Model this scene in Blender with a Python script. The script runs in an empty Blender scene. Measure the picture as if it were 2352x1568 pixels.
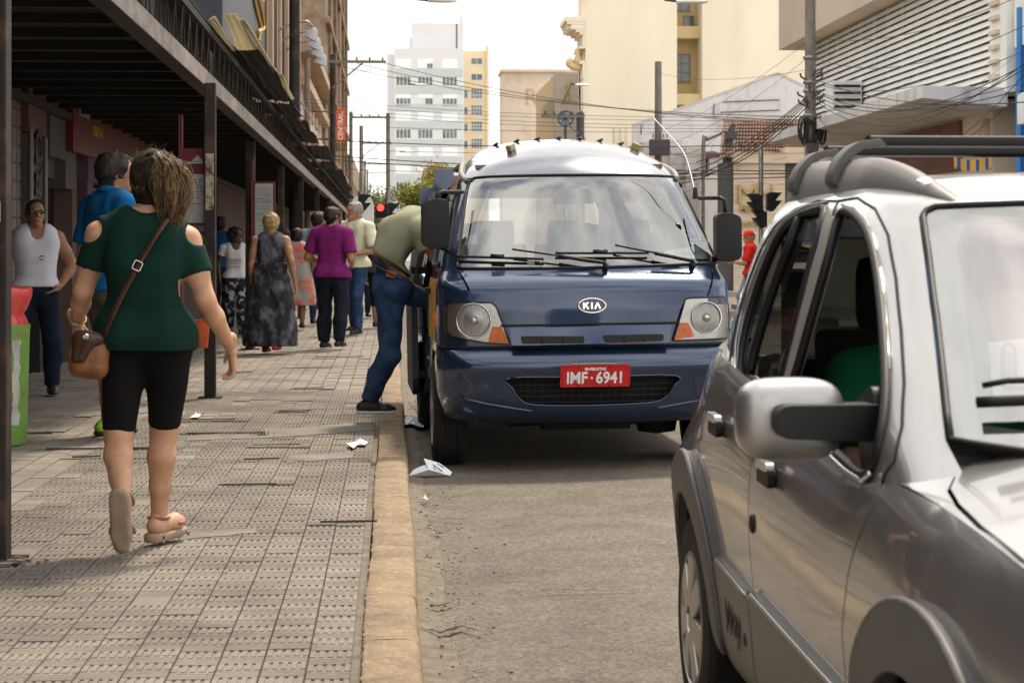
import bpy, bmesh, math, random
import numpy as np
from mathutils import Vector, Matrix
from mathutils.geometry import delaunay_2d_cdt
rnd = random.Random(7); R = math.radians
SC = bpy.context.scene; COL = SC.collection
# ---------------------------------------------------------------- camera
F, CX, HY, VPX, HC = 4500.0, 1176.0, 583.0, 900.0, 1.30
YAW = math.atan((CX - VPX) / F); CA, SA = math.cos(YAW), math.sin(YAW)
cam = bpy.data.cameras.new('camera'); camo = bpy.data.objects.new('camera', cam); COL.objects.link(camo)
camo.location = (0, 0, HC); camo.rotation_euler = (R(90), 0, -YAW)
cam.sensor_width = 36; cam.lens = F / 2352 * 36; cam.shift_y = -(784 - HY) / 2352
cam.clip_start = .05; cam.clip_end = 3000
cam.dof.use_dof = True; cam.dof.focus_distance = 11.0; cam.dof.aperture_fstop = 9
SC.camera = camo
# ---------------------------------------------------------------- sky, sun, exposure
SUN_EL, SUN_AZ = R(60), R(28)          # azimuth clockwise from +Y (down the street) towards +X
w = bpy.data.worlds.new('World'); SC.world = w; w.use_nodes = True
nt = w.node_tree; N = nt.nodes; L = nt.links; N.clear()
sky = N.new('ShaderNodeTexSky'); sky.sky_type = 'NISHITA'; sky.sun_disc = False
sky.sun_elevation = SUN_EL; sky.sun_rotation = SUN_AZ; sky.air_density = 1.2; sky.dust_density = 2.5
tc = N.new('ShaderNodeTexCoord'); mp = N.new('ShaderNodeMapping'); mp.inputs['Scale'].default_value = (1, 1, 1.6)
n1 = N.new('ShaderNodeTexNoise'); n1.inputs['Scale'].default_value = 2.6; n1.inputs['Detail'].default_value = 7; n1.inputs['Roughness'].default_value = .56
rp = N.new('ShaderNodeValToRGB'); rp.color_ramp.elements[0].position = .33; rp.color_ramp.elements[1].position = .50
n2 = N.new('ShaderNodeTexNoise'); n2.inputs['Scale'].default_value = 3.7; n2.inputs['Detail'].default_value = 6
rp2 = N.new('ShaderNodeValToRGB'); rp2.color_ramp.elements[0].position = .32; rp2.color_ramp.elements[1].position = .66
rp2.color_ramp.elements[0].color = (6.0, 5.95, 5.9, 1); rp2.color_ramp.elements[1].color = (13.2, 12.8, 12.1, 1)
mix = N.new('ShaderNodeMixRGB'); bg = N.new('ShaderNodeBackground'); bg.inputs[1].default_value = .125
out = N.new('ShaderNodeOutputWorld')
L.new(tc.outputs['Generated'], mp.inputs[0]); L.new(mp.outputs[0], n1.inputs['Vector']); L.new(mp.outputs[0], n2.inputs['Vector'])
L.new(n1.outputs[0], rp.inputs[0]); L.new(n2.outputs[0], rp2.inputs[0]); L.new(rp.outputs[0], mix.inputs[0])
L.new(sky.outputs[0], mix.inputs[1]); L.new(rp2.outputs[0], mix.inputs[2]); L.new(mix.outputs[0], bg.inputs[0]); L.new(bg.outputs[0], out.inputs[0])
sl = bpy.data.lights.new('sun', 'SUN'); sl.energy = 3.0; sl.angle = R(6); sl.color = (1, .89, .73)
so = bpy.data.objects.new('sun', sl); COL.objects.link(so)
sd = Vector((math.sin(SUN_AZ) * math.cos(SUN_EL), math.cos(SUN_AZ) * math.cos(SUN_EL), math.sin(SUN_EL)))
so.rotation_euler = (-sd).to_track_quat('-Z', 'Y').to_euler(); so.location = sd * 60
SC.view_settings.view_transform = 'Standard'; SC.view_settings.look = 'None'; SC.view_settings.exposure = .6; SC.view_settings.gamma = 1
SC.render.engine = 'CYCLES'; SC.cycles.use_denoising = True; SC.cycles.max_bounces = 7; SC.cycles.transparent_max_bounces = 16
SC.cycles.caustics_reflective = False; SC.cycles.caustics_refractive = False

# ---------------------------------------------------------------- helpers
def at(x, y, Y=None, z=None, X=None):
    """photo pixel (2352 wide) + one known world coordinate -> world point"""
    u = (x - CX) / F; v = (HY - y) / F
    d = (u * CA + SA, CA - u * SA, v)
    t = Y / d[1] if Y is not None else ((z - HC) / d[2] if z is not None else X / d[0])
    return Vector((d[0] * t, d[1] * t, HC + d[2] * t))

def tag(o, label=None, cat=None, group=None, kind=None):
    if label: o['label'] = label
    if cat: o['category'] = cat
    if group: o['group'] = group
    if kind: o['kind'] = kind
    return o

def empty(name, loc=(0, 0, 0), rz=0, label=None, cat=None, group=None):
    o = bpy.data.objects.new(name, None); COL.objects.link(o); o.location = loc; o.rotation_euler = (0, 0, rz)
    o.empty_display_size = .1
    return tag(o, label, cat, group)

def link(name, me, m=None, parent=None):
    o = bpy.data.objects.new(name, me); COL.objects.link(o)
    if m is not None and not me.materials: me.materials.append(M[m] if isinstance(m, str) else m)
    if parent: o.parent = parent
    return o

def copy_tree(o, parent=None):
    c = o.copy(); COL.objects.link(c)
    if parent is not None: c.parent = parent
    for ch in list(o.children): copy_tree(ch, c)
    return c

class MB:
    """collects vertices and faces of one mesh"""
    def __init__(s): s.v = []; s.f = []; s.mi = []; s.cur = 0
    def face(s, idx): s.f.append(idx); s.mi.append(s.cur)
    def poly(s, pts):
        b = len(s.v); s.v += [tuple(p) for p in pts]; s.face(tuple(range(b, b + len(pts)))); return s
    def box(s, lo, hi, mtx=None, bev=0):
        (x0, y0, z0), (x1, y1, z1) = lo, hi
        P = [(x0, y0, z0), (x1, y0, z0), (x1, y1, z0), (x0, y1, z0), (x0, y0, z1), (x1, y0, z1), (x1, y1, z1), (x0, y1, z1)]
        if mtx is not None: P = [tuple(mtx @ Vector(p)) for p in P]
        b = len(s.v); s.v += P
        for f in ((0, 3, 2, 1), (4, 5, 6, 7), (0, 1, 5, 4), (1, 2, 6, 5), (2, 3, 7, 6), (3, 0, 4, 7)): s.face(tuple(b + i for i in f))
        return s
    def cbox(s, c, d, mtx=None):
        return s.box([c[i] - d[i] / 2 for i in range(3)], [c[i] + d[i] / 2 for i in range(3)], mtx)
    def beam(s, a, b, wd, h=None, up=(0, 0, 1)):
        a, b = Vector(a), Vector(b); h = h or wd; d = (b - a); l = d.length; d.normalize()
        up = Vector(up)
        if abs(d.dot(up)) > .98: up = Vector((0, 1, 0))
        r = d.cross(up).normalized(); u = r.cross(d)
        m = Matrix((r, d, u)).transposed().to_4x4(); m.translation = a
        return s.box((-wd / 2, 0, -h / 2), (wd / 2, l, h / 2), m)
    def tube(s, pts, r, n=8, cap=True, flat=None):
        pts = [Vector(p) for p in pts]; k = len(pts); rs = r if hasattr(r, '__len__') else [r] * k
        prev = None; b = len(s.v)
        for i, p in enumerate(pts):
            t = (pts[min(i + 1, k - 1)] - pts[max(i - 1, 0)]).normalized()
            if prev is None:
                up = Vector((0, 0, 1)) if abs(t.z) < .9 else Vector((0, 1, 0))
                nx = t.cross(up).normalized()
            else: nx = (prev - t * prev.dot(t)).normalized()
            prev = nx; ny = t.cross(nx)
            for j in range(n):
                a = 2 * math.pi * j / n; fl = 1 if flat is None else flat
                s.v.append(tuple(p + (nx * math.cos(a) + ny * math.sin(a) * fl) * rs[i]))
        for i in range(k - 1):
            for j in range(n):
                j2 = (j + 1) % n
                s.face((b + i * n + j, b + i * n + j2, b + (i + 1) * n + j2, b + (i + 1) * n + j))
        if cap: s.face(tuple(b + j for j in range(n))[::-1]); s.face(tuple(b + (k - 1) * n + j for j in range(n)))
        return s
    def cyl(s, a, b, r, n=16, r2=None): return s.tube([a, b], [r, r if r2 is None else r2], n)
    def lathe(s, prof, n=24, mtx=None, arc=(0, 2 * math.pi)):
        """prof: (radius, height) about z"""
        b = len(s.v); full = abs(arc[1] - arc[0] - 2 * math.pi) < 1e-6; m = n if full else n + 1
        for r, z in prof:
            for j in range(m):
                a = arc[0] + (arc[1] - arc[0]) * j / n; p = Vector((r * math.cos(a), r * math.sin(a), z))
                s.v.append(tuple(mtx @ p if mtx is not None else p))
        for i in range(len(prof) - 1):
            for j in range(n):
                j2 = (j + 1) % m
                s.face((b + i * m + j, b + i * m + j2, b + (i + 1) * m + j2, b + (i + 1) * m + j))
        return s
    def prism(s, pts, d):
        """flat outline extruded along vector d"""
        d = Vector(d); k = len(pts); b = len(s.v)
        s.v += [tuple(p) for p in pts] + [tuple(Vector(p) + d) for p in pts]
        s.face(tuple(range(b, b + k))[::-1]); s.face(tuple(range(b + k, b + 2 * k)))
        for i in range(k):
            j = (i + 1) % k; s.face((b + i, b + j, b + k + j, b + k + i))
        return s
    def build(s, name, m=None, parent=None, smooth=False, bev=0, fixn=True, seg=2):
        me = bpy.data.meshes.new(name); me.from_pydata(s.v, [], s.f)
        ms = m if isinstance(m, (list, tuple)) else [m]
        for q in ms:
            if q is not None: me.materials.append(M[q] if isinstance(q, str) else q)
        if len(ms) > 1: me.polygons.foreach_set('material_index', s.mi)
        if fixn or bev:
            bm = bmesh.new(); bm.from_mesh(me)
            if fixn: bmesh.ops.recalc_face_normals(bm, faces=bm.faces)
            if bev: bmesh.ops.bevel(bm, geom=bm.edges[:], offset=bev, segments=seg, affect='EDGES', profile=.6, clamp_overlap=True)
            bm.to_mesh(me); bm.free()
        if smooth:
            me.polygons.foreach_set('use_smooth', [True] * len(me.polygons))
            if smooth != 1: me.set_sharp_from_angle(angle=R(smooth))
        me.update()
        return link(name, me, None, parent)

def spline(pts, n=8, closed=False):
    P = [np.array(p, float) for p in pts]; k = len(P); out = []
    rng = range(k if closed else k - 1)
    for i in rng:
        p0 = P[(i - 1) % k] if closed or i > 0 else 2 * P[0] - P[1]
        p1 = P[i]; p2 = P[(i + 1) % k]
        p3 = P[(i + 2) % k] if closed or i + 2 < k else 2 * P[-1] - P[-2]
        for j in range(n):
            t = j / n
            out.append(.5 * ((2 * p1) + (p2 - p0) * t + (2 * p0 - 5 * p1 + 4 * p2 - p3) * t * t + (3 * p1 - p0 - 3 * p2 + p3) * t ** 3))
    if not closed: out.append(P[-1])
    return [tuple(map(float, q)) for q in out]

def rounded(poly, r, n=5):
    """polygon with rounded corners (2-D)"""
    P = [np.array(p, float) for p in poly]; k = len(P); out = []
    for i in range(k):
        a, b, c = P[i - 1], P[i], P[(i + 1) % k]
        rr = r[i] if hasattr(r, '__len__') else r
        la, lc = np.linalg.norm(a - b), np.linalg.norm(c - b); q = min(rr, la * .48, lc * .48)
        p, s = b + (a - b) / la * q, b + (c - b) / lc * q
        for j in range(n + 1):
            t = j / n; out.append(tuple((1 - t) ** 2 * p + 2 * t * (1 - t) * b + t * t * s))
    return out

def inpoly(px, py, poly):
    ins = np.zeros(px.shape, bool); k = len(poly)
    for i in range(k):
        x0, y0 = poly[i]; x1, y1 = poly[(i + 1) % k]
        c = ((y0 > py) != (y1 > py))
        with np.errstate(all='ignore'): ins ^= c & (px < (x1 - x0) * (py - y0) / (y1 - y0 + 1e-12) + x0)
    return ins

def panel(name, surf, poly, m, parent=None, res=.03, off=0, rim=.012, holes=(), smooth=True, flip=1, thick=None):
    """a piece of the curved surface surf(u,v)->xyz bounded by a polygon in (u,v), edges folded inwards by rim"""
    loops = [poly] + list(holes); pv = []; pe = []; seg = []
    for lp in loops:
        q = []
        for i in range(len(lp)):
            a = np.array(lp[i], float); b = np.array(lp[(i + 1) % len(lp)], float); d = np.linalg.norm(b - a)
            if d < 1e-6: continue
            k = max(1, int(math.ceil(d / res)))
            for j in range(k): q.append(a + (b - a) * j / k)
        b0 = len(pv); pv += q; pe += [(b0 + i, b0 + (i + 1) % len(q)) for i in range(len(q))]; seg.append(np.array(q))
    bp = np.array(pv); lo = bp.min(0); hi = bp.max(0)
    gx, gy = np.meshgrid(np.arange(lo[0] + res * .5, hi[0], res), np.arange(lo[1] + res * .5, hi[1], res)); gx = gx.ravel(); gy = gy.ravel()
    ok = inpoly(gx, gy, seg[0])
    for h in seg[1:]: ok &= ~inpoly(gx, gy, h)
    gx, gy = gx[ok], gy[ok]
    if len(gx):
        dm = np.full(len(gx), 9.)
        for i in range(0, len(bp), 64): dm = np.minimum(dm, np.sqrt(((gx[:, None] - bp[None, i:i + 64, 0]) ** 2 + (gy[:, None] - bp[None, i:i + 64, 1]) ** 2)).min(1))
        gx, gy = gx[dm > res * .45], gy[dm > res * .45]
    allv = [Vector((float(a), float(b))) for a, b in pv] + [Vector((float(a), float(b))) for a, b in zip(gx, gy)]
    vo, eo, fo, *_ = delaunay_2d_cdt(allv, pe, [], 1, 1e-7)
    uv = np.array([(v.x, v.y) for v in vo])
    if holes:
        ct = np.array([uv[list(f)].mean(0) for f in fo]); kp = np.ones(len(ct), bool)
        for h in seg[1:]: kp &= ~inpoly(ct[:, 0], ct[:, 1], h)
        fo = [f for f, k_ in zip(fo, kp) if k_]
    P, Nn = surf_n(surf, uv[:, 0], uv[:, 1], flip)
    V = P + Nn * off; faces = [tuple(f) if flip > 0 else tuple(f)[::-1] for f in fo]
    verts = V.tolist()
    if rim:
        ec = {}
        for f in faces:
            for i in range(len(f)):
                a, b = f[i], f[(i + 1) % len(f)]; ec.setdefault((min(a, b), max(a, b)), []).append((a, b))
        be = [v[0] for v in ec.values() if len(v) == 1]; mp_ = {}
        for a, b in be:
            for q in (a, b):
                if q not in mp_:
                    i0 = len(verts); verts.append(V[q].tolist()); verts.append((V[q] - Nn[q] * rim).tolist()); mp_[q] = i0
        for a, b in be: faces.append((mp_[b], mp_[a], mp_[a] + 1, mp_[b] + 1))
    me = bpy.data.meshes.new(name); me.from_pydata(verts, [], faces)
    if smooth: me.polygons.foreach_set('use_smooth', [True] * len(me.polygons))
    me.update()
    return link(name, me, m, parent)

def surf_n(surf, u, v, flip=1):
    e = .003; P = surf(u, v); du = surf(u + e, v) - surf(u - e, v); dv = surf(u, v + e) - surf(u, v - e)
    n = np.cross(du, dv); n /= (np.linalg.norm(n, axis=1)[:, None] + 1e-12)
    return P, n * flip

def strip(name, surf, line, r, m, parent=None, off=0, n=6, flip=1, res=.03, closed=False, flat=1):
    """a tube lying along a (u,v) line on a surface"""
    q = []
    ln = list(line) + ([line[0]] if closed else [])
    for i in range(len(ln) - 1):
        a = np.array(ln[i], float); b = np.array(ln[i + 1], float); k = max(1, int(np.linalg.norm(b - a) / res))
        for j in range(k): q.append(a + (b - a) * j / k)
    q.append(np.array(ln[-1], float)); q = np.array(q)
    P, Nn = surf_n(surf, q[:, 0], q[:, 1], flip)
    mb = MB(); mb.tube((P + Nn * off).tolist(), r, n); return mb.build(name, m, parent, smooth=True)

def text(name, body, size, m, mtx, parent=None, ext=.004, align='CENTER', xs=1, bold=0):
    cu = bpy.data.curves.new(name, 'FONT'); cu.body = body; cu.size = size; cu.extrude = ext; cu.align_x = align; cu.align_y = 'CENTER'
    cu.offset = bold; cu.resolution_u = 3
    o = bpy.data.objects.new(name, cu); COL.objects.link(o); dg = bpy.context.evaluated_depsgraph_get()
    me = bpy.data.meshes.new_from_object(o.evaluated_get(dg)); bpy.data.objects.remove(o); bpy.data.curves.remove(cu)
    me.transform(mtx @ Matrix.Diagonal((xs, 1, 1, 1))); me.name = name; me.materials.clear()
    return link(name, me, m, parent)

def frame(o, xdir, ydir):
    """4x4 matrix: text x along xdir, y along ydir, at o"""
    x = Vector(xdir).normalized(); y = Vector(ydir); y = (y - x * x.dot(y)).normalized(); z = x.cross(y)
    m = Matrix((x, y, z)).transposed().to_4x4(); m.translation = Vector(o); return m

# ---------------------------------------------------------------- materials
M = {}
def mat(name, col, rough=.6, metal=0., var=0., vs=6., bump=0., bs=60., coat=0., spec=.5, col2=None, stretch=None, alpha=1., trans=0., emit=0., ior=1.45, det=5, dirt=0., dcol=(.05, .04, .03), ds=3., rvar=0., sss=0., thr=(.35, .65), world=False):
    m = bpy.data.materials.new(name); m.use_nodes = True; t = m.node_tree; b = t.nodes['Principled BSDF']; L = t.links
    I = b.inputs; I['Base Color'].default_value = (*col, 1); I['Roughness'].default_value = rough; I['Metallic'].default_value = metal
    I['Coat Weight'].default_value = coat; I['Coat Roughness'].default_value = .04; I['Specular IOR Level'].default_value = spec; I['Alpha'].default_value = alpha
    I['Transmission Weight'].default_value = trans; I['IOR'].default_value = ior
    if sss: I['Subsurface Weight'].default_value = sss; I['Subsurface Radius'].default_value = (.012, .005, .003)
    if emit: I['Emission Color'].default_value = (*col, 1); I['Emission Strength'].default_value = emit
    if var or bump or dirt or col2 or rvar:
        tcn = t.nodes.new('ShaderNodeTexCoord'); vec = tcn.outputs['Object']
        if world: vec = t.nodes.new('ShaderNodeNewGeometry').outputs['Position']
        if stretch:
            mpn = t.nodes.new('ShaderNodeMapping'); mpn.inputs['Scale'].default_value = stretch; L.new(vec, mpn.inputs[0]); vec = mpn.outputs[0]
    src = None
    if var or col2:
        nn = t.nodes.new('ShaderNodeTexNoise'); nn.inputs['Scale'].default_value = vs; nn.inputs['Detail'].default_value = det; nn.inputs['Roughness'].default_value = .6; L.new(vec, nn.inputs['Vector'])
        rr = t.nodes.new('ShaderNodeValToRGB'); e = rr.color_ramp.elements; e[0].position, e[1].position = thr
        c2 = col2 or tuple(min(1, c * (1 + var)) for c in col); c1 = col if col2 else tuple(c * (1 - var) for c in col)
        e[0].color = (*c1, 1); e[1].color = (*c2, 1); L.new(nn.outputs[0], rr.inputs[0]); src = rr.outputs[0]
        if rvar:
            mr = t.nodes.new('ShaderNodeMapRange'); mr.inputs[3].default_value = max(.02, rough - rvar); mr.inputs[4].default_value = rough + rvar; L.new(nn.outputs[0], mr.inputs[0]); L.new(mr.outputs[0], I['Roughness'])
    if dirt:
        nd = t.nodes.new('ShaderNodeTexNoise'); nd.inputs['Scale'].default_value = ds; nd.inputs['Detail'].default_value = 8; nd.inputs['Roughness'].default_value = .7; L.new(vec, nd.inputs['Vector'])
        rd = t.nodes.new('ShaderNodeValToRGB'); e = rd.color_ramp.elements; e[0].position, e[1].position = .52, .72; e[1].color = (dirt, dirt, dirt, 1); L.new(nd.outputs[0], rd.inputs[0])
        mx = t.nodes.new('ShaderNodeMixRGB'); L.new(rd.outputs[0], mx.inputs[0]); mx.inputs[2].default_value = (*dcol, 1)
        if src: L.new(src, mx.inputs[1])
        else: mx.inputs[1].default_value = (*col, 1)
        src = mx.outputs[0]
    if src: L.new(src, I['Base Color'])
    if bump:
        nb = t.nodes.new('ShaderNodeTexNoise'); nb.inputs['Scale'].default_value = bs; nb.inputs['Detail'].default_value = 4; L.new(vec, nb.inputs['Vector'])
        bn = t.nodes.new('ShaderNodeBump'); bn.inputs['Strength'].default_value = bump; bn.inputs['Distance'].default_value = .02; L.new(nb.outputs[0], bn.inputs['Height']); L.new(bn.outputs[0], I['Normal'])
    M[name] = m; return m

def glass(name, col=(1, 1, 1), refl=.05, rough=.0, tint=.9, fm=1.6):
    """thin pane: see-through with a fresnel mirror layer"""
    m = bpy.data.materials.new(name); m.use_nodes = True; t = m.node_tree; t.nodes.clear(); L = t.links
    o = t.nodes.new('ShaderNodeOutputMaterial'); tr = t.nodes.new('ShaderNodeBsdfTransparent'); tr.inputs[0].default_value = (col[0] * tint, col[1] * tint, col[2] * tint, 1)
    g = t.nodes.new('ShaderNodeBsdfGlossy'); g.inputs['Roughness'].default_value = rough
    fr = t.nodes.new('ShaderNodeFresnel'); fr.inputs[0].default_value = 1.5
    ad = t.nodes.new('ShaderNodeMath'); ad.operation = 'MULTIPLY_ADD'; ad.inputs[1].default_value = fm; ad.inputs[2].default_value = refl; ad.use_clamp = True
    mx = t.nodes.new('ShaderNodeMixShader'); L.new(fr.outputs[0], ad.inputs[0]); L.new(ad.outputs[0], mx.inputs[0]); L.new(tr.outputs[0], mx.inputs[1]); L.new(g.outputs[0], mx.inputs[2]); L.new(mx.outputs[0], o.inputs[0])
    M[name] = m; return m

mat('asphalt', (.150, .132, .110), .90, var=.16, vs=2.2, bump=.6, bs=120, dirt=.65, dcol=(.085, .074, .062), ds=1.0, spec=.4, det=8)
mat('tile', (.232, .202, .168), .85, var=.22, vs=1.7, bump=.4, bs=160, dirt=.75, dcol=(.105, .085, .066), ds=1.1, spec=.3, world=True, det=9)
mat('mortar', (.165, .137, .108), .95, var=.3, vs=9, bump=.5, bs=80)
mat('kerb', (.305, .225, .14), .88, col2=(.19, .14, .095), vs=5, bump=.55, bs=90, dirt=.6, dcol=(.50, .44, .35), ds=34, world=True, spec=.25)
mat('concrete', (.34, .31, .27), .9, var=.2, vs=3, bump=.3, bs=40, dirt=.5, dcol=(.12, .11, .1), ds=2)
mat('white_metal', (.78, .78, .76), .45, var=.05, vs=2, dirt=.15, ds=5)
mat('black_plastic', (.009, .009, .0095), .5, spec=.35, bump=.05, bs=300)
mat('black', (.006, .006, .006), .8)
mat('rubber', (.013, .012, .011), .78, bump=.2, bs=120, var=.25, vs=20)
mat('chrome', (.8, .8, .8), .08, metal=1)
mat('steel', (.30, .29, .28), .42, metal=.8, var=.3, vs=12)
mat('skin_a', (.50, .275, .165), .5, var=.14, vs=14, bump=.10, bs=140, sss=.08)
mat('skin_b', (.36, .18, .10), .5, var=.14, vs=14, bump=.10, bs=140, sss=.06)
mat('skin_c', (.075, .038, .024), .45, var=.12, vs=9)
mat('skin_d', (.20, .10, .058), .5, var=.14, vs=14, bump=.10, bs=140, sss=.04)
glass('glass'); glass('dark_glass', (.30, .33, .32), .05); glass('screen_glass', (.80, .86, .83), .20)
glass('hazy_glass', (.66, .72, .69), .20, .03)
# ================================================================= ground, road, pavements
KX0, KX1, WX = -.085, .094, -3.5                      # kerb and left house line
mb = MB(); mb.poly([(-900, -60, -.03), (900, -60, -.03), (900, 2200, -.03), (-900, 2200, -.03)]); tag(mb.build('ground', 'concrete', fixn=False), kind='structure')
def asphalt_fix():
    t = M['asphalt'].node_tree; b = t.nodes['Principled BSDF']; L = t.links
    tcn = t.nodes.new('ShaderNodeTexCoord'); vo = t.nodes.new('ShaderNodeTexVoronoi'); vo.inputs['Scale'].default_value = 75; L.new(tcn.outputs['Object'], vo.inputs['Vector'])
    rr = t.nodes.new('ShaderNodeValToRGB'); rr.color_ramp.elements[0].position = 0; rr.color_ramp.elements[1].position = 1
    rr.color_ramp.elements[0].color = (.45, .42, .38, 1); rr.color_ramp.elements[1].color = (1.5, 1.45, 1.35, 1); L.new(vo.outputs['Color'], rr.inputs[0])
    mx = t.nodes.new('ShaderNodeMixRGB'); mx.blend_type = 'MULTIPLY'; mx.inputs[0].default_value = .8
    src = b.inputs['Base Color'].links[0].from_socket; L.new(src, mx.inputs[1]); L.new(rr.outputs[0], mx.inputs[2]); L.new(mx.outputs[0], b.inputs['Base Color'])
asphalt_fix()
mb = MB(); nx, ny = 40, 60                              # gently cambered carriageway, lowest in the gutter
xs = [KX1 - .02 + (8.1 - KX1) * (i / nx) ** 1.5 for i in range(nx + 1)]; ys = [-4 + 12 * j / 20 for j in range(20)] + [8 + 42 * j / 40 for j in range(41)]
for y in ys:
    for x in xs:
        t = (x - KX1) / 8; mb.v.append((x, y, .05 * math.sin(min(1, max(0, t)) * math.pi) ** .6 - .012 + .006 * math.sin(x * 5 + y * 1.7) * math.sin(y * 2.3)))
for j in range(len(ys) - 1):
    for i in range(nx): b = j * (nx + 1) + i; mb.face((b, b + 1, b + nx + 2, b + nx + 1))
tag(mb.build('road', 'asphalt', smooth=True, fixn=False), kind='structure')
mb = MB(); mb.poly([(.08, 46, -.008), (90, 46, -.008), (90, 60, -.008), (.08, 60, -.008)]); mb.poly([(-90, 74, -.009), (.1, 74, -.009), (.1, 90, -.009), (-90, 90, -.009)]); mb.poly([(.1, 60, -.008), (8.1, 60, -.008), (8.1, 700, -.008), (.1, 700, -.008)])
tag(mb.build('cross_street', 'asphalt', fixn=False), kind='structure')
walk = MB(); walk.box((WX - .3, -3, -.02), (KX0 - .004, 74, .100)); walk = tag(walk.build('sidewalk', 'mortar'), kind='structure')
mb = MB(); mb.box((8.2, -3, -.02), (30, 45.5, .12)); mb.box((8.2, 60.5, -.02), (60, 300, .12)); mb.box((-40, 90, -.02), (0, 600, .12))
tag(mb.build('pavement', 'concrete', bev=.01), kind='structure')
for xx, yy in ((8.1, 0), (8.1, 15), (8.1, 30)):
    pass
# paving tiles: ladder relief (five pads, four ribs) on each
TW, TD = .128, .19
def tile_mesh(name, plain=False):
    mb = MB(); w, d = TW - .0065, TD - .004
    mb.box((-w / 2, -d / 2, -.03), (w / 2, d / 2, -.0055))
    if plain: mb.box((-w / 2 + .001, -d / 2 + .001, -.0055), (w / 2 - .001, d / 2 - .001, -.0005))
    else:
        pw = (w - 4 * 0.011) / 5
        for i in range(5): x = -w / 2 + i * (pw + 0.011); mb.box((x, .004, -.0055), (x + pw, d / 2 - .002, 0))
        rb = (d / 2 - .002) / 4
        for i in range(4): y = -d / 2 + .002 + i * rb; mb.box((-w / 2, y, -.0055), (w / 2, y + rb - .0055, -.0006))
    me = bpy.data.meshes.new(name); me.from_pydata(mb.v, [], mb.f); me.materials.append(M['tile']); return me, mb
lad, lad_mb = tile_mesh('paving_tile'); pla, pla_mb = tile_mesh('plain_paving_tile', True)
LIFT = []
for x0, x1, y, hh in ((105, 345, 1034, .022), (165, 330, 1054, .014), (425, 560, 1000, .03), (580, 690, 1027, .02), (640, 700, 1060, .012), (513, 635, 1118, .026), (405, 540, 968, .02), (640, 715, 948, .018), (675, 745, 895, .02), (725, 835, 824, .02), (760, 860, 870, .015), (430, 585, 1228, .010), (735, 865, 1203, .012), (55, 200, 958, .02), (20, 120, 995, .016), (800, 865, 848, .014), (650, 760, 845, .016), (560, 700, 920, .012)):
    a = at(x0, y, z=.12); b = at(x1, y, z=.12); LIFT.append((a.x, b.x, a.y, hh))
tiles = []
ncol = int((KX0 - WX) / TW) + 1
for c in range(ncol):
    x = KX0 - .03 - TW * (c + .5) + .012 * 0; ph = (c * .037) % .05
    for r in range(0, 215):
        y = 5.0 + r * TD + ph; dz = rnd.uniform(-.0018, .0018); rx = rnd.uniform(-.006, .006)
        if y > 45.6: break
        for (a, b, yy, hh) in LIFT:
            if a - .03 < x < b + .03 and yy < y < yy + .40: dz += hh * .5 * (1 - (y - yy) / .45); rx -= hh * .8
        flat = (y > 9.2 and x < -1.75) or rnd.random() < .008 or (x < -1.2 and y > 8.9 and rnd.random() < .12)
        tiles.append((x, y, .12 + dz, rx, rnd.uniform(-.004, .004), flat))
def showsize(t):
    x, y = t[0], t[1]; px = CX + F * ((x * CA - y * SA) / (x * SA + y * CA)); py = HY + F * (HC - .12) / (x * SA + y * CA)
    return y if (-20 < px < 2400 and py < 1575) else 999
tiles.sort(key=showsize)
for t in tiles[:300]:
    o = bpy.data.objects.new('tile', pla if t[5] else lad); COL.objects.link(o); o.parent = walk; o.location = t[:3]; o.rotation_euler = (t[3], t[4], 0)
def far_tiles():
    A = np.array(lad_mb.v); B = np.array(pla_mb.v); V = []; Fc = []; n = 0
    for t in tiles[300:]:
        near = t[1] < 17 and not t[5]; src = A if near else B; ff = lad_mb.f if near else pla_mb.f
        q = src.copy(); q[:, 2] += q[:, 1] * math.sin(t[3]) - q[:, 0] * math.sin(t[4]); q += np.array(t[:3]); V.append(q); Fc += [tuple(i + n for i in f) for f in ff]; n += len(q)
    me = bpy.data.meshes.new('paving'); me.from_pydata(np.concatenate(V).tolist(), [], Fc); o = link('paving', me, 'tile', walk); tag(o, kind='stuff')
far_tiles()
mb = MB(); mb.box((WX - .2, 45.7, .09), (KX0 - .004, 74, .119)); mb.build('far_paving', 'tile', walk)
# kerb stones
kerb = tag(empty('kerb'), kind='structure')
def kerb_stone(y0, y1, seed):
    rr = random.Random(seed); mb = MB(); n = 30; prof = [(KX0, .02), (KX0, .118), (KX0 + .008, .1225), (KX0 + .06, .1235), (KX1 - .05, .1225), (KX1 - .022, .118), (KX1 - .009, .106), (KX1 - .002, .07), (KX1 + .004, -.03)]
    for j in range(n + 1):
        y = y0 + .004 + (y1 - y0 - .008) * j / n
        for i, (x, z) in enumerate(prof):
            e = rr.uniform(-1, 1); mb.v.append((x + (.004 * e if i < 3 else .002 * e) + .005 * math.sin(y * 1.7), y + (.004 * rr.uniform(-1, 1) if 0 < j < n else 0), z + .0012 * e))
    k = len(prof)
    for j in range(n):
        for i in range(k - 1): b = j * k + i; mb.face((b, b + 1, b + k + 1, b + k))
    mb.face(tuple(range(k))); mb.face(tuple(range(n * k, n * k + k))[::-1])
    mb.build('kerb_stone', 'kerb', kerb, smooth=60)
y = 3.2; s = 0
while y < 74:
    ln = rnd.choice((.8, 1.0, 1.15)); kerb_stone(y, y + ln, s); y += ln; s += 1
mb = MB(); mb.box((8.02, -3, -.02), (8.198, 46, .122)); tag(mb.build('far_kerb', 'kerb', bev=.015), kind='structure')
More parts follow.
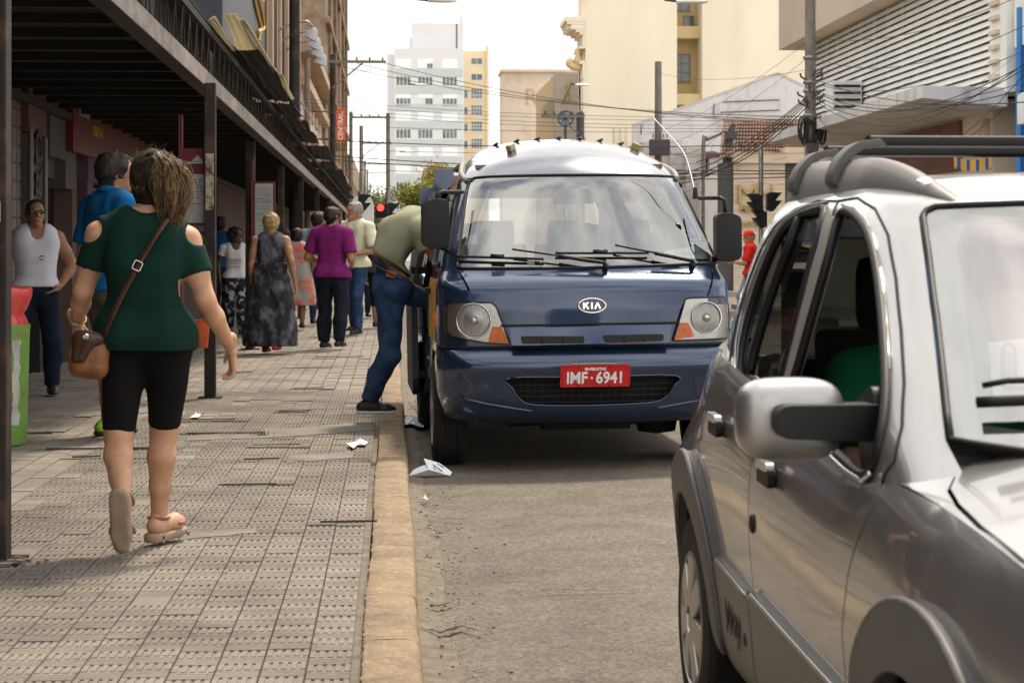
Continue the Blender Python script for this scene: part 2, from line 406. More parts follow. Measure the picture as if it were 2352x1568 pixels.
# sandy gutter with a broken edge, grit and cracks
mat('sand', (.165, .135, .10), .95, var=.25, vs=14, bump=.5, bs=120, dirt=.6, dcol=(.07, .055, .04), ds=9)
mb = MB(); rr = random.Random(3); n = 170
for i in range(n + 1):
    y = 4.5 + i * .17; w_ = .07 + .05 * abs(math.sin(y * 1.3)) + .04 * rr.random()
    z0 = -.012 + .006
    mb.v += [(KX1 - .01, y, .012), (KX1 + w_ * .5, y, z0 + .006), (KX1 + w_, y, z0 - .004)]
for i in range(n): b = i * 3; mb.face((b, b + 1, b + 4, b + 3)); mb.face((b + 1, b + 2, b + 5, b + 4))
tag(mb.build('gutter_sand', 'sand', smooth=True, fixn=False), 'sandy dirt gathered in the gutter along the kerb', 'dirt', kind='stuff')
mat('grit', (.13, .105, .08), .9, var=.5, vs=30)
mb = MB(); rr = random.Random(5)
for i in range(700):
    y = 4.6 + 16 * rr.random() ** 1.5; x = KX1 + .01 + abs(rr.gauss(0, .14)); s = .0015 + .0045 * rr.random() ** 3; zz = -.004 + .045 * max(0, min(1, (x - KX1) / .9)) ** .6
    mb.cbox((x, y, zz + s * .3), (s * 2 * rr.uniform(.6, 1.4), s * 2, s), Matrix.Identity(4))
for i in range(350):
    y = 4.8 + 9 * rr.random(); x = rr.uniform(-2.6, KX0); s = .0012 + .002 * rr.random() ** 2; mb.cbox((x, y, .121 + s * .3), (s * 2, s * 2, s))
tag(mb.build('grit', 'grit', fixn=False), 'small dark grit scattered in the gutter and on the paving', 'grit', kind='stuff')
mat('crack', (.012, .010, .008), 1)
def crack(pts, wd):
    mb = MB(); rr = random.Random(len(pts)); P = []
    for (a, b) in zip(pts[:-1], pts[1:]):
        for j in range(7): t = j / 7; P.append((a[0] + (b[0] - a[0]) * t + rr.uniform(-1, 1) * 3, a[1] + (b[1] - a[1]) * t + rr.uniform(-1, 1) * 1.6))
    W = [at(x, y, z=.012) for x, y in P]
    for i, p in enumerate(W):
        s = wd * math.sin(math.pi * (i + .6) / (len(W) + .4)) * rr.uniform(.4, 1.2); mb.v += [(p.x, p.y - s, p.z + .017 * min(1, max(0, p.x - .1) / .5)), (p.x, p.y + s, p.z + .017 * min(1, max(0, p.x - .1) / .5))]
    for i in range(len(W) - 1): mb.face((2 * i, 2 * i + 2, 2 * i + 3, 2 * i + 1))
    return mb
road = bpy.data.objects['road']
for pts, wd in (([(965, 1440), (1010, 1452), (1060, 1440), (1110, 1455)], .022), ([(975, 1210), (1010, 1225), (1040, 1218)], .014), ([(960, 1150), (1000, 1160)], .012), ([(1120, 1372), (1250, 1362), (1400, 1366), (1560, 1360)], .006), ([(1000, 1190), (1060, 1196), (1090, 1188)], .010), ([(985, 1395), (1060, 1380)], .012), ([(940, 920), (960, 945), (975, 955)], .06)):
    tag(crack(pts, wd).build('crack', 'crack', road, fixn=False))

# dark strips laid on the tiles for gaps at raised edges, and smooth cement repairs
def gap_strip(x0, x1, y, wd, seed):
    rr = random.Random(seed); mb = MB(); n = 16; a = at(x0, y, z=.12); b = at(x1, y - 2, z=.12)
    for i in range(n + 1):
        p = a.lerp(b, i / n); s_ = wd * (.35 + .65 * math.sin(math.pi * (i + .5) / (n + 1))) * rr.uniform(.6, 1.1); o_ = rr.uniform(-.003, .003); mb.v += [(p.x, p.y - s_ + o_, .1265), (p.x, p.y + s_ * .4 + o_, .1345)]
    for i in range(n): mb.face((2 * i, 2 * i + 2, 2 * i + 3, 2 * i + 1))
    mb.build('gap_strip', 'crack', walk, fixn=False)
for k, (x0, x1, y, wd) in enumerate(((105, 345, 1034, .016), (165, 232, 1053, .012), (513, 635, 1117, .022), (580, 690, 1026, .014), (405, 540, 967, .018), (640, 715, 947, .016), (675, 745, 894, .018), (725, 835, 822, .022), (430, 610, 998, .026), (735, 866, 1203, .010), (560, 640, 1058, .010), (540, 580, 858, .02), (0, 120, 1000, .012))): gap_strip(x0, x1, y, wd, k)
mat('cement', (.20, .178, .150), .9, var=.18, vs=6, bump=.35, bs=120, world=True)
def cement(px, seed):
    rr = random.Random(seed); P_ = []
    for i in range(len(px)):
        a, b = px[i], px[(i + 1) % len(px)]
        for j in range(5): P_.append((a[0] + (b[0] - a[0]) * j / 5 + rr.uniform(-3, 3), a[1] + (b[1] - a[1]) * j / 5 + rr.uniform(-1.2, 1.2)))
    mb = MB(); mb.prism([at(x, y, z=.1235) for x, y in P_], (0, 0, -.012)); mb.build('cement_patch', 'cement', walk)
cement([(430, 1236), (588, 1222), (586, 1212), (440, 1220)], 1); cement([(655, 1062), (812, 1050), (808, 1036), (668, 1046)], 2); cement([(60, 960), (330, 948), (420, 925), (120, 930)], 3); cement([(425, 1012), (700, 1000), (860, 985), (850, 968), (640, 985), (440, 1000)], 4)

# ================================================================= buildings
mat('cream', (.80, .715, .565), .9, var=.06, vs=.4, dirt=.28, dcol=(.58, .49, .36), ds=.5, stretch=(1, 1, .22))
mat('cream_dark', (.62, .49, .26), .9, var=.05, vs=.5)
mat('tower_white', (.66, .66, .66), .9, var=.03, vs=.2)
mat('tower_green', (.50, .55, .55), .9, var=.03, vs=.2)
mat('shutter', (.80, .82, .86), .6)
mat('ochre', (.74, .60, .40), .9, var=.05, vs=.3)
mat('pink_wall', (.74, .65, .55), .95, var=.08, vs=.35, dirt=.6, dcol=(.48, .34, .28), ds=.5)
mat('pink_paint', (.58, .40, .33), .95, var=.2, vs=1.2)
mat('grey_wall', (.55, .52, .48), .95, var=.08, vs=.6, dirt=.5, dcol=(.36, .33, .3), ds=.7)
mat('lilac_wall', (.64, .61, .62), .95, var=.07, vs=.5, dirt=.85, dcol=(.33, .29, .26), ds=1.1, stretch=(1, 1, .35))
mat('pane', (.10, .12, .14), .12, spec=.8, var=.5, vs=.4)
mat('wood_frame', (.30, .24, .19), .7)
mat('beige_wall', (.62, .50, .38), .9, var=.05, vs=.8)
mat('canopy_white', (.62, .60, .57), .85, var=.06, vs=1, dirt=.8, dcol=(.17, .15, .13), ds=1.6, stretch=(1, 1, .25))
mat('slat', (.80, .79, .74), .6, var=.04, vs=2, dirt=.15, ds=3)
mat('slat_gap', (.30, .28, .22), .9)
mat('stone_strip', (.60, .49, .38), .9, var=.22, vs=5, bump=.9, bs=9, stretch=(.3, 1, 3.2))
mat('gold', (.48, .36, .14), .4, metal=.5)
mat('dark_grey', (.07, .07, .075), .7, var=.2, vs=2)
mat('roof_tile', (.26, .12, .07), .9, col2=(.07, .045, .035), vs=3.5, dirt=.5, dcol=(.42, .25, .17), ds=6)
mat('blue_wall', (.06, .22, .52), .8, var=.06, vs=2)
mat('brown_panel', (.16, .07, .05), .7, var=.2, vs=2)
mat('pole_concrete', (.21, .185, .155), .9, var=.15, vs=4, dirt=.4, dcol=(.07, .06, .05), ds=3)
mat('cable', (.025, .022, .02), .7)

def window(parent, c, w_, h, ax='x', nx=3, ny=2, fm='white_metal', out=-1, depth=.12, pm='pane'):
    """window with frame, mullions and pane on a wall facing -Y (ax x) or facing +-X (ax y); out = outward sign"""
    fr = MB(); t = max(.04, w_ * .035)
    def bx(mb, a0, a1, z0, z1, d0, d1):
        if ax == 'x': mb.box((c[0] + a0, c[1] + min(out * d0, out * d1), c[2] + z0), (c[0] + a1, c[1] + max(out * d0, out * d1), c[2] + z1))
        else: mb.box((c[0] + min(out * d0, out * d1), c[1] + a0, c[2] + z0), (c[0] + max(out * d0, out * d1), c[1] + a1, c[2] + z1))
    for i in range(nx + 1): a = -w_ / 2 + w_ * i / nx; bx(fr, a - t / 2, a + t / 2, -h / 2, h / 2, .01, .06)
    for j in range(ny + 1): z = -h / 2 + h * j / ny; bx(fr, -w_ / 2 - t / 2 + .003, w_ / 2 + t / 2 - .003, z - t / 2, z + t / 2, .012, .055)
    bx(fr, -w_ / 2 - t, w_ / 2 + t, -h / 2 - t * 1.5, -h / 2 - t * .55, .0, .12)
    o = fr.build('window', fm, parent)
    pn = MB(); bx(pn, -w_ / 2, w_ / 2, -h / 2, h / 2, .004, .02); pn.build('pane', pm, o)
    return o

# --- pale tower far down the street
Y0 = 320.; S0 = F / Y0
def TX(px): return at(px, 583, Y=Y0).x
def TZ(py): return HC + (583 - py) * Y0 / F
tw = empty('apartment_tower', (0, 0, 0), label='pale grey-green apartment tower with shuttered windows at the end of the street', cat='building')
mb = MB(); mb.box((TX(905), Y0, 0), (TX(1066), Y0 + 14, TZ(112))); mb.box((TX(889), Y0 + 2, 0), (TX(905) + .01, Y0 + 14, TZ(123))); mb.build('wall', 'tower_white', tw)
mb = MB(); mb.box((TX(947), Y0 + 3, TZ(112)), (TX(1066), Y0 + 12, TZ(49))); mb.box((TX(942), Y0 + 4, TZ(112)), (TX(947), Y0 + 10, TZ(82))); mb.box((TX(984), Y0 + 5, TZ(49)), (TX(992), Y0 + 7, TZ(41))); mb.box((TX(1057), Y0 + 3, TZ(49)), (TX(1064), Y0 + 5, TZ(32)))
pt = mb.build('roof_block', 'tower_white', tw)
mb = MB(); mb.box((TX(1049), Y0 + 2.9, TZ(108)), (TX(1051.5), Y0 + 2.99, TZ(50))); mb.build('pipe', 'dark_grey', tw)
for i in range(12):
    yc = 147 + 40.3 * i
    mb = MB(); mb.box((TX(908.5), Y0 - .12, TZ(yc + 29)), (TX(1062), Y0 - .005, TZ(yc + 12))); mb.build('spandrel', 'tower_green', tw)
    for j, xc in enumerate((926.5, 977, 1033)):
        c = (TX(xc), Y0, TZ(yc)); kind = ['s', 'w', 'h', 's', 'w', 's'][i % 6]
        if kind == 's':
            mb = MB(); mb.box((c[0] - 1.25, Y0 - .06, c[2] - .75), (c[0] + 1.25, Y0 - .002, c[2] + .75)); mb.build('shutter', 'shutter', tw)
            if i == 0 and j == 1: window(tw, (c[0] + .75, Y0 - .07, c[2] - .35), .9, .8, nx=2, ny=1)
        elif kind == 'w': window(tw, c, 2.4, 1.5, nx=4, ny=1)
        else:
            mb = MB(); mb.box((c[0] - 1.2, Y0 - .06, c[2] + .15), (c[0] + 1.2, Y0 - .002, c[2] + .9)); mb.build('shutter', 'shutter', tw); window(tw, (c[0] + (.6 if j == 1 else 0), Y0, c[2] - .45), 1.2 if j == 1 else 2.4, 1.1, nx=2 if j == 1 else 4, ny=1)
yb = empty('yellow_block', (0, 0, 0), label='narrow ochre apartment block behind the pale tower', cat='building')
Y0 = 335.
mb = MB(); mb.box((TX(1055), Y0, 0), (TX(1117), Y0 + 16, TZ(117))); mb.box((TX(1116.9), Y0 - .4, 0), (TX(1122.5), Y0 + 16, TZ(104))); mb.build('wall', 'ochre', yb)
for yc in (141, 177, 215, 253, 290.5, 330, 369): window(yb, (TX(1095), Y0, TZ(yc)), 1.9, 1.75 if yc > 200 else 1.1, nx=4 if yc > 200 else 2, ny=3 if yc > 200 else 1)
for yc in (217, 255, 293, 332): window(yb, (TX(1070), Y0, TZ(yc)), .6, 1.3, nx=1, ny=1)
# --- old pinkish warehouse with a faded R
Y0 = 150.
pb = empty('faded_warehouse', (0, 0, 0), label='old pinkish rendered building with a faded painted letter R', cat='building')
mb = MB(); mb.box((TX(1154), Y0, 0), (TX(1360), Y0 + 4, TZ(160))); mb.box((TX(1150), Y0 - .3, TZ(165)), (TX(1360), Y0 + 4.2, TZ(159))); mb.build('wall', 'pink_wall', pb)
text('painted_letter', 'R', 1.75, 'pink_paint', frame((TX(1220), Y0 - .02, TZ(224)), (1, 0, 0), (0, 0, 1)), pb, ext=.01, bold=.03)
Y0 = 130.
gb = empty('stair_block', (0, 0, 0), label='low grey and yellow block with slanted side stair beside the faded building', cat='building')
mb = MB(); mb.box((TX(1274), Y0, 0), (TX(1350), Y0 + 4, TZ(168))); mb.build('wall', 'grey_wall', gb)
mb = MB(); mb.prism([(TX(1240), Y0 + .5, 0), (TX(1273.9), Y0 + .5, 0), (TX(1273.9), Y0 + .5, TZ(172)), (TX(1240), Y0 + .5, TZ(205))], (0, 3, 0)); mb.build('side_wall', 'ochre', gb)
for k in range(5): mb = MB(); mb.box((TX(1247 + 5 * k), Y0 + .30, TZ(262)), (TX(1249 + 5 * k), Y0 + .45, TZ(240 - 4 * k))); mb.build('baluster', 'grey_wall', gb)
mb = MB(); mb.tube([(TX(1300), Y0 - .1, TZ(196)), (TX(1308), Y0 - .1, TZ(220)), (TX(1302), Y0 - .1, TZ(235))], .07, 5); mb.tube([(TX(1312), Y0 - .1, TZ(185)), (TX(1298), Y0 - .1, TZ(215)), (TX(1290), Y0 - .1, TZ(236))], .07, 5); mb.build('painted_scissors', 'gold', gb)
# --- tall cream building: blank flank towards us, ornate street front seen edge-on
Y0 = 100.
cb = empty('cream_building', (0, 0, 0), label='tall cream building with blank flank wall and ornate cornice', cat='building')
X0 = TX(1345)
mb = MB(); mb.box((X0, Y0, 0), (TX(1555), Y0 + 4, 24)); mb.box((TX(1613), Y0, 0), (TX(1905), Y0 + 30, 24)); mb.build('flank_wall', 'cream', cb)
mb = MB(); mb.box((TX(1555), Y0 + 2.2, 0), (TX(1613), Y0 + 30, 24)); mb.box((TX(1555) + .005, Y0 + .3, TZ(237)), (TX(1613) - .005, Y0 + 2.2, TZ(212)))
mb.box((TX(1555) + .005, Y0 + .9, TZ(80)), (TX(1613) - .005, Y0 + 2.2, TZ(52))); mb.build('light_well', 'cream_dark', cb)
for (x, y0_, y1_, w_, nx, ny) in ((1580, 112, 176, .9, 2, 3), (1596, 22, 47, .55, 1, 1), (1580, 238, 268, .95, 2, 1), (1578, -30, 8, .9, 2, 2)):
    window(cb, (TX(x), Y0 + 2.2, (TZ(y0_) + TZ(y1_)) / 2), w_, TZ(y0_) - TZ(y1_), nx=nx, ny=ny, fm='wood_frame')
def front_band(name, dx, z0, z1, y0=Y0, y1=Y0 + 3.2, m='cream'):
    mb = MB(); mb.box((X0 - dx, y0 + .02, z0), (X0 + .01, y1, z1)); return mb.build(name, m, cb, bev=.02)
front_band('cornice', 1.05, TZ(48), TZ(36)); front_band('cornice', .95, TZ(54), TZ(48.4)); front_band('cornice', .75, TZ(66), TZ(54.4)); front_band('cornice', .5, TZ(72), TZ(66.4)); front_band('cornice', .3, TZ(78), TZ(72.4))
for k in range(4): mb = MB(); mb.box((X0 - .92, Y0 + .3 + .8 * k, TZ(64)), (X0 - .3, Y0 + .65 + .8 * k, TZ(54.6))); mb.build('corbel', 'cream', cb, bev=.03)
front_band('frieze', .14, TZ(105), TZ(78.3)); front_band('string_course', .34, TZ(110), TZ(105.3)); front_band('string_course', .3, TZ(146), TZ(138)); front_band('pilaster', .12, TZ(316), TZ(178), y1=Y0 + 1.4); front_band('pilaster', .16, TZ(178), TZ(146.3), y1=Y0 + 1.2)
mb = MB(); mb.lathe([(.0, 0), (.18, .02), (.22, .4), (.14, .6), (.2, .9), (.0, 1)], 12, Matrix.Translation((X0 - .35, Y0 + .5, TZ(150)))); mb.tube(spline([(X0 - .62, Y0 + .5, TZ(134)), (X0 - .8, Y0 + .5, TZ(142)), (X0 - .55, Y0 + .5, TZ(150)), (X0 - .2, Y0 + .5, TZ(152))]), .2, 8); mb.build('scroll_bracket', 'cream_dark', cb, smooth=True)
for zz in (160, 230): window(cb, (X0, Y0 + 2.4, TZ(zz)), 1.2, 2.2, ax='y', out=-1, nx=2, ny=3, fm='wood_frame')
# --- gabled wall
Y0 = 78.
gw = empty('gabled_building', (0, 0, 0), label='stained lilac-white gable wall of a shed in front of the cream building', cat='building')
mb = MB(); mb.prism([(TX(1440), Y0, 0), (TX(1905), Y0, 0), (TX(1905), Y0, TZ(222)), (TX(1836), Y0, TZ(187)), (TX(1786), Y0, TZ(165)), (TX(1448), Y0, TZ(287)), (TX(1440), Y0, TZ(289))], (0, .4, 0)); mb.build('gable_wall', 'lilac_wall', gw)
mb = MB()
for a, b in (((1446, 288), (1786, 164)), ((1786, 164), (1905, 221))): mb.beam((TX(a[0]), Y0 + .2, TZ(a[1])), (TX(b[0]), Y0 + .2, TZ(b[1])), .46, .08)
mb.build('coping', 'grey_wall', gw)
for k, (x0, x1, h) in enumerate(((1410, 1424, 292), (1424, 1437, 289), (1437, 1449, 287))): mb = MB(); mb.box((TX(x0), Y0 - .15 - .05 * k, 0), (TX(x1), Y0 + .4, TZ(h))); mb.build('pier', 'cream', gw)
for a, b in (((1640, 235), (1638, 262)), ((1473, 285), (1472, 308)), ((1660, 232), (1790, 226)), ((1654, 256), (1790, 250))): mb = MB(); mb.tube([(TX(a[0]), Y0 - .05, TZ(a[1])), (TX(b[0]), Y0 - .05, TZ(b[1]))], .02, 5); mb.build('conduit', 'dark_grey', gw)
# --- jumble of low walls behind the van's roof
Y0 = 72.
jb = empty('low_annex', (0, 0, 0), label='patched grey and white low annex walls behind the overhead wires', cat='building')
for nm, m, (x0, x1, y0_, y1_), dy in (('wall', 'lilac_wall', (1540, 1590, 318, 700), 0), ('wall', 'grey_wall', (1570, 1612, 338, 700), -.6), ('wall', 'canopy_white', (1596, 1680, 408, 700), -1.2), ('wall', 'dark_grey', (1600, 1650, 345, 700), .3), ('roof_edge', 'brown_panel', (1610, 1690, 352, 362), -1), ('wall', 'grey_wall', (1620, 1684, 360, 420), -.9), ('wall', 'grey_wall', (1480, 1545, 322, 700), .4)):
    mb = MB(); mb.box((TX(x0), Y0 + dy, TZ(y1_)), (TX(x1), Y0 + dy + 5, TZ(y0_))); mb.build(nm, m, jb, bev=.03)
# --- stone-clad optician's shop on the far corner with tiled roof
Y0 = 62.
mn = empty('stone_shop', (0, 0, 0), label='shop clad in pale stone strips with gold MN lettering', cat='shop')
mb = MB(); mb.box((TX(1685), Y0, 0), (TX(1803), Y0 + .5, TZ(372))); mb.box((TX(1685), Y0 - .12, TZ(373)), (TX(1806), Y0 + .5, TZ(350))); mb.build('front_wall', 'stone_strip', mn)
mb = MB(); mb.box((TX(1806.2), Y0 + .05, TZ(372)), (TX(1900), Y0 + 3, TZ(335))); mb.build('side_band', 'beige_wall', mn)
mb = MB(); mb.box((TX(1803), Y0 + .3, 0), (TX(1900), Y0 + 3, TZ(372.5))); mb.build('dark_side', 'dark_grey', mn)
mb = MB(); mb.box((TX(1660), Y0 + .1, 0), (TX(1685), Y0 + 1, TZ(372))); mb.build('grey_panel', 'dark_grey', mn)
text('letters', 'M', .92, 'gold', frame((TX(1717), Y0 - .05, TZ(447)), (1, 0, 0), (0, 0, 1)), mn, ext=.04, xs=1.05, bold=-.004)
text('letters', 'N', .92, 'gold', frame((TX(1757), Y0 - .05, TZ(447)), (1, 0, 0), (0, 0, 1)), mn, ext=.04, xs=.95, bold=-.004)
mb = MB(); mb.box((TX(1703), Y0 - .06, TZ(473)), (TX(1782), Y0 - .01, TZ(471))); mb.build('rule', 'gold', mn)
text('letters', 'Minsk', .27, 'gold', frame((TX(1722), Y0 - .04, TZ(480)), (1, 0, 0), (0, 0, 1)), mn, ext=.02, bold=.006)
text('letters', 'lassiOpt', .25, 'gold', frame((TX(1722), Y0 - .04, TZ(513)), (1, 0, 0), (0, 0, 1)), mn, ext=.02, bold=.006)
def tiled_roof():
    mb = MB(); rows, cols = 11, 34; A = Vector((TX(1655), Y0 + .3, TZ(368))); B = Vector((TX(1900), Y0 + .3, TZ(368))); up = Vector((TX(1760) - TX(1690), 5.0, TZ(250) - TZ(368)))
    for r in range(rows):
        for c in range(cols):
            o = A + (B - A) * (c / cols) + up * (r / rows); wv = (B - A) / cols
            for k in range(4):
                a0 = math.pi * k / 4; a1 = math.pi * (k + 1) / 4; lift = Vector((0, -.02, .05)); ht = .10
                p = lambda a, e: o + wv * (.5 - .5 * math.cos(a)) + Vector((0, 0, ht * math.sin(a))) + up * (e * 1.25 / rows) + lift * (1 - e)
                mb.poly([p(a0, 0), p(a1, 0), p(a1, 1), p(a0, 1)])
    return mb
tag(tiled_roof().build('roof_tiles', 'roof_tile', mn, fixn=False), kind='stuff')
mb = MB(); mb.prism([(TX(1690), Y0 + .25, TZ(371)), (TX(1905), Y0 + .25, TZ(371)), (TX(1905), Y0 + 5.2, TZ(252)), (TX(1762), Y0 + 5.2, TZ(252))], (0, .3, -.1)); mb.build('roof_deck', 'brown_panel', mn)
# --- louvred building on the right
lb = empty('louvred_building', (0, 0, 0), label='right-hand building with white horizontal louvres above a stained canopy', cat='building')
FX = 9.9; YA, YB = 31.8, 46.0
mb = MB(); mb.box((FX + .12, YA, 3.9), (FX + 6, YB, 6.6)); mb.build('recess_wall', 'slat_gap', lb)
mb = MB(); mb.box((FX, YA, 0), (FX + 6, YB, 3.85)); mb.build('shop_wall', 'beige_wall', lb)
mb = MB(); mb.box((9.4, 30.8, 6.25), (16, 47.2, 9.5)); mb.build('upper_storey', 'beige_wall', lb)
nsl = 17; pt_ = (6.22 - 4.06) / nsl
for k in range(nsl):
    z = 4.06 + pt_ * k; mb = MB(); mb.prism([(FX - .030, YA, z), (FX - .015, YA, z), (FX + .035, YA, z + pt_ * .80), (FX + .020, YA, z + pt_ * .80)], (0, YB - YA, 0)); mb.build('louvre_slat', 'slat', lb)
for k in range(13): y = YA + .4 + k * 1.12; mb = MB(); mb.box((FX + .06, y, 4.0), (FX + .11, y + .05, 6.24)); mb.build('louvre_post', 'slat', lb)
mb = MB(); mb.box((FX - .05, YA - .9, 3.9), (FX + .5, YA - .01, 6.24)); mb.build('end_wall', 'slat', lb)
for k in range(9): z = 4.15 + .24 * k; mb = MB(); mb.box((FX - .12, YA - .55, z), (FX - .052, YA - .15, z + .07)); mb.build('end_block', 'beige_wall', lb)
mb = MB(); mb.prism([(8.5, 31.0, 3.80), (8.5, 31.0, 4.0), (FX, 31.0, 3.98), (FX, 31.0, 3.66)], (0, 12.8, 0)); cn = mb.build('canopy', 'canopy_white', lb, bev=.01)
mb = MB(); mb.box((FX - .06, 33.5, 2.75), (FX - .002, 40.5, 3.62)); mb.build('signboard', 'brown_panel', lb)
mb = MB()
for dy, h in ((-.35, .5), (0, .85), (.3, .7)): mb.tube(spline([(FX - .03, 31.95 + dy * .2, 2.7), (FX - .05, 31.95 + dy * .5, 2.95), (FX - .03, 31.95 + dy * .6, 2.7 + h)]), [.03] * 8 + [.09] * 5 + [.12] * 3 + [.05], 8, flat=.3)
mb.build('flower_emblem', 'pink_paint', lb, smooth=True)
mb = MB(); mb.box((9.22, 40.6, 4.34), (FX - .05, 41.3, 4.93)); ab = mb.build('vent_box', 'white_metal', lb, bev=.01)
for k in range(4): z = 4.36 + .145 * k; mb = MB(); mb.box((9.26, 40.55, z), (FX - .09, 40.598, z + .045)); mb.build('vent_gap', 'black', ab)
# --- blue building nearest on the right
bb = empty('blue_building', (0, 0, 0), label='bright blue shop building at the right edge beside the louvres', cat='building')
mb = MB(); mb.box((9.98, 22, 0), (16, 30.85, 4.6)); mb.build('lower_wall', 'blue_wall', bb)
mb = MB(); mb.box((9.96, 22, 4.602), (16, 30.85, 9)); mb.build('upper_wall', 'slat', bb)
mb = MB(); mb.tube([(9.93, 30.5, 0), (9.93, 30.5, 5.2)], .05, 8); mb.build('drain_pipe', 'blue_wall', bb)
window(bb, (9.955, 29.2, 5.6), 1.3, 1.5, ax='y', out=-1, nx=2, ny=2)
ac = empty('air_conditioner', (0, 0, 0), label='white air conditioner box on the blue wall', cat='air conditioner')
mb = MB(); mb.box((9.45, 28.4, 3.25), (9.93, 29.15, 3.72)); mb.build('casing', 'white_metal', ac, bev=.015)
mb = MB(); mb.lathe([(.0, 0), (.19, .0), (.2, .02), (.16, .015), (.0, .012)], 20, frame((9.69, 28.395, 3.48), (1, 0, 0), (0, 0, 1))); mb.build('fan_grille', 'dark_grey', ac)
mb = MB(); mb.beam((9.5, 28.5, 3.2), (9.97, 28.5, 3.2), .04); mb.beam((9.5, 29.05, 3.2), (9.97, 29.05, 3.2), .04); mb.build('bracket', 'dark_grey', ac)
# little yellow-and-blue bunting awning
mat('bunting', (.75, .42, .06), .7, var=.2, vs=3); mat('bunting_blue', (.05, .09, .35), .7)
aw = empty('striped_awning', (0, 0, 0), label='small orange and blue valance hanging under the right canopy', cat='awning')
a = at(2192, 372, Y=30); b = at(2278, 372, Y=30)
for k in range(12):
    x0 = a.x + (b.x - a.x) * k / 12; x1 = a.x + (b.x - a.x) * (k + .92) / 12; dz = .05 * math.sin(k / 11 * math.pi); mb = MB(); mb.prism([(x0, 30, a.z + .08 - dz), (x1, 30, a.z + .08 - dz), (x1, 30, a.z - .06 - dz), ((x0 + x1) / 2, 30, a.z - .12 - dz), (x0, 30, a.z - .06 - dz)], (0, .02, 0)); mb.build('flag', 'bunting_blue' if k % 3 == 1 else 'bunting', aw)

# --- left row above the bus canopy
mat('navy_panel', (.016, .022, .035), .5, var=.2, vs=1)
mat('brown_render', (.17, .105, .065), .9, var=.2, vs=.8, stretch=(1, 1, .2)); mat('rough_render', (.23, .17, .115), .95, var=.3, vs=1.4, bump=.6, bs=6, dirt=.6, dcol=(.11, .08, .05), ds=.8)
mat('salmon', (.45, .19, .12), .9, var=.15, vs=1); mat('cream_band', (.40, .31, .23), .9, var=.08, vs=1); mat('orange_sign', (.68, .13, .03), .6)
mat('gold_line', (.42, .24, .04), .5)
LX = -3.6
n1b = empty('navy_shop', (0, 0, 0), label='dark navy shop front with gold outline ornament above the bus canopy', cat='shop')
mb = MB(); mb.box((LX - 6, 42, 3.3), (LX, 56, 14)); mb.build('upper_wall', 'navy_panel', n1b)
mb = MB(); pr = random.Random(11); pts = [(LX + .03, 52.5 + 1.6 * math.sin(i * 1.9) + .5 * math.sin(i * 3.7), 7.2 + i * .27) for i in range(15)]
mb.tube(spline(pts, 6), .07, 5); pts = [(LX + .03, 53.9 - 1.2 * math.sin(i * 1.6 + 1), 7.0 + i * .3) for i in range(13)]; mb.tube(spline(pts, 6), .06, 5); mb.build('gold_ornament', 'gold_line', n1b)
text('gold_letters', 'm', 1.1, 'gold_line', frame((LX + .03, 46.3, 8.6), (0, -1, 0), (0, 0, 1)), n1b, ext=.02)
n2b = empty('brown_building', (0, 0, 0), label='brown rendered narrow house front beside the navy panel', cat='building')
mb = MB(); mb.box((LX - 6, 56.05, 3.3), (LX + .05, 77, 16)); mb.build('wall', 'brown_render', n2b)
for k in range(9): mb = MB(); mb.box((LX + .05, 57 + 2.1 * k, 3.5), (LX + .16, 57.5 + 2.1 * k, 15.8)); mb.build('pilaster', 'brown_render' if k % 2 else 'cream_band', n2b)
n3b = empty('salmon_building', (0, 0, 0), label='salmon and white row with cream cornices down the left side', cat='building')
mb = MB(); mb.box((LX - 6, 77.05, 3.3), (LX - .05, 104, 9.3)); mb.build('wall', 'salmon', n3b)
for z, dx in ((4.6, .25), (6.2, .3), (7.9, .35), (9.2, .6)): mb = MB(); mb.box((LX - .06, 77.1, z), (LX + dx, 104, z + .4)); mb.build('cornice', 'cream_band', n3b, bev=.03)
for k in range(6):
    for z in (5.6, 7.3): window(n3b, (LX - .05, 79 + 4.1 * k, z), 1.2, 1.1, ax='y', out=1, nx=2, ny=2)
n4b = empty('rough_building', (0, 0, 0), label='tall weathered brown facade rising at the left skyline', cat='building')
mb = MB(); mb.box((LX - 8, 104.05, 0), (LX + .1, 152, 22)); mb.build('wall', 'rough_render', n4b)
for z in (6.5, 10, 13.5, 17): mb = MB(); mb.box((LX + .1, 104, z), (LX + .35, 152.2, z + .35)); mb.build('string_course', 'rough_render', n4b, bev=.04)
for k in range(5):
    y = 108 + 9.5 * k; mb = MB(); mb.box((LX + .1, y, 3.5), (LX + .3, y + 1.2, 21)); mb.build('pilaster', 'cream_band' if k == 2 else 'rough_render', n4b)
    for z in (8.5, 12, 15.4): window(n4b, (LX + .1, y + 5, z), 2.2, 1.9, ax='y', out=1, nx=2, ny=3, fm='wood_frame')
n5b = empty('distant_row', (0, 0, 0), label='distant low brown row beyond the tall weathered facade', cat='building')
mb = MB(); mb.box((LX - 8, 152.1, 0), (LX + .5, 230, 9)); mb.build('wall', 'rough_render', n5b)
for k in range(8): window(n5b, (LX + .5, 157 + 9 * k, 6), 3, 2, ax='y', out=1, nx=3, ny=2, fm='wood_frame')
sg = empty('hanging_sign', (0, 0, 0), label='vertical orange sign reading CENTRAL sticking out over the pavement', cat='sign')
Y0 = 88.
mb = MB(); mb.box((TX(772), Y0, TZ(327)), (TX(793), Y0 + .15, TZ(251))); mb.build('board', 'orange_sign', sg)
text('letters', 'CENTRAL', .29, 'shutter', frame((TX(782.5), Y0 - .012, TZ(291)), (0, 0, 1), (-1, 0, 0)), sg, ext=.008, bold=.006)
mb = MB()
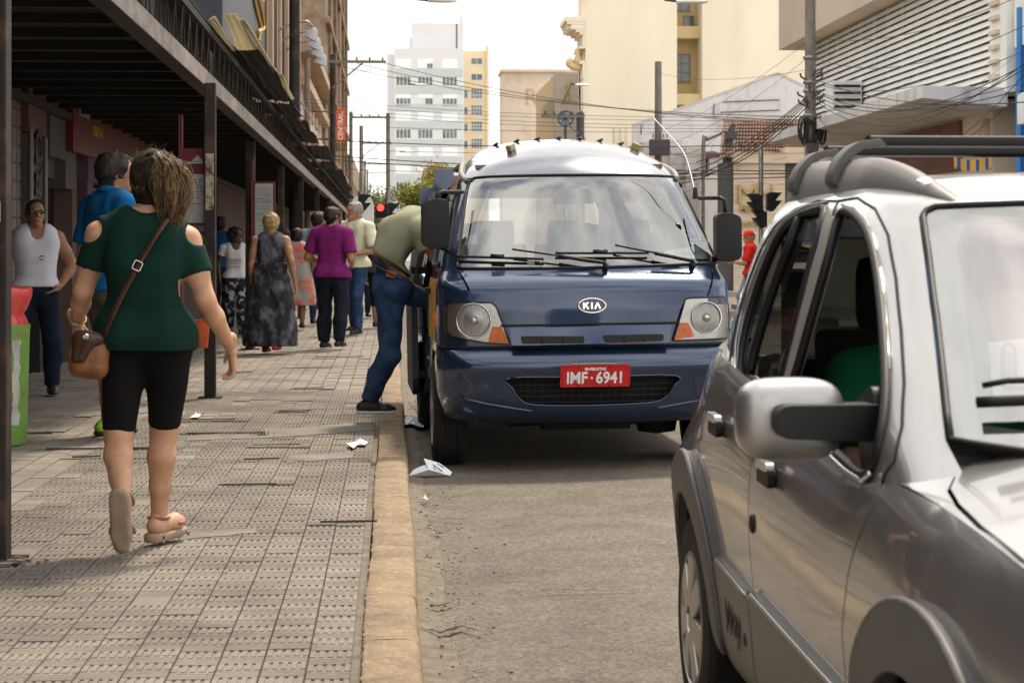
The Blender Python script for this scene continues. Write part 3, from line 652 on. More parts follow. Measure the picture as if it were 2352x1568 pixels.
for z in (258, 320): mb.beam((TX(772), Y0 + .07, TZ(z)), (LX - .1, Y0 + .07, TZ(z)), .05)
mb.build('bracket', 'dark_grey', sg)
mb = MB()
for k in range(4): mb.box((TX(772.6 + 5.2 * k), Y0 + .02, TZ(349)), (TX(776 + 5.2 * k), Y0 + .12, TZ(329)))
mb.build('lower_strips', 'brown_panel', sg)

# --- shops under the bus canopy (left house line), colours darkened to deepen its shade
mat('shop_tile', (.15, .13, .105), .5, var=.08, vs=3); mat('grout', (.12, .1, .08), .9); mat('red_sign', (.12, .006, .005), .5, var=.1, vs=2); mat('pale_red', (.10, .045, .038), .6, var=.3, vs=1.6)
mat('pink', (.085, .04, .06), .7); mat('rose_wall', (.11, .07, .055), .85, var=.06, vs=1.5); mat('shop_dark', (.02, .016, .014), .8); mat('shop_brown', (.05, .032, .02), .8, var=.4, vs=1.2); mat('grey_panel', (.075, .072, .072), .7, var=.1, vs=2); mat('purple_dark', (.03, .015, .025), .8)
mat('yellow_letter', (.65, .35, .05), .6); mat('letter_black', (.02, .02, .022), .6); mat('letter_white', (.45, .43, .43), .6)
sh = empty('shop_row', (0, 0, 0), label='shaded row of shop fronts under the bus canopy', cat='shop')
def wy(px): return -WX * 4500 / (900 - px)             # photo column -> distance along the house line
def wz(px, py): return HC + (583 - py) * wy(px) / F
def shop(name, x0, x1, z0, z1, m, dx=0, par=None, th=.2): mb = MB(); mb.box((WX - th + dx, wy(x0), z0), (WX + dx, wy(x1), z1)); return mb.build(name, m, par or sh)
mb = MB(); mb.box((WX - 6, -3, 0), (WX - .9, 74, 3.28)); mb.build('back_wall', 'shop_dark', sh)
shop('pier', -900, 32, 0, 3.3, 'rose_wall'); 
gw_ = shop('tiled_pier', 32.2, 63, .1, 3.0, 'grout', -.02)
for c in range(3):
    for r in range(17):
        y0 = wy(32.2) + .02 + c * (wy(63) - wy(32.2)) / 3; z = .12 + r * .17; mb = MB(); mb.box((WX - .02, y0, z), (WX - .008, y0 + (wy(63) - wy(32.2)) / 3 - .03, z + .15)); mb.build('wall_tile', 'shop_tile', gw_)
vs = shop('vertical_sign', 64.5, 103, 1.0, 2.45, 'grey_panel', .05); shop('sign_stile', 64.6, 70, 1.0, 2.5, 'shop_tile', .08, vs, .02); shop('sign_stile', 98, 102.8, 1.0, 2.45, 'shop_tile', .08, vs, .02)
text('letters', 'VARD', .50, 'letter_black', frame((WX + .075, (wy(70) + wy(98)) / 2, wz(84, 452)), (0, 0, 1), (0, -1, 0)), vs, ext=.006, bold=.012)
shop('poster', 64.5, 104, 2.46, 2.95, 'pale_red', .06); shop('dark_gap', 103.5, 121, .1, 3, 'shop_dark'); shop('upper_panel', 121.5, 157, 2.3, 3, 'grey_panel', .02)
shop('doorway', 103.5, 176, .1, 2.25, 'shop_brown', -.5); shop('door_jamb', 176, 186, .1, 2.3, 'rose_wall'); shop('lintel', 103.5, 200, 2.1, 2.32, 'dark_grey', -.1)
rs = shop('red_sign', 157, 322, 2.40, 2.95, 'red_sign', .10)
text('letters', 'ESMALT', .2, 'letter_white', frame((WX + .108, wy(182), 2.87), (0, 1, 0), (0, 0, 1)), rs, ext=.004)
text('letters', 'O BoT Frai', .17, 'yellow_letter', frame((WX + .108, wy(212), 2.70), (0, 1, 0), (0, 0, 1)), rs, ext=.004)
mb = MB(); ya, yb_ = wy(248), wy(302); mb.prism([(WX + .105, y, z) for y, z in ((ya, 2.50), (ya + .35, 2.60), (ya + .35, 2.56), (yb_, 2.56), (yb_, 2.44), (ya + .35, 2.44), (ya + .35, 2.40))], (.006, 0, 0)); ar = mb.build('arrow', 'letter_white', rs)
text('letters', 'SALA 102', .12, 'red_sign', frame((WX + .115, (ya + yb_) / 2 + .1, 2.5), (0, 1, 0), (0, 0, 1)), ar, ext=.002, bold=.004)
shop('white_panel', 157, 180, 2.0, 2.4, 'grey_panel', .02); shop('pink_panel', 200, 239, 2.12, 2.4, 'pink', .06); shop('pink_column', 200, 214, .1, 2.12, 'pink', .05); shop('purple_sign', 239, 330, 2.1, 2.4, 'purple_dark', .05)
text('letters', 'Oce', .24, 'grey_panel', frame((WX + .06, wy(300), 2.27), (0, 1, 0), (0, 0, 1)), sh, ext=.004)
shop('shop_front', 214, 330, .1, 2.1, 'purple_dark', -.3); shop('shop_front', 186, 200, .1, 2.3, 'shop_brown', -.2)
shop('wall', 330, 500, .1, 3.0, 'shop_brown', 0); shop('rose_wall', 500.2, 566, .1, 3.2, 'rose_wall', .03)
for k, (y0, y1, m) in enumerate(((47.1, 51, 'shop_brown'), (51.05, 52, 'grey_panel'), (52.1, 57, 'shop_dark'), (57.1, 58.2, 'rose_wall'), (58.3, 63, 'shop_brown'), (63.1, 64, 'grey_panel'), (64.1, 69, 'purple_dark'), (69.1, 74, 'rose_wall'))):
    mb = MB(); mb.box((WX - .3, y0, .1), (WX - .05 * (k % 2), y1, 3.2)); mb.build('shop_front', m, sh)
# ================================================================= bus canopy on the left pavement
mat('rust_steel', (.024, .017, .014), .65, metal=.2, var=.3, vs=5, dirt=.6, dcol=(.16, .075, .035), ds=5)
mat('edge_steel', (.27, .225, .19), .5, metal=.45, var=.35, vs=7, dirt=.7, dcol=(.20, .085, .03), ds=4, stretch=(1, .35, 1))
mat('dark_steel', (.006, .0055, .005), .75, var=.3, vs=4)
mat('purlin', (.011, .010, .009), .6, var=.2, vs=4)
mat('peel_paint', (.38, .33, .24), .8, col2=(.08, .05, .035), vs=16, thr=(.45, .6))
def sheet_mat():
    m = mat('translucent_sheet', (.40, .36, .26), .7, var=.25, vs=9, dirt=.4, dcol=(.15, .13, .09), ds=6)
    t = m.node_tree; b = t.nodes['Principled BSDF']; tr = t.nodes.new('ShaderNodeBsdfTranslucent'); tr.inputs[0].default_value = (.62, .56, .42, 1)
    mx = t.nodes.new('ShaderNodeMixShader'); mx.inputs[0].default_value = .6; o = t.nodes['Material Output']; t.links.new(b.outputs[0], mx.inputs[1]); t.links.new(tr.outputs[0], mx.inputs[2]); t.links.new(mx.outputs[0], o.inputs[0])
sheet_mat()
bc = empty('bus_canopy', (0, 0, 0), label='long rusty steel bus shelter canopy over the left pavement', cat='canopy')
BX = -1.575
mb = MB(); mb.box((BX - .03, 2, 2.70), (BX + .03, 72, 2.835)); mb.build('edge_beam', 'edge_steel', bc)
mb = MB(); mb.box((BX - .09, 2, 2.692), (BX + .031, 72, 2.70 - .001)); mb.build('beam_flange', 'rust_steel', bc)
mb = MB(); mb.box((BX - .03, 2, 3.17), (BX + .03, 72, 3.23)); mb.build('upper_chord', 'dark_steel', bc)
y = 4.0; k = 0
while y < 71.5:
    mb = MB(); lean = .16 if k % 2 else -.10
    mb.tube([(BX + .012, y, 2.83), (BX + .012, y + lean, 3.18)], .006, 5); mb.build('truss_rod', 'rust_steel', bc); y += .24 + .02 * (k % 3); k += 1
# purlins and dark deck
for j in range(78):
    y = 5.5 + j * .85; mb = MB(); mb.beam((WX - .1, y, 2.86), (BX - .03, y, 2.86), .05, .07); mb.build('purlin', 'purlin', bc)
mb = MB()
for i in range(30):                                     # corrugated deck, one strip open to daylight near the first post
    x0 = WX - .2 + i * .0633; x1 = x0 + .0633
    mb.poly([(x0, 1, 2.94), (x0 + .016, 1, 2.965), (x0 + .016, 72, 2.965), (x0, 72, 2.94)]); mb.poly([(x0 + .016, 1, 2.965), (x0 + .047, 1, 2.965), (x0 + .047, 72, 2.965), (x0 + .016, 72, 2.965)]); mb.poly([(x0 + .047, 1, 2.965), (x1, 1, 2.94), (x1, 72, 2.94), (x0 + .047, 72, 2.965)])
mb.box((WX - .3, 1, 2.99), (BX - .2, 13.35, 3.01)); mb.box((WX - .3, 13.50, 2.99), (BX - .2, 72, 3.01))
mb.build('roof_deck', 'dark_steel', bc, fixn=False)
mb = MB(); mb.box((-1.80, 1, 2.84), (-1.785, 72, 3.30)); mb.build('dark_backing', 'dark_steel', bc)  # dark sheet added behind the truss so the space there reads as shade
mb = MB(); mb.box((WX + .02, 1, 2.72), (WX + .09, 72, 2.80)); mb.build('wall_beam', 'purlin', bc)
# outer roof sheets, uneven and sagging
rr = random.Random(21)
def sheet(q, m, nm='roof_sheet', wv=.012):
    """corrugated sheet from four corners (near-in, near-out, far-out, far-in)"""
    mb = MB(); q = [Vector(p) for p in q]; nu, nv = 14, 8
    for side in (0, 1):
        for j in range(nv + 1):
            for i in range(nu + 1):
                u, v = i / nu, j / nv; p = q[0].lerp(q[1], u).lerp(q[3].lerp(q[2], u), v); p = p + Vector((0, 0, wv * math.sin(i * 2.6) + .012 * side + .02 * math.sin(v * 3 + u * 2))); mb.v.append(tuple(p))
    n = (nu + 1) * (nv + 1)
    for j in range(nv):
        for i in range(nu):
            b = j * (nu + 1) + i; f = (b, b + 1, b + nu + 2, b + nu + 1); mb.face(f); mb.face(tuple(x + n for x in f[::-1]))
    for j in range(nv):
        for i in (0, nu): b = j * (nu + 1) + i; mb.face((b, b + nu + 1, b + nu + 1 + n, b + n))
    for i in range(nu):
        for j in (0, nv): b = j * (nu + 1) + i; mb.face((b, b + 1, b + 1 + n, b + n))
    return mb.build(nm, m, bc, smooth=40)
y = 3.0
while y < 71:
    ln = rr.uniform(1.5, 2.6); dz = rr.uniform(-.06, .08); ex = rr.uniform(-.10, .06)
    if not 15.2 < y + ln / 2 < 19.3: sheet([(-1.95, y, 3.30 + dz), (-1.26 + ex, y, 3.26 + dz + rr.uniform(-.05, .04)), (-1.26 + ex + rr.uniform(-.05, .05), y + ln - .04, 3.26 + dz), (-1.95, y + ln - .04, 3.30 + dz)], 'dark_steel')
    y += ln
sheet([(-2.2, 15, 3.36), (-1.60, 15, 3.30), (-1.55, 19.4, 3.30), (-2.2, 19.4, 3.36)], 'dark_steel')
zs = 3.33
for a, b, c, d in (((479.5, 49), (495, 46), (541, 112), (521, 117)), ((514, 36), (546, 42), (592, 109), (544, 116)), ((551, 47), (566, 56), (640, 166), (600, 125)), ((641, 172), (650, 178), (676, 224), (650, 238)), ((690, 236), (694, 240), (736, 302), (728, 300))):
    sheet([at(*a, z=zs), at(*b, z=zs - .03), at(*c, z=zs - .02), at(*d, z=zs + .01)], 'translucent_sheet', wv=.008)
# posts with base plates, the second with peeling paint
for i, (px, Y, wd) in enumerate(((4, 7.62, .112), (483, 16.2, .092), (575, 24.4, .115), (645, 31, .1), (690, 36, .1), (727, 42, .1), (753, 50, .1), (775, 58, .1), (790, 66, .1))):
    X = at(px, 583, Y=Y).x
    if i == 0: X = -1.522
    mb = MB(); mb.box((X - wd / 2, Y - wd / 2, .10), (X + wd / 2, Y + wd / 2, 2.70)); p = mb.build('post', 'rust_steel', bc, bev=.008)
    mb = MB(); mb.cbox((X, Y, .125), (wd * 2, wd * 2, .012)); mb.build('base_plate', 'rust_steel', p)
    if i == 1: mb = MB(); mb.box((X - wd / 2 + .012, Y - wd / 2 - .003, 1.66), (X + wd / 2 - .012, Y - wd / 2 + .001, 2.12)); mb.build('peeling_paint', 'peel_paint', p)
    if i == 0:
        mb = MB(); mb.box((X - .02, Y - wd / 2 - .003, 1.42), (X + wd / 2 - .022, Y - wd / 2 + .001, 1.50)); mb.build('sticker', 'shutter', p); mat('green_ink', (.01, .25, .15), .6)
        mb = MB(); mb.prism([(X - .012, Y - wd / 2 - .005, 1.485), (X + .006, Y - wd / 2 - .005, 1.43), (X + .024, Y - wd / 2 - .005, 1.488), (X + .015, Y - wd / 2 - .005, 1.488), (X + .006, Y - wd / 2 - .005, 1.455), (X - .003, Y - wd / 2 - .005, 1.485)], (0, .002, 0)); mb.build('sticker_mark', 'green_ink', p)
        mb = MB(); rr2 = random.Random(2)
        for q in range(40): s = rr2.uniform(.004, .014); mb.cbox((X + rr2.gauss(.05, .05), Y - .03 + rr2.gauss(0, .05), .122 + s * .4), (s * 2, s * 2, s))
        tag(mb.build('rubble', 'mortar'), 'crumbled mortar at the foot of the nearest canopy post', 'rubble', kind='stuff')
# bus information panels
mat('maroon', (.10, .012, .012), .6, var=.2, vs=5); mat('timetable', (.30, .31, .29), .6, var=.12, vs=5, dirt=.35, dcol=(.25, .27, .12), ds=4); mat('ink', (.09, .09, .12), .7)
def info_panel(px0, px1, py0, py1, Y, label, red):
    a = at(px0, py0, Y=Y); b = at(px1, py1, Y=Y); o = empty('information_panel', (0, 0, 0), label=label, cat='notice board'); f = .025
    mb = MB(); mb.box((a.x - f, Y, b.z - f), (b.x + f, Y + .05, a.z + f)); mb.build('backing', 'maroon', o)
    zt = a.z - (a.z - b.z) * red
    mb = MB(); mb.box((a.x, Y - .006, b.z), (b.x, Y - .001, zt)); s = mb.build('sheet', 'timetable', o)
    rr = random.Random(int(px0)); mb = MB(); z = zt - .05
    while z > b.z + .12:
        x = a.x + .02
        while x < b.x - .03: l = rr.uniform(.01, .04); mb.box((x, Y - .009, z), (min(b.x - .015, x + l), Y - .0065, z + .007)); x += l + .015
        z -= rr.choice((.022, .03, .05))
    tag(mb.build('print', 'ink', s), kind='stuff')
    mb = MB(); mb.box((a.x - .05, Y - .01, .12), (a.x - .03 + .012, Y + .05, a.z + .3)); mb.box((a.x - .05, Y + .001, b.z - .10), (b.x + .05, Y + .03, b.z - .07)); mb.build('stand', 'maroon', o)
    return o, a, b
o, a, b = info_panel(424, 472, 348, 512, 16.25, 'red topped bus timetable board beside the peeling post', .32)
mb = MB(); mb.box((a.x + .02, 16.24, a.z - .10), (b.x - .02, 16.247, a.z - .085)); mb.prism([(a.x + .06, 16.24, a.z - .08), (a.x + .15, 16.24, a.z - .08), (a.x + .105, 16.24, a.z - .03)], (0, .007, 0)); mb.build('emblem', 'timetable', o)
mb = MB(); mb.box((a.x - .02, 16.243, a.z - .235), (b.x, 16.247, a.z - .2)); mb.build('torn_strip', 'timetable', o)
o, a, b = info_panel(586, 627, 422, 545, 24.2, 'white paper bus timetable on a dark board behind the blonde woman', .0)
text('letters', '-SE\nLLE"', .07, 'ink', frame(((a.x + b.x) / 2 + .02, 24.19, b.z + .07), (1, 0, 0), (0, 0, 1)), o, ext=.001, bold=.002)
# orange litter bin hung on the second post
mat('orange_bin', (.50, .085, .025), .5, var=.25, vs=6, dirt=.5, dcol=(.12, .06, .04), ds=8)
ob = empty('orange_bin', (0, 0, 0), label='small orange litter bin hanging on the canopy post behind the woman', cat='bin')
a = at(462, 770, Y=16.05); mb = MB(); mb.lathe([(.0, -.10), (.055, -.10), (.072, .12), (.078, .125), (.07, .115), (.05, -.08)], 20, Matrix.Translation(a)); mb.build('bucket', 'orange_bin', ob, smooth=40)
mb = MB(); mb.beam((a.x, 16.05, a.z + .06), (-1.5, 16.17, a.z + .06), .02); mb.build('hanger', 'rust_steel', ob)
# green litter bin with a red bag
mat('bin_green', (.17, .33, .07), .45, var=.12, vs=4, dirt=.7, dcol=(.14, .10, .04), ds=9); mat('bin_paper', (.42, .42, .38), .8, var=.2, vs=8)
mat('bag_red', (.62, .075, .075), .3, var=.2, vs=8, alpha=1)
gb_ = empty('green_bin', (0, 0, 0), label='battered green litter bin with a red plastic bag, cut by the left edge', cat='bin')
c = at(6, 1016, z=.12); bxp, byp = c.x, 12.3
mb = MB(); mb.lathe([(.0, .005), (.165, .005), (.172, .02), (.19, .70), (.195, .745), (.188, .745), (.182, .70), (.16, .05), (.0, .04)], 36, Matrix.Translation((bxp, byp, .12))); body = mb.build('drum', 'bin_green', gb_, smooth=40)
mb = MB()
for k in range(9):
    a0 = -.75 + .02 * math.sin(k * 2); z0 = .13 + k * .058; r0 = .172 + .018 * z0 / .7
    P = [(bxp + (r0 + .004) * math.cos(a0 + d), byp + (r0 + .004) * math.sin(a0 + d), .12 + zz) for d, zz in ((-.16 - .05 * math.sin(k * 1.7), z0), (.13 + .06 * math.sin(k * 2.3), z0), (.11 + .07 * math.sin(k * 2.3 + 2.3), z0 + .058), (-.15 - .05 * math.sin(k * 1.7 + 1.7), z0 + .058))]; mb.poly(P)
mb.build('torn_poster', 'bin_paper', gb_)
def bag():
    mb = MB(); n = 48; prof = [(.17, .72), (.185, .75), (.178, .80), (.165, .84), (.15, .87), (.17, .90), (.20, .98), (.205, 1.03), (.19, 1.05), (.17, 1.03), (.14, .96)]
    for i, (r, z) in enumerate(prof):
        for j in range(n):
            a = 2 * math.pi * j / n; q = r * (1 + .025 * math.sin(a * 7 + i * .4) + .02 * math.sin(a * 17 + 1)); mb.v.append((bxp + q * math.cos(a), byp + q * math.sin(a), .12 + z * .93 + .006 * math.sin(a * 5 + 1)))
    for i in range(len(prof) - 1):
        for j in range(n): j2 = (j + 1) % n; mb.face((i * n + j, i * n + j2, (i + 1) * n + j2, (i + 1) * n + j))
    return mb
bag().build('plastic_bag', 'bag_red', gb_, smooth=True)

# ================================================================= poles, lamps, signals, cables
def pole(name, label, base, h, r0, r1, m='pole_concrete', arms=(), group=None):
    o = empty(name, base, label=label, cat='pole', group=group); mb = MB(); mb.tube([(0, 0, 0), (0, 0, h)], [r0, r1], 12); mb.build('shaft', m, o, smooth=40)
    for (x0, x1, z, brace) in arms:
        mb = MB(); mb.beam((x0, -.1, z), (x1, -.1, z), .10, .11); a = mb.build('cross_arm', 'pole_concrete', o)
        if brace: mb = MB(); mb.beam((x0 * .6 + x1 * .4 if abs(x0) > abs(x1) else x0 * .4 + x1 * .6, -.1, z - .05), (0, -.1, z - abs(x1 - x0) * .45), .06); mb.build('brace', 'pole_concrete', o)
        for t in (.08, .3, .5, .72, .94): mb = MB(); mb.lathe([(.0, 0), (.03, .0), (.05, .05), (.02, .08), (.045, .11), (.0, .16)], 8, Matrix.Translation((x0 + (x1 - x0) * t, -.1, z + .055))); mb.build('insulator', 'dark_grey', a)
    return o
def gx(px, Y): return at(px, 583, Y=Y).x
def gz(py, Y): return HC + (583 - py) * Y / F
pole('utility_pole', 'thick brown utility pole rising behind the canopy roof at left', (gx(677, 45), 45, 0), 14, .14, .10, 'rust_steel')
Y = 60; tl = gx(706, 52)
pole('utility_pole', 'short wooden pole stub between canopy roof and salmon building', (gx(706, 70), 70, 0), gz(136, 70), .11, .10, 'pole_concrete')
pole('utility_pole', 'dark utility pole with a wide cross arm left of the tower', (gx(764, 80), 80, 0), gz(128, 80), .13, .11, 'rust_steel', [(gx(752, 80) - gx(764, 80), gx(887, 80) - gx(764, 80), gz(144, 80), True)])
pole('utility_pole', 'slim utility pole whose cross arm points at the tower', (gx(806, 112), 112, 0), gz(258, 112), .12, .1, 'pole_concrete', [(-.1, gx(896, 112) - gx(806, 112), gz(271, 112), False)])
pole('utility_pole', 'far utility pole under the second cross arm by the tower', (gx(830, 138), 138, 0), gz(290, 138), .16, .14, 'steel', [(-.1, gx(900, 138) - gx(830, 138), gz(330, 138), True)])
pole('utility_pole', 'thin tall pole standing in front of the tower left edge', (gx(891, 112), 112, 0), gz(262, 112), .13, .11, 'pole_concrete')
for k, (y_, Yk) in enumerate(((378, 190), (398, 230), (428, 280))):
    pole('utility_pole', ('faint far pole with crossbars low beside the tower', 'very distant crossbar pole near the treetops', 'smallest most distant crossbar pole over the trees')[k], (gx(838 + 6 * k, Yk), Yk, 0), gz(y_ - 8, Yk), .14, .12, 'pole_concrete', [(-.3, gx(892, Yk) - gx(838 + 6 * k, Yk), gz(y_, Yk), False)])
rp_ = pole('utility_pole', 'concrete utility pole hung with cable coils before the louvred building', (gx(1861, 39), 39, .12), 9, .125, .10, 'pole_concrete')
for z in (gz(128, 39), gz(185, 39), gz(205, 39), gz(262, 39)): mb = MB(); mb.lathe([(.14, -.03), (.15, 0), (.14, .03), (.11, .03), (.11, -.03)], 12, Matrix.Translation((0, 0, z - .12))); mb.build('band', 'steel', rp_)
mb = MB()
for i in range(16):
    a = rnd.uniform(0, 6.28); z = rnd.uniform(gz(255, 39), gz(165, 39)) - .12; mb.tube([(.13 * math.cos(a), .13 * math.sin(a), z), (.24 * math.cos(a), .24 * math.sin(a), z + .05), (.26 * math.cos(a), .26 * math.sin(a), z + .12)], .02, 6)
tag(mb.build('hooks', 'dark_grey', rp_), kind='stuff')
mb = MB()
for dx in (-.17, -.05, .10, .2):
    for k in range(7):
        P = [(dx + .03 * math.sin(k), -.18 + .02 * k, gz(305, 39) - .12 + .24 * math.sin(t / 12 * 6.283) + .02 * k) for t in range(13)]; P = [(p[0] + .07 * math.cos(i / 12 * 6.283), p[1], p[2]) for i, p in enumerate(P)]; mb.tube(P, .012, 5, cap=False)
mb.build('cable_coil', 'cable', rp_)
mb = MB(); mb.box((-.10, -.24, gz(349, 39) - .12), (.12, -.13, gz(328, 39) - .12)); mb.build('junction_box', 'grey_panel', rp_, bev=.01)
tp = pole('utility_pole', 'grey utility pole with a transformer behind the van roof', (gx(1512, 68), 68, 0), gz(139, 68), .15, .12)
mb = MB(); mb.box((-.35, -.5, gz(357, 68)), (.35, -.13, gz(320, 68))); mb.build('transformer', 'dark_grey', tp, bev=.04)
for k in range(5): mb = MB(); mb.beam((-.25 + .12 * k, -.52, gz(318, 68)), (-.25 + .12 * k, -.52, gz(308, 68)), .04); mb.build('bushing', 'dark_grey', tp)
lp = empty('street_lamp', (gx(1616, 66), 66, 0), label='pale steel lamp post with a bent arm behind the van antenna', cat='street lamp')
mb = MB(); x0 = gx(1616, 66); mb.tube(spline([(0, 0, 0), (0, 0, gz(340, 66)), (.15, 0, gz(318, 66)), (gx(1662, 66) - x0, 0, gz(301, 66))], 8), .07, 8); mb.build('post', 'steel', lp, smooth=True)
mb = MB(); mb.lathe([(.0, -.05), (.12, -.03), (.14, .03), (.05, .1), (.0, .1)], 10, Matrix.Translation((gx(1668, 66) - x0, 0, gz(300, 66)))); mb.build('lamp_head', 'dark_grey', lp)
st = empty('leaning_pole', (gx(1668, 64), 64, 0), label='leaning black cable stub pole above the tiled roof', cat='pole')
mb = MB(); mb.tube([(0, 0, gz(430, 64)), (gx(1672, 64) - gx(1668, 64), 0, gz(330, 64)), (gx(1685, 64) - gx(1668, 64), 0, gz(282, 64))], [.14, .16, .09], 10); mb.box((-.08, -.25, gz(318, 64)), (.32, -.12, gz(300, 64))); mb.build('shaft', 'dark_grey', st)
mb = MB(); mb.tube([(0, 0, 0), (0, 0, gz(425, 64))], .1, 8); mb.build('lower_shaft', 'pole_concrete', st)
# street lamps hanging at the left sign: four swan-neck floodlights
mat('lamp_grey', (.40, .41, .45), .5)
for k in range(4):
    y = 60 + 2.7 * k; o = empty('floodlight', (-2.41, y, 8.0), label=('nearest', 'second', 'third', 'farthest')[k] + ' of four swan-neck floodlights over the navy shop front', cat='lamp', group='floodlights on swan necks')
    mb = MB(); mb.tube(spline([(-1.3, 0, -.05), (-.7, 0, .28), (-.2, 0, .38), (0, 0, .22)]), .035, 6); mb.build('arm', 'steel', o, smooth=True)
    mb = MB(); mb.lathe([(.0, .20), (.08, .17), (.19, -.03), (.22, -.18), (.19, -.18), (.0, -.06)], 14, Matrix.Rotation(R(25), 4, 'Y')); mb.build('shade', 'lamp_grey', o, smooth=40)
def arm_lamp(px, py, Y, label, s=1.):
    p = at(px, py, Y=Y); o = empty('cable_lamp', p, label=label, cat='street lamp'); mb = MB()
    mb.lathe([(.0, .10), (.16, .08), (.26, 0), (.24, -.06), (.0, -.07)], 14, Matrix.Diagonal((1.9 * s, .8 * s, s, 1))); mb.build('lamp_head', 'slat', o, smooth=40)
    mb = MB(); mb.tube([(-.45 * s, 0, 0), (-.8 * s, 0, .03)], .05 * s, 6); mb.build('mount', 'dark_grey', o)
arm_lamp(1015, 1, 62, 'lamp head hung over the street at the top edge'); arm_lamp(970, 195, 125, 'pale lamp head in front of the upper tower windows'); arm_lamp(940, 349, 170, 'small pale lamp head low in front of the tower'); arm_lamp(1337, 195, 62, 'white lamp head beside the cream building corner', .5); arm_lamp(1588, 3, 40, 'lamp head at the top edge before the cream light well', .7)
cp = pole('utility_pole', 'dark pole with wide cross arm directly behind the van roof', (gx(1333, 75), 75, 0), gz(258, 75), .17, .15, 'dark_grey', [(gx(1243, 75) - gx(1333, 75), .15, gz(266, 75), True)])
dk = empty('round_lattice', (0, 0, 0), label='round blue lattice sign behind the cross arm pole', cat='sign'); c = at(1299, 272, Y=77)
mb = MB(); mb.tube([(c.x + .30 * math.cos(t * .2618), c.y, c.z + .30 * math.sin(t * .2618)) for t in range(25)], .03, 6, cap=False)
for t in range(4): mb.beam((c.x - .30 * math.cos(t * .785), c.y, c.z - .30 * math.sin(t * .785)), (c.x + .30 * math.cos(t * .785), c.y, c.z + .30 * math.sin(t * .785)), .03)
mb.build('ring', 'dark_grey', dk)
mb = MB(); mb.lathe([(0, 0), (.28, 0), (.28, .02), (0, .02)], 24, frame((c.x, c.y + .05, c.z), (1, 0, 0), (0, 0, 1))); mat('pale_blue', (.35, .5, .58), .6); mb.build('disc', 'pale_blue', dk)
mb = MB(); mb.tube([(c.x, c.y + .06, c.z - .3), (c.x, c.y + .06, 0)], .05, 6); mb.build('mast', 'dark_grey', dk)

def signal(name, label, px, Y, heads, pxp, top, m='steel'):
    o = empty(name, (gx(pxp, Y), Y, 0), label=label, cat='traffic light'); x0 = gx(pxp, Y)
    mb = MB(); mb.tube([(0, 0, 0), (0, 0, gz(top, Y))], .055, 10); mb.build('pole', m, o, smooth=40)
    for (hx, y0, y1, side, lit) in heads:
        c = at(hx, (y0 + y1) / 2, Y=Y - .1); h = (y1 - y0) * Y / F; mb = MB(); w_ = .13 if lit != 'ped' else .26
        mb.cbox((c.x - x0, -.1, c.z), (w_ if not lit else .27, .28, h)); hd = mb.build('signal_head', 'black_plastic', o, bev=.01)
        for q in (-.25, .25):
            mb = MB(); zc = c.z + q * h * .95
            if not lit: mb.prism([(c.x - x0, -.22, zc + .13), (c.x - x0 + side * .26, -.22, zc + .12), (c.x - x0 + side * .06, -.22, zc - .12), (c.x - x0, -.22, zc - .12)], (0, .24, 0)); mb.build('visor', 'black_plastic', hd)
            else:
                red = q > 0; mb.lathe([(0, 0), (.09, 0), (.09, .02), (0, .025)], 16, frame((c.x - x0, -.245, zc), (1, 0, 0), (0, 0, 1))); mb.build('lens', 'red_lamp' if red else 'black', hd)
    return o
mat('red_lamp', (1, .03, .02), .4, emit=3.0)
signal('traffic_light', 'black traffic light side-on at the left kerb beyond the canopy', 830, 50, [(829, 447, 488, 1, None)], 827, 440)
signal('pedestrian_signal', 'traffic signal with glowing red pedestrian lamp beside the bending man', 890, 52, [(874, 469, 501, 1, 'ped'), (896, 466, 512, 1, None)], 890, 440)
signal('traffic_light', 'pale pole with black traffic lights before the stone shop', 1748, 44, [(1741, 448, 486, -1, None), (1768, 444, 484, 1, None), (1753, 486, 522, -1, None)], 1748, 328)
# white rounded kiosk at the corner
kk = empty('white_kiosk', (0, 0, 0), label='white rounded kiosk panel at the corner behind the cream-shirted man', cat='kiosk'); Y = 56
mb = MB(); a = at(808, 448, Y=Y); b = at(857, 670, Y=Y); mb.prism([(q[0], Y, q[1]) for q in rounded([(a.x, .1), (b.x, .1), (b.x, a.z), (a.x, a.z)], [.02, .02, .3, .3])], (0, 1.6, 0)); mb.build('shell', 'white_metal', kk, smooth=40)
mb = MB(); mb.box((a.x + .06, Y - .02, .5), (b.x - .12, Y - .002, a.z - .25)); mb.build('door_panel', 'slat', kk)

# overhead cables
def cable(label, spans, r=.012, group=None):
    mb = MB()
    for (x0, y0, Y0_, x1, y1, Y1_, sag) in spans:
        a = at(x0, y0, Y=Y0_); b = at(x1, y1, Y=Y1_); mb.tube([a.lerp(b, t / 14) - Vector((0, 0, sag * 4 * (t / 14) * (1 - t / 14))) for t in range(15)], r * .52, 4, cap=False)
    return tag(mb.build('overhead_cable', 'cable'), label, 'cable', group)
cable('three long cables crossing from the cross arm past the tower to the right pole', [(752, 145, 80, 1858, 268, 60, .5), (820, 146, 80, 1858, 278, 60, .45), (886, 146, 80, 1858, 288, 60, .4)], .022)
cable('four level cables across the tower and cream building', [(700, 228, 62, 1860, 268, 52, .2), (700, 236, 62, 1860, 276, 52, .2), (700, 244, 62, 1860, 286, 52, .22), (690, 252, 62, 1860, 294, 52, .22)], .012)
cable('thin cables low across the tower at mid height', [(700, 285, 60, 1860, 300, 50, .12), (700, 340, 60, 1860, 352, 50, .1), (720, 370, 60, 1700, 372, 55, .15), (700, 384, 60, 1700, 388, 55, .15)], .012)
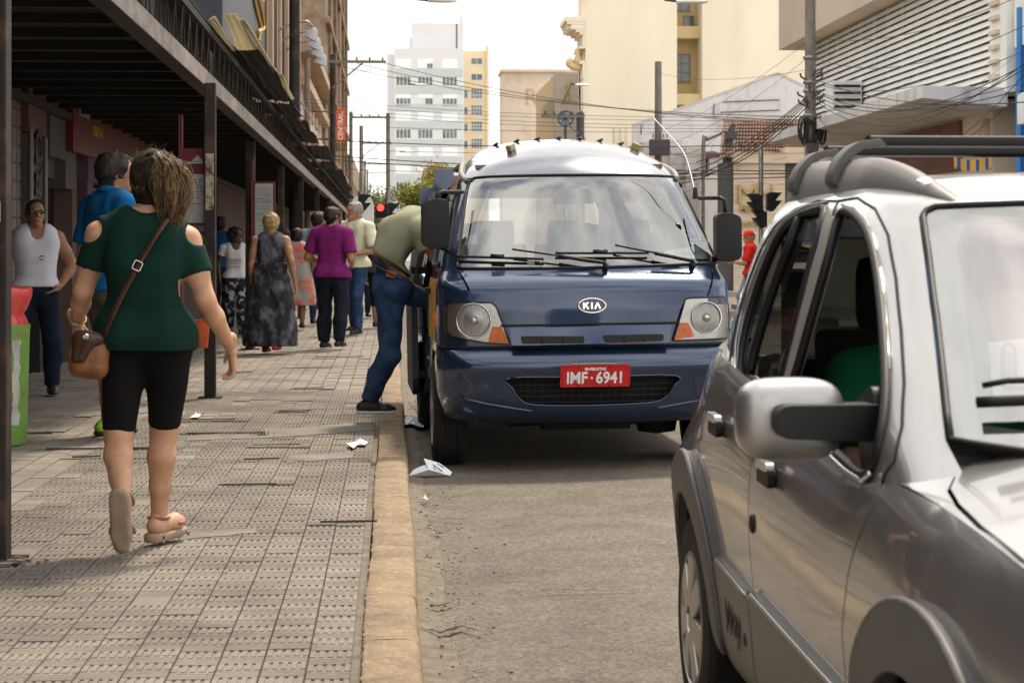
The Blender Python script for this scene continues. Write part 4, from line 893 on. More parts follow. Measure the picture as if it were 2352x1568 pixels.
cable('bundle of thick black cables running behind the van roof', [(690, 318, 55, 1860, 330, 44, .15), (690, 352, 55, 1860, 392, 44, .15), (690, 360, 55, 1860, 398, 44, .18), (1100, 400, 52, 1860, 405, 44, .1)], .024)
cable('heavy cable bundle sagging from the coil pole to the left behind the van', [(1858, 222, 39, 1560, 400, 46, .25), (1858, 226, 39, 1555, 412, 46, .3), (1858, 232, 39, 1548, 425, 46, .32), (1858, 240, 39, 1545, 405, 46, .45), (1858, 218, 39, 1600, 372, 46, .2)], .026)
cable('single cables fanning from the coil pole across the cream building', [(1858, 92, 39, 1480, 310, 60, .3), (1858, 130, 39, 1500, 340, 60, .3), (1858, 160, 39, 1520, 170, 68, .2)], .009)
cable('telephone cables stretched over the louvred facade', [(1866, 85, 39, 2352, -12, 22, .25), (1866, 130, 39, 2352, 60, 22, .35), (1866, 190, 39, 2352, 118, 22, .3), (1866, 205, 39, 2352, 190, 22, .3)], .010)
cable('dark cable bundle in front of the right canopy fascia', [(1866, 215, 39, 2352, 150, 22, .45), (1866, 222, 39, 2352, 160, 22, .5), (1866, 210, 39, 2352, 205, 22, .3), (1866, 180, 39, 2352, 235, 22, .2), (1866, 226, 39, 2352, 148, 22, .62)], .014)
cable('two slack cables drooping under the right canopy', [(1866, 245, 39, 2352, 172, 22, 1.1), (1866, 250, 39, 2352, 205, 22, 1.0)], .010)
cable('crossing drop wires between pole and louvres', [(1866, 262, 39, 2100, 175, 33, .25), (1866, 200, 39, 2060, 262, 35, .15), (1990, 262, 39, 2330, 130, 28, .35)], .007)
cable('slanted drop wires at the far cross arms left of the tower', [(790, 172, 78, 886, 146, 80, .1), (812, 330, 110, 893, 275, 112, .05), (826, 385, 135, 900, 330, 138, .05), (810, 150, 80, 816, 205, 79, 0), (850, 150, 80, 856, 210, 79, 0)], .012)
cable('tangled black wires hanging by the annex walls', [(1560, 420, 46, 1640, 330, 48, .2), (1545, 395, 46, 1700, 380, 48, .1), (1550, 352, 46, 1660, 300, 48, .2), (1530, 348, 46, 1640, 345, 48, .15), (1550, 436, 46, 1620, 400, 48, .2)], .014)
cable('thin wires at the left facades above the canopy roof', [(640, 120, 50, 886, 160, 80, .2), (660, 190, 48, 830, 320, 90, .3), (680, 235, 46, 880, 265, 100, .2), (700, 300, 46, 850, 420, 110, .2)], .010)

# ================================================================= trees
def leaf_mat(name, col, col2): mat(name, col, .7, col2=col2, vs=.8)
leaf_mat('leaf_yellow', (.26, .20, .02), (.44, .33, .03)); leaf_mat('leaf_green', (.07, .13, .022), (.20, .22, .04)); leaf_mat('leaf_yellow2', (.16, .19, .02), (.30, .32, .04)); leaf_mat('leaf_dark', (.05, .085, .025), (.13, .16, .04)); mat('bark', (.10, .07, .05), .95, bump=.5, bs=12)
def tree(label, px, py, Y, rx, rz, m, n=2600, seed=1):
    c = at(px, py, Y=Y); o = empty('tree', (c.x, Y, 0), label=label, cat='tree'); rr = np.random.RandomState(seed)
    mb = MB(); H = c.z; mb.tube(spline([(0, 0, 0), (.1, 0, H * .35), (-.05, .1, H * .7), (0, 0, H)]), [.3 * rx / 3 * (1 - .7 * i / 24) for i in range(25)], 8)
    for k in range(6): a = k * 1.05; mb.tube([(0, 0, H * .55 + .1 * k), (rx * .4 * math.cos(a), rx * .4 * math.sin(a), H * .8 + .2 * k), (rx * .75 * math.cos(a), rx * .75 * math.sin(a), H + rz * .3)], [.12, .08, .03], 6)
    mb.build('trunk', 'bark', o, smooth=True)
    cl = rr.normal(0, 1, (26, 3)); cl /= np.linalg.norm(cl, axis=1)[:, None]; cl *= (rr.rand(26)[:, None] ** .5) * np.array([rx, rx, rz]) * .8
    P = cl[rr.randint(0, 26, n)] + rr.normal(0, 1, (n, 3)) * np.array([rx, rx, rz]) * .2; s = rr.uniform(.5, 1.2, n) * rx * .055
    A = rr.normal(0, 1, (n, 3)); A /= np.linalg.norm(A, axis=1)[:, None]; B = np.cross(A, rr.normal(0, 1, (n, 3))); B /= np.linalg.norm(B, axis=1)[:, None]
    V = np.stack([P - A * s[:, None], P + B * s[:, None] * .6, P + A * s[:, None], P - B * s[:, None] * .6], 1).reshape(-1, 3); V[:, 2] += H
    me = bpy.data.meshes.new('crown'); me.from_pydata(V.tolist(), [], [(4 * i, 4 * i + 1, 4 * i + 2, 4 * i + 3) for i in range(n)]); link('crown', me, m, o)
tree('mustard yellow tree crown rising beside the van roof', 1022, 410, 170, 2.4, 1.7, 'leaf_yellow', 5200, 3)
tree('bright green tree behind the bending man', 966, 452, 150, 2.3, 1.5, 'leaf_yellow2', 4200, 4)
tree('dark yellowish tree between signal and green tree', 945, 455, 180, 1.3, 1.4, 'leaf_yellow', 1800, 5)
tree('pale green tree behind the red pedestrian signal', 868, 470, 190, 1.9, 2.3, 'leaf_green', 3000, 6)
tree('dark green tree low behind the kiosk', 880, 530, 160, 1.5, 1.5, 'leaf_dark', 2200, 7)
# ================================================================= minibus
def hermite(xs, ys):
    xs = np.array(xs, float); ys = np.array(ys, float); d = np.gradient(ys, xs)
    sl = np.diff(ys) / np.diff(xs)
    for i in range(1, len(xs) - 1): d[i] = 0 if sl[i - 1] * sl[i] < 0 else d[i]
    def f(x):
        x = np.clip(np.asarray(x, float), xs[0], xs[-1]); i = np.clip(np.searchsorted(xs, x) - 1, 0, len(xs) - 2); h = xs[i + 1] - xs[i]; t = (x - xs[i]) / h
        return (1 + 2 * t) * (1 - t) ** 2 * ys[i] + t * (1 - t) ** 2 * h * d[i] + t * t * (3 - 2 * t) * ys[i + 1] + t * t * (t - 1) * h * d[i + 1]
    return f
def plan_surf(rows):
    T = np.array(rows); fz, fW, fy, fc, fb = (hermite(T[:, 0], T[:, k]) for k in range(1, 6))
    def surf(u, v):
        u = np.asarray(u, float); v = np.asarray(v, float); z, W, y0, c, b = fz(v), fW(v), fy(v), fc(v), fb(v)
        s = np.sign(u); a = np.abs(u); e = np.maximum(W - c, .02); th0 = np.arctan(2 * b / e); c2 = c / (1 - np.sin(th0)) ; la = c2 * (math.pi / 2 - th0)
        th = np.clip(th0 + (a - e) / c2, th0, math.pi / 2); x = np.where(a <= e, a, e + c2 * (np.sin(th) - np.sin(th0)))
        y = np.where(a <= e, y0 + b * (a / e) ** 2, y0 + b + c2 * (np.cos(th0) - np.cos(th))) + np.maximum(0, a - e - la)
        return np.stack([s * x, y, z], -1)
    return surf
class PX:
    """inverse lookup: photo pixel -> (u,v) on a surface placed in the world by matrix mw"""
    def __init__(s, surf, mw, ur, vr, n=(260, 160), ymax=99):
        s.surf, s.mw = surf, np.array(mw); U, V = np.meshgrid(np.linspace(*ur, n[0]), np.linspace(*vr, n[1])); s.U, s.V = U.ravel(), V.ravel(); k_ = surf(s.U, s.V)[:, 1] < ymax; s.U, s.V = s.U[k_], s.V[k_]; s.P = s.proj(s.U, s.V)
    def proj(s, u, v):
        p = s.surf(np.atleast_1d(u), np.atleast_1d(v)); w_ = p @ s.mw[:3, :3].T + s.mw[:3, 3]; dep = w_[:, 0] * SA + w_[:, 1] * CA; lat = w_[:, 0] * CA - w_[:, 1] * SA
        return np.stack([CX + F * lat / dep, HY - F * (w_[:, 2] - HC) / dep], -1)
    def __call__(s, px, py):
        t = np.array((px, py), float); i = ((s.P - t) ** 2).sum(1).argmin(); q = np.array((s.U[i], s.V[i])); e = 1e-3
        for _ in range(5):
            p = s.proj(q[0], q[1])[0]; J = np.stack([(s.proj(q[0] + e, q[1])[0] - p) / e, (s.proj(q[0], q[1] + e)[0] - p) / e], 1)
            try: dq = np.linalg.solve(J, t - p)
            except Exception: break
            q = q + np.clip(dq, -.03, .03)
        return (float(q[0]), float(q[1]))
    def poly(s, pts): return [s(*p) for p in pts]

def paint(name, col, flake=.35, rough=.32, coat=1.0, metal=.55):
    m = mat(name, col, rough, metal=metal, var=.06, vs=900, coat=coat); t = m.node_tree; b = t.nodes['Principled BSDF']; L = t.links
    tcn = t.nodes.new('ShaderNodeTexCoord'); n = t.nodes.new('ShaderNodeTexNoise'); n.inputs['Scale'].default_value = 3.0; n.inputs['Detail'].default_value = 6; L.new(tcn.outputs['Object'], n.inputs['Vector'])
    r = t.nodes.new('ShaderNodeMapRange'); r.inputs[1].default_value = .4; r.inputs[2].default_value = .75; r.inputs[3].default_value = rough; r.inputs[4].default_value = rough + .16; L.new(n.outputs[0], r.inputs[0]); L.new(r.outputs[0], b.inputs['Roughness'])
    r2 = t.nodes.new('ShaderNodeMapRange'); r2.inputs[1].default_value = .35; r2.inputs[2].default_value = .8; r2.inputs[3].default_value = .03; r2.inputs[4].default_value = .12; L.new(n.outputs[0], r2.inputs[0]); L.new(r2.outputs[0], b.inputs['Coat Roughness'])
paint('van_blue', (.016, .033, .080), rough=.24); paint('van_silver', (.105, .11, .14), rough=.22, metal=.8); mat('yellow_stripe', (.48, .27, .03), .5, var=.1, vs=6, dirt=.3, ds=7)
mat('grey_trim', (.24, .22, .20), .5, var=.1, vs=8); mat('headlamp_bowl', (.46, .45, .42), .30, metal=.9, var=.1, vs=30); mat('amber', (.80, .17, .006), .5, var=.2, vs=60); mat('olive_lens', (.30, .24, .10), .3, coat=.5)
mat('plate_red', (.50, .018, .016), .45, var=.06, vs=12); mat('plate_white', (.80, .80, .80), .5); mat('emblem_dark', (.01, .012, .03), .2, coat=.5); mat('seat', (.10, .095, .09), .9, var=.15, vs=12); mat('dash', (.10, .095, .09), .8); mat('van_inside', (.17, .16, .155), .9); mat('paper', (.78, .80, .82), .8, var=.03, vs=8); mat('ink_grey', (.35, .36, .42), .8); mat('sticker_green', (.05, .35, .25), .6); mat('lens_glass', (.9, .9, .9), .05, trans=1, ior=1.25)
def lens_fix():
    t = M['lens_glass'].node_tree
glass('lens', (1, 1, 1), .0, .02, .97, .7)
van = empty('minibus', (1.17, 11.45, -.01), 0, 'dark blue minibus with silver roof parked at the kerb, red plate', 'minibus')
VM = Matrix.Translation((1.17, 11.45, -.01)) @ Matrix.Rotation(R(1.2), 4, 'Z') @ Matrix.Rotation(R(-.55), 4, 'Y'); van.rotation_euler = VM.to_euler()
BODY = plan_surf([(.70, .70, .885, .075, .17, .06), (.90, .90, .885, .08, .17, .06), (1.05, 1.05, .882, .09, .17, .06), (1.13, 1.13, .876, .11, .17, .06), (1.165, 1.160, .868, .142, .17, .065), (1.225, 1.200, .858, .205, .18, .07), (1.30, 1.26, .845, .255, .18, .08), (1.5, 1.44, .80, .405, .18, .09), (1.7, 1.62, .748, .55, .19, .09), (1.87, 1.778, .695, .68, .2, .09), (1.98, 1.85, .668, .76, .23, .1), (2.10, 1.905, .638, .85, .27, .1), (2.25, 1.955, .592, .97, .3, .09), (2.45, 2.008, .515, 1.14, .29, .07), (2.70, 2.052, .395, 1.38, .25, .05), (2.95, 2.078, .245, 1.64, .17, .03), (3.15, 2.086, .085, 1.86, .05, .01)])
BUMP = plan_surf([(.29, .30, .80, .14, .19, .08), (.36, .35, .845, .06, .2, .08), (.45, .45, .878, .02, .2, .075), (.58, .58, .89, .0, .2, .07), (.64, .64, .892, -.012, .2, .065), (.675, .675, .892, -.008, .2, .065), (.71, .708, .89, .012, .19, .065), (.75, .738, .886, .042, .18, .065), (.82, .765, .88, .085, .17, .065)])
B = PX(BODY, VM, (-1.25, 1.25), (.72, 2.9)); Q = PX(BUMP, VM, (-1.2, 1.2), (.29, .82), (240, 90))
# windscreen outline and side glass line
GL = B.poly(spline([(1050, 606), (1060, 540), (1073, 440), (1084, 416), (1104, 409), (1200, 405), (1336, 403), (1460, 404), (1548, 408), (1569, 416), (1583, 444), (1612, 520), (1635, 590), (1632, 602), (1600, 607), (1350, 616), (1100, 618), (1058, 616)], 3, True))
lw = [p for p in GL]
gl_l = min(p[0] for p in GL); gl_r = max(p[0] for p in GL)
panel('windscreen', BODY, GL, 'hazy_glass', van, .03, .004, rim=0)
strip('windscreen_seal', BODY, GL, .009, 'black_plastic', van, .006, closed=True, n=6)
# roof cap with the frame round the screen
topv = 1.93
panel('roof', BODY, [(-4.6, 1.885), (-1.2, 1.885), (1.2, 1.885), (4.6, 1.885), (4.3, 2.4), (3.6, 3.12), (-3.6, 3.12), (-4.3, 2.4)], 'van_silver', van, .045, .0, .01)
fr_out = [(-.92, 1.215), (.92, 1.215), (.90, 1.883), (-.90, 1.883)]
panel('screen_frame', BODY, fr_out, 'van_blue', van, .03, .0, .01, holes=[[(a * 1.0, b) for a, b in GL]])
strip('roof_seam', BODY, [(-1.0, 1.884), (1.0, 1.884)], .004, 'black_plastic', van, .002)
for k in range(7):
    x = -.42 + .14 * k; mb = MB(); mb.tube([(x, y, 2.012 + .07 * (1 - (x / .55) ** 2) + .004 * math.sin(y)) for y in (1.55, 2.2, 3.2, 4.3)], .011, 8); mb.build('roof_rib', 'van_silver', van, smooth=True)
# nose panels
HL = B.poly([(1055, 621), (1634, 610), (1621, 681), (1575, 684), (1546, 742), (1168, 750), (1142, 703), (1131, 694), (1090, 691)])
panel('bonnet', BODY, HL, 'van_blue', van, .025, .004, .012)
LF = B.poly([(1052, 622), (1087, 692), (1039, 693), (1024, 698)]) 
panel('wing', BODY, [(-1.30, 1.21), (LF[0][0] - .006, LF[0][1]), (LF[1][0] - .006, LF[1][1]), (-1.30, LF[1][1])], 'van_blue', van, .03, .003)
RF = [(.822, 1.262), B(1624, 681)]
panel('wing', BODY, [(1.30, 1.215), (1.30, 1.0), (RF[1][0] + .006, 1.0), (RF[1][0] + .006, RF[1][1]), (RF[0][0] + .006, RF[0][1]), (RF[0][0] + .006, max(1.215, RF[0][1] + .002))], 'van_blue', van, .03, .003)
panel('nose', BODY, [(-1.3, .72), (1.3, .72), (1.3, 1.10), (-1.3, 1.10)], 'van_blue', van, .03, -.012, .02)
gs = B.poly([(1170, 753), (1541, 745), (1535, 784), (1174, 792)])
GS = panel('grille_bar', BODY, rounded(gs, .015), 'van_blue', van, .02, .012, .02)
for px in ([(1194, 771), (1340, 771), (1339, 787), (1197, 788)], [(1380, 769), (1521, 766), (1520, 781.5), (1387, 786)]):
    s_ = panel('grille_slot', BODY, rounded(B.poly(px), .014), 'black', GS, .02, .014, 0)
    c0 = B.poly(px); 
    for t in (.33, .66): a = tuple(np.array(c0[0]) * (1 - t) + np.array(c0[1]) * t); b_ = tuple(np.array(c0[3]) * (1 - t) + np.array(c0[2]) * t); strip('slot_rib', BODY, [a, b_], .003, 'black_plastic', GS, .015)
for o_ in [GS] + list(GS.children):
    for q_ in o_.data.vertices: q_.co.y -= (.905 - q_.co.z) * .45
strip('grille_gap', BODY, B.poly([(1150, 748), (1360, 744), (1560, 741)]), .008, 'black', van, .004)
# emblem
def on(Pm, px, py, off=.0):
    u, v = Pm(px, py); p, n = surf_n(Pm.surf, np.array([u]), np.array([v])); e = .01
    ux = Pm.surf(np.array([u + e]), np.array([v]))[0] - Pm.surf(np.array([u - e]), np.array([v]))[0]; uy = Pm.surf(np.array([u]), np.array([v + e]))[0] - Pm.surf(np.array([u]), np.array([v - e]))[0]
    return frame(Vector(p[0] + n[0] * off), Vector(ux), Vector(uy))
m0 = on(B, 1359.5, 702, .006)
mb = MB(); mb.lathe([(.0, .0), (.080, .0), (.080, .006), (.0, .006)], 40, m0 @ Matrix.Diagonal((1, .52, 1, 1))); em = mb.build('emblem', 'emblem_dark', van, smooth=40)
mb = MB(); mb.tube([m0 @ Vector((.081 * math.cos(t * .1309), .0425 * math.sin(t * .1309), .004)) for t in range(49)], .0055, 6, cap=False); mb.build('emblem_ring', 'chrome', em, smooth=True)
mb = MB()
def stroke(pts, w_):
    for a, b_ in zip(pts[:-1], pts[1:]):
        a, b_ = Vector(a), Vector(b_); d = (b_ - a).normalized(); nrm = Vector((-d.y, d.x)) * w_; q = [a - nrm, b_ - nrm, b_ + nrm, a + nrm]; mb.prism([m0 @ Vector((p.x, p.y, .006)) for p in q], m0.to_3x3() @ Vector((0, 0, .004)))
for pts in ([(-.050, -.019), (-.050, .019)], [(-.047, -.002), (-.024, .019)], [(-.040, .003), (-.022, -.019)], [(-.002, -.019), (-.002, .019)], [(.016, -.019), (.032, .017), (.048, -.019)]): stroke(pts, .0048)
mb.build('emblem_letters', 'chrome', em)
# headlamps
for side, out, cen, rad, ind in ((-1, [(1026, 700), (1039, 695), (1129, 695), (1140, 705), (1172, 791), (1115, 787), (1039, 773), (1025, 762)], (1088, 736), 39, [(1131, 750), (1151, 750), (1172, 790), (1120, 787)]), (1, [(1574, 686), (1590, 684), (1662, 681), (1670, 700), (1674, 730), (1671, 754), (1658, 769), (1546, 782)], (1622, 729), 36, [(1561, 741), (1580, 741), (1594, 772), (1546, 781)])):
    po = rounded(B.poly(out), .012)
    hl = panel('headlamp', BODY, po, 'headlamp_bowl', van, .02, -.002, 0)
    m1 = on(B, *cen, .0); r = rad / 388
    mb = MB(); mb.lathe([(r * .98, .006), (r * .9, -.004 + .002), (r * .7, .0), (r * .3, .001), (r * .25, .004), (r * .16, .02), (0, .024)], 36, m1); mb.build('reflector', 'headlamp_bowl', hl, smooth=30)
    mb = MB(); mb.tube([m1 @ Vector((r * math.cos(t * .1745), r * math.sin(t * .1745), .008)) for t in range(37)], .0035, 6, cap=False); mb.build('bezel', 'chrome', hl, smooth=True)
    for k in range(15):
        x = -r * .82 + r * 1.64 * k / 14; h = math.sqrt(max(0, (r * .9) ** 2 - x * x)); mb = MB(); mb.tube([m1 @ Vector((x, -h, .010)), m1 @ Vector((x, h, .010))], .0035, 5); mb.build('flute', 'lens', hl, smooth=True)
    iv = panel('indicator', BODY, rounded(B.poly(ind), .006), 'amber', hl, .01, .005, .004)
    panel('lens_cover', BODY, po, 'lens', hl, .02, .014, .012)
    strip('lamp_gasket', BODY, po, .0045, 'black_plastic', hl, .006, closed=True)
    sx = side * .895; mb = MB(); mb.lathe([(0, .02), (.022, .016), (.03, 0)], 14, Matrix.Translation((side * .885, .42, .92)) @ Matrix.Rotation(R(90 * side), 4, 'Y') @ Matrix.Diagonal((1.6, .9, 1, 1))); mb.build('side_marker', 'amber', van, smooth=True)
# bumper
IN = Q.poly(spline([(1172, 868), (1178, 893), (1195, 918), (1230, 930), (1358, 931), (1490, 925), (1528, 913), (1545, 890), (1550, 862), (1360, 866)], 4, True))
bp = panel('bumper', BUMP, [(-1.22, .30), (-.8, .30), (0, .31), (.8, .30), (1.22, .30), (1.22, .80), (-1.22, .80)], 'van_blue', van, .02, .0, .02, holes=[IN])
panel('intake_back', BUMP, [(-.6, .36), (.6, .36), (.6, .62), (-.6, .62)], 'black', bp, .04, -.06, 0)
strip('intake_lip', BUMP, IN, .006, 'van_blue', bp, .0, closed=True)
for j in range(6): v = .40 + .035 * j; strip('intake_mesh', BUMP, [(-.5, v), (.5, v)], .0035, 'black_plastic', bp, -.02)
for i in range(24): u = -.5 + i * .0435; strip('intake_mesh', BUMP, [(u, .37), (u, .6)], .0028, 'black_plastic', bp, -.021)
for px in ([(1064, 880), (1122, 877), (1133, 926), (1071, 920)], [(1593, 865), (1649, 861), (1650, 902), (1595, 913)]): panel('fog_cover', BUMP, rounded(Q.poly(px), .012), 'van_blue', bp, .02, .004, .006)
for px in ([(1060, 914), (1120, 928), (1180, 938), (1222, 944)], [(1505, 938), (1560, 928), (1620, 917), (1650, 910)]): strip('bumper_lip', BUMP, Q.poly(px), [.004] + [.012] * 60, 'van_blue', bp, .0) if False else strip('bumper_lip', BUMP, Q.poly(px), .010, 'van_blue', bp, .0)
strip('bumper_gap', BODY, [(-1.0, .765), (1.0, .765)], .008, 'black', van, .0)
# number plate
m2 = on(Q, 1366, 860, .02); mb = MB(); mb.prism([m2 @ Vector((x, y, 0)) for x, y in rounded([(-.207, -.068), (.207, -.068), (.207, .068), (-.207, .068)], .012)], m2.to_3x3() @ Vector((0, 0, .004))); pl = mb.build('number_plate', 'plate_red', van)
mb = MB(); mb.tube([m2 @ Vector((x, y, .005)) for x, y in rounded([(-.202, -.063), (.202, -.063), (.202, .063), (-.202, .063)], .012) + [(-.19, -.063)]], .0028, 5, cap=False); mb.build('plate_rim', 'plate_red', pl)
text('plate_text', 'RS-PELOTAS', .023, 'plate_white', m2 @ Matrix.Translation((0, .042, .0055)), pl, ext=.001, bold=.001)
text('plate_text', 'IMF', .098, 'plate_white', m2 @ Matrix.Translation((-.108, -.014, .0055)), pl, ext=.001, xs=.86, bold=.0025)
text('plate_text', '6941', .098, 'plate_white', m2 @ Matrix.Translation((.088, -.014, .0055)), pl, ext=.001, xs=.86, bold=.0025)
mb = MB(); mb.lathe([(0, .0055), (.007, .0055)], 10, m2 @ Matrix.Translation((-.02, -.012, 0))); mb.build('plate_dot', 'plate_white', pl, fixn=False)
mb = MB(); mb.prism([m2 @ Vector(p) for p in ((-.14, .072, .0), (.125, .072, 0), (.125, .082, 0), (-.14, .082, 0))], m2.to_3x3() @ Vector((0, 0, .008))); mb.build('plate_bracket', 'chrome', pl)
for x, y in ((-.10, .05), (.085, .052), (-.10, -.058), (.085, -.058)): mb = MB(); mb.lathe([(0, .007), (.005, .006), (.006, .004)], 8, m2 @ Matrix.Translation((x, y, 0))); mb.build('plate_screw', 'black', pl)
# flanks
def flank(s):
    f = lambda y: s * (y + .70)                         # u for a given distance back (corner arc included, approx.)
    sd_ = 'left' if s < 0 else 'right'
    def P_(pts): return [(f(y), z) for y, z in pts] if s > 0 else [(f(y), z) for y, z in pts][::-1]
    arch = [(.78 + .43 * math.cos(t), .36 + .43 * math.sin(t)) for t in np.linspace(0, math.pi, 14)]
    # lower wing and door skins
    panel('front_door', BODY, P_([(.37, .72), (1.45, .72), (1.45, 1.235), (.37, 1.235)]), 'van_blue', van, .05, .0)
    if s > 0 or True:
        y0 = 1.48 if s > 0 else 2.85
        panel('side_panel', BODY, P_([(y0, .72), (4.4, .72), (4.4, 1.235), (y0, 1.235)]), 'van_blue', van, .06, .0)
        mb = MB(); mb.box((s * .83 - .05, 1.45 if s > 0 else 2.85, .30), (s * .83 + .05, 4.4, .74)); mb.build('sill', 'van_blue', van, bev=.02)
    win = [(.50, 1.28), (1.38, 1.28), (1.38, 1.78), (.80, 1.78)]
    panel('upper_side', BODY, P_([(.30, 1.238), (1.45, 1.238), (1.45, 1.884), (.42, 1.884)]), 'van_blue', van, .05, .0, holes=[P_(rounded(win, .05))])
    panel('door_glass', BODY, P_(rounded(win, .05)), 'dark_glass', van, .08, -.01, 0); strip('window_seal', BODY, P_(rounded(win, .05)), .012, 'black_plastic', van, .002, closed=True)
    w2 = [(3.0, 1.3), (4.2, 1.3), (4.2, 1.78), (3.0, 1.78)] if s < 0 else [(1.6, 1.3), (4.2, 1.3), (4.2, 1.78), (1.6, 1.78)]
    y0 = 2.85 if s < 0 else 1.46
    panel('upper_side', BODY, P_([(y0, 1.238), (4.4, 1.238), (4.4, 1.884), (y0, 1.884)]), 'van_blue', van, .06, .0, holes=[P_(rounded(w2, .05))]); panel('side_glass', BODY, P_(rounded(w2, .05)), 'dark_glass', van, .1, -.01, 0)
    mb = MB()
    pr = [(s * .60, y, z) for y, z in arch]
    for a, b_ in zip(arch[:-1], arch[1:]): mb.poly([(s * .55, *a), (s * .885, *a), (s * .885, *b_), (s * .55, *b_)])
    mb.build('wheel_arch', 'black', van, fixn=False)
    mb = MB(); mb.poly([(s * .884, .34, .34), (s * .884, .34, .74)] + [(s * .884, y, z) for y, z in arch[::-1] if z > .36] + [(s * .884, 1.45, .36), (s * .884, 1.45, .74), (s * .884, .36, .745)][:2]); 
    # lower wing around the arch
    mb = MB(); top = .735
    for a, b_ in zip(arch[:-1], arch[1:]):
        if max(a[1], b_[1]) < top: mb.poly([(s * .885, a[0], a[1]), (s * .885, b_[0], b_[1]), (s * .885, b_[0], top), (s * .885, a[0], top)])
    mb.poly([(s * .885, 1.21, .34), (s * .885, 1.45, .34), (s * .885, 1.45, top), (s * .885, 1.21, top)]); mb.build('lower_wing', 'van_blue', van, fixn=False)
    strip('drip_trim', BODY, [(s * .72, 1.86), (s * .82, 1.93), (s * .95, 2.02), (s * 1.15, 2.10), (s * 1.5, 2.13), (s * 2.2, 2.13)], .018, 'grey_trim', van, .012, n=8)
flank(-1); flank(1)
# yellow transport band on the kerb-side door
ys_ = panel('yellow_band', BODY, [(-2.14, .78), (-1.12, .78), (-1.12, 1.17), (-2.14, 1.17)], 'yellow_stripe', van, .05, .004, .002)
mb = MB(); mb.box((-.915, 1.20, 1.06), (-.885, 1.34, 1.10)); mb.build('door_handle', 'black_plastic', van, bev=.006)
# open sliding door standing off the flank
mb = MB(); zz = [.30, .42, .6, .8, 1.0, 1.2, 1.4, 1.6, 1.76]; ww = hermite([.2, .7, 1.13, 1.26, 1.44, 1.62, 1.78], [.88, .885, .876, .845, .80, .748, .695])
for k in (0, 1):
    for z in zz:
        for y in (2.75 + (.12 if z < .35 else 0), 2.78, 3.4, 4.1): mb.v.append((-float(ww(z)) - .075 + .045 * k, y, z))
nz = len(zz); n4 = 4 * nz
for j in range(nz - 1):
    for i in range(3):
        b_ = j * 4 + i; mb.face((b_, b_ + 1, b_ + 5, b_ + 4)); mb.face((b_ + n4, b_ + 4 + n4, b_ + 5 + n4, b_ + 1 + n4))
    for i in (0, 3): b_ = j * 4 + i; mb.face((b_, b_ + 4, b_ + 4 + n4, b_ + n4))
for j in (0, nz - 1):
    for i in range(3): b_ = j * 4 + i; mb.face((b_, b_ + 1, b_ + 1 + n4, b_ + n4))
sdr = mb.build('sliding_door', 'dark_grey', van)
for z_ in (.45, 1.2): mb = MB(); mb.beam((-.95, 2.80, z_), (-.84, 2.70, z_), .03, .05); mb.build('door_arm', 'black_plastic', sdr)
# tail, floor, cabin
mb = MB()
for lo, hi in (((-.86, 4.36, .35), (.86, 4.42, 1.22)), ((-.84, 4.36, 1.22), (-.62, 4.42, 1.85)), ((.62, 4.36, 1.22), (.84, 4.42, 1.85)), ((-.72, 4.36, 1.76), (.72, 4.42, 2.0))): mb.box(lo, hi)
mb.build('tail', 'van_blue', van)
mb = MB(); mb.box((-.62, 4.385, 1.22), (.62, 4.395, 1.76)); mb.build('rear_glass', 'glass', van)
mb = MB(); mb.box((-.85, .35, .44), (.85, 4.36, .50)); mb.build('floor', 'van_inside', van)
mb = MB(); mb.box((-.60, 1.0, 1.86), (.60, 4.3, 1.88)); mb.build('headliner', 'van_inside', van)
mb = MB(); mb.prism([(-.78, y, z) for y, z in ((.27, 1.15), (.27, .75), (.75, .75), (.80, 1.06), (.62, 1.17), (.36, 1.19))], (1.56, 0, 0)); mb.build('dashboard', 'dash', van, bev=.02)
mb = MB(); mw_ = Matrix.Translation((.38, .93, 1.14)) @ Matrix.Rotation(R(-35), 4, 'X'); mb.tube([mw_ @ Vector((.19 * math.cos(t * .2618), .19 * math.sin(t * .2618), 0)) for t in range(25)], .014, 8, cap=False); mb.beam(mw_ @ Vector((-.18, 0, 0)), mw_ @ Vector((.18, 0, 0)), .05, .02); mb.build('steering_wheel', 'dark_grey', van, smooth=True)
for (x, y, w_) in ((-.45, 1.35, .48), (.05, 1.35, .4), (.47, 1.35, .46), (-.45, 2.5, .55), (.2, 2.5, .55), (-.4, 3.5, .6), (.4, 3.5, .6)):
    mb = MB(); mb.cbox((x, y, .78), (w_, .5, .16)); mb.cbox((x, y + .28, 1.08), (w_ * .95, .12, .60)); s_ = mb.build('seat', 'seat', van, bev=.04); mb = MB(); mb.cbox((x, y + .29, 1.45), (w_ * .6, .09, .17)); mb.build('headrest', 'seat', s_, bev=.035)
mb = MB(); mb.cbox((.0, .80, 1.66), (.26, .03, .075)); mb.build('inner_mirror', 'black_plastic', van, bev=.012)
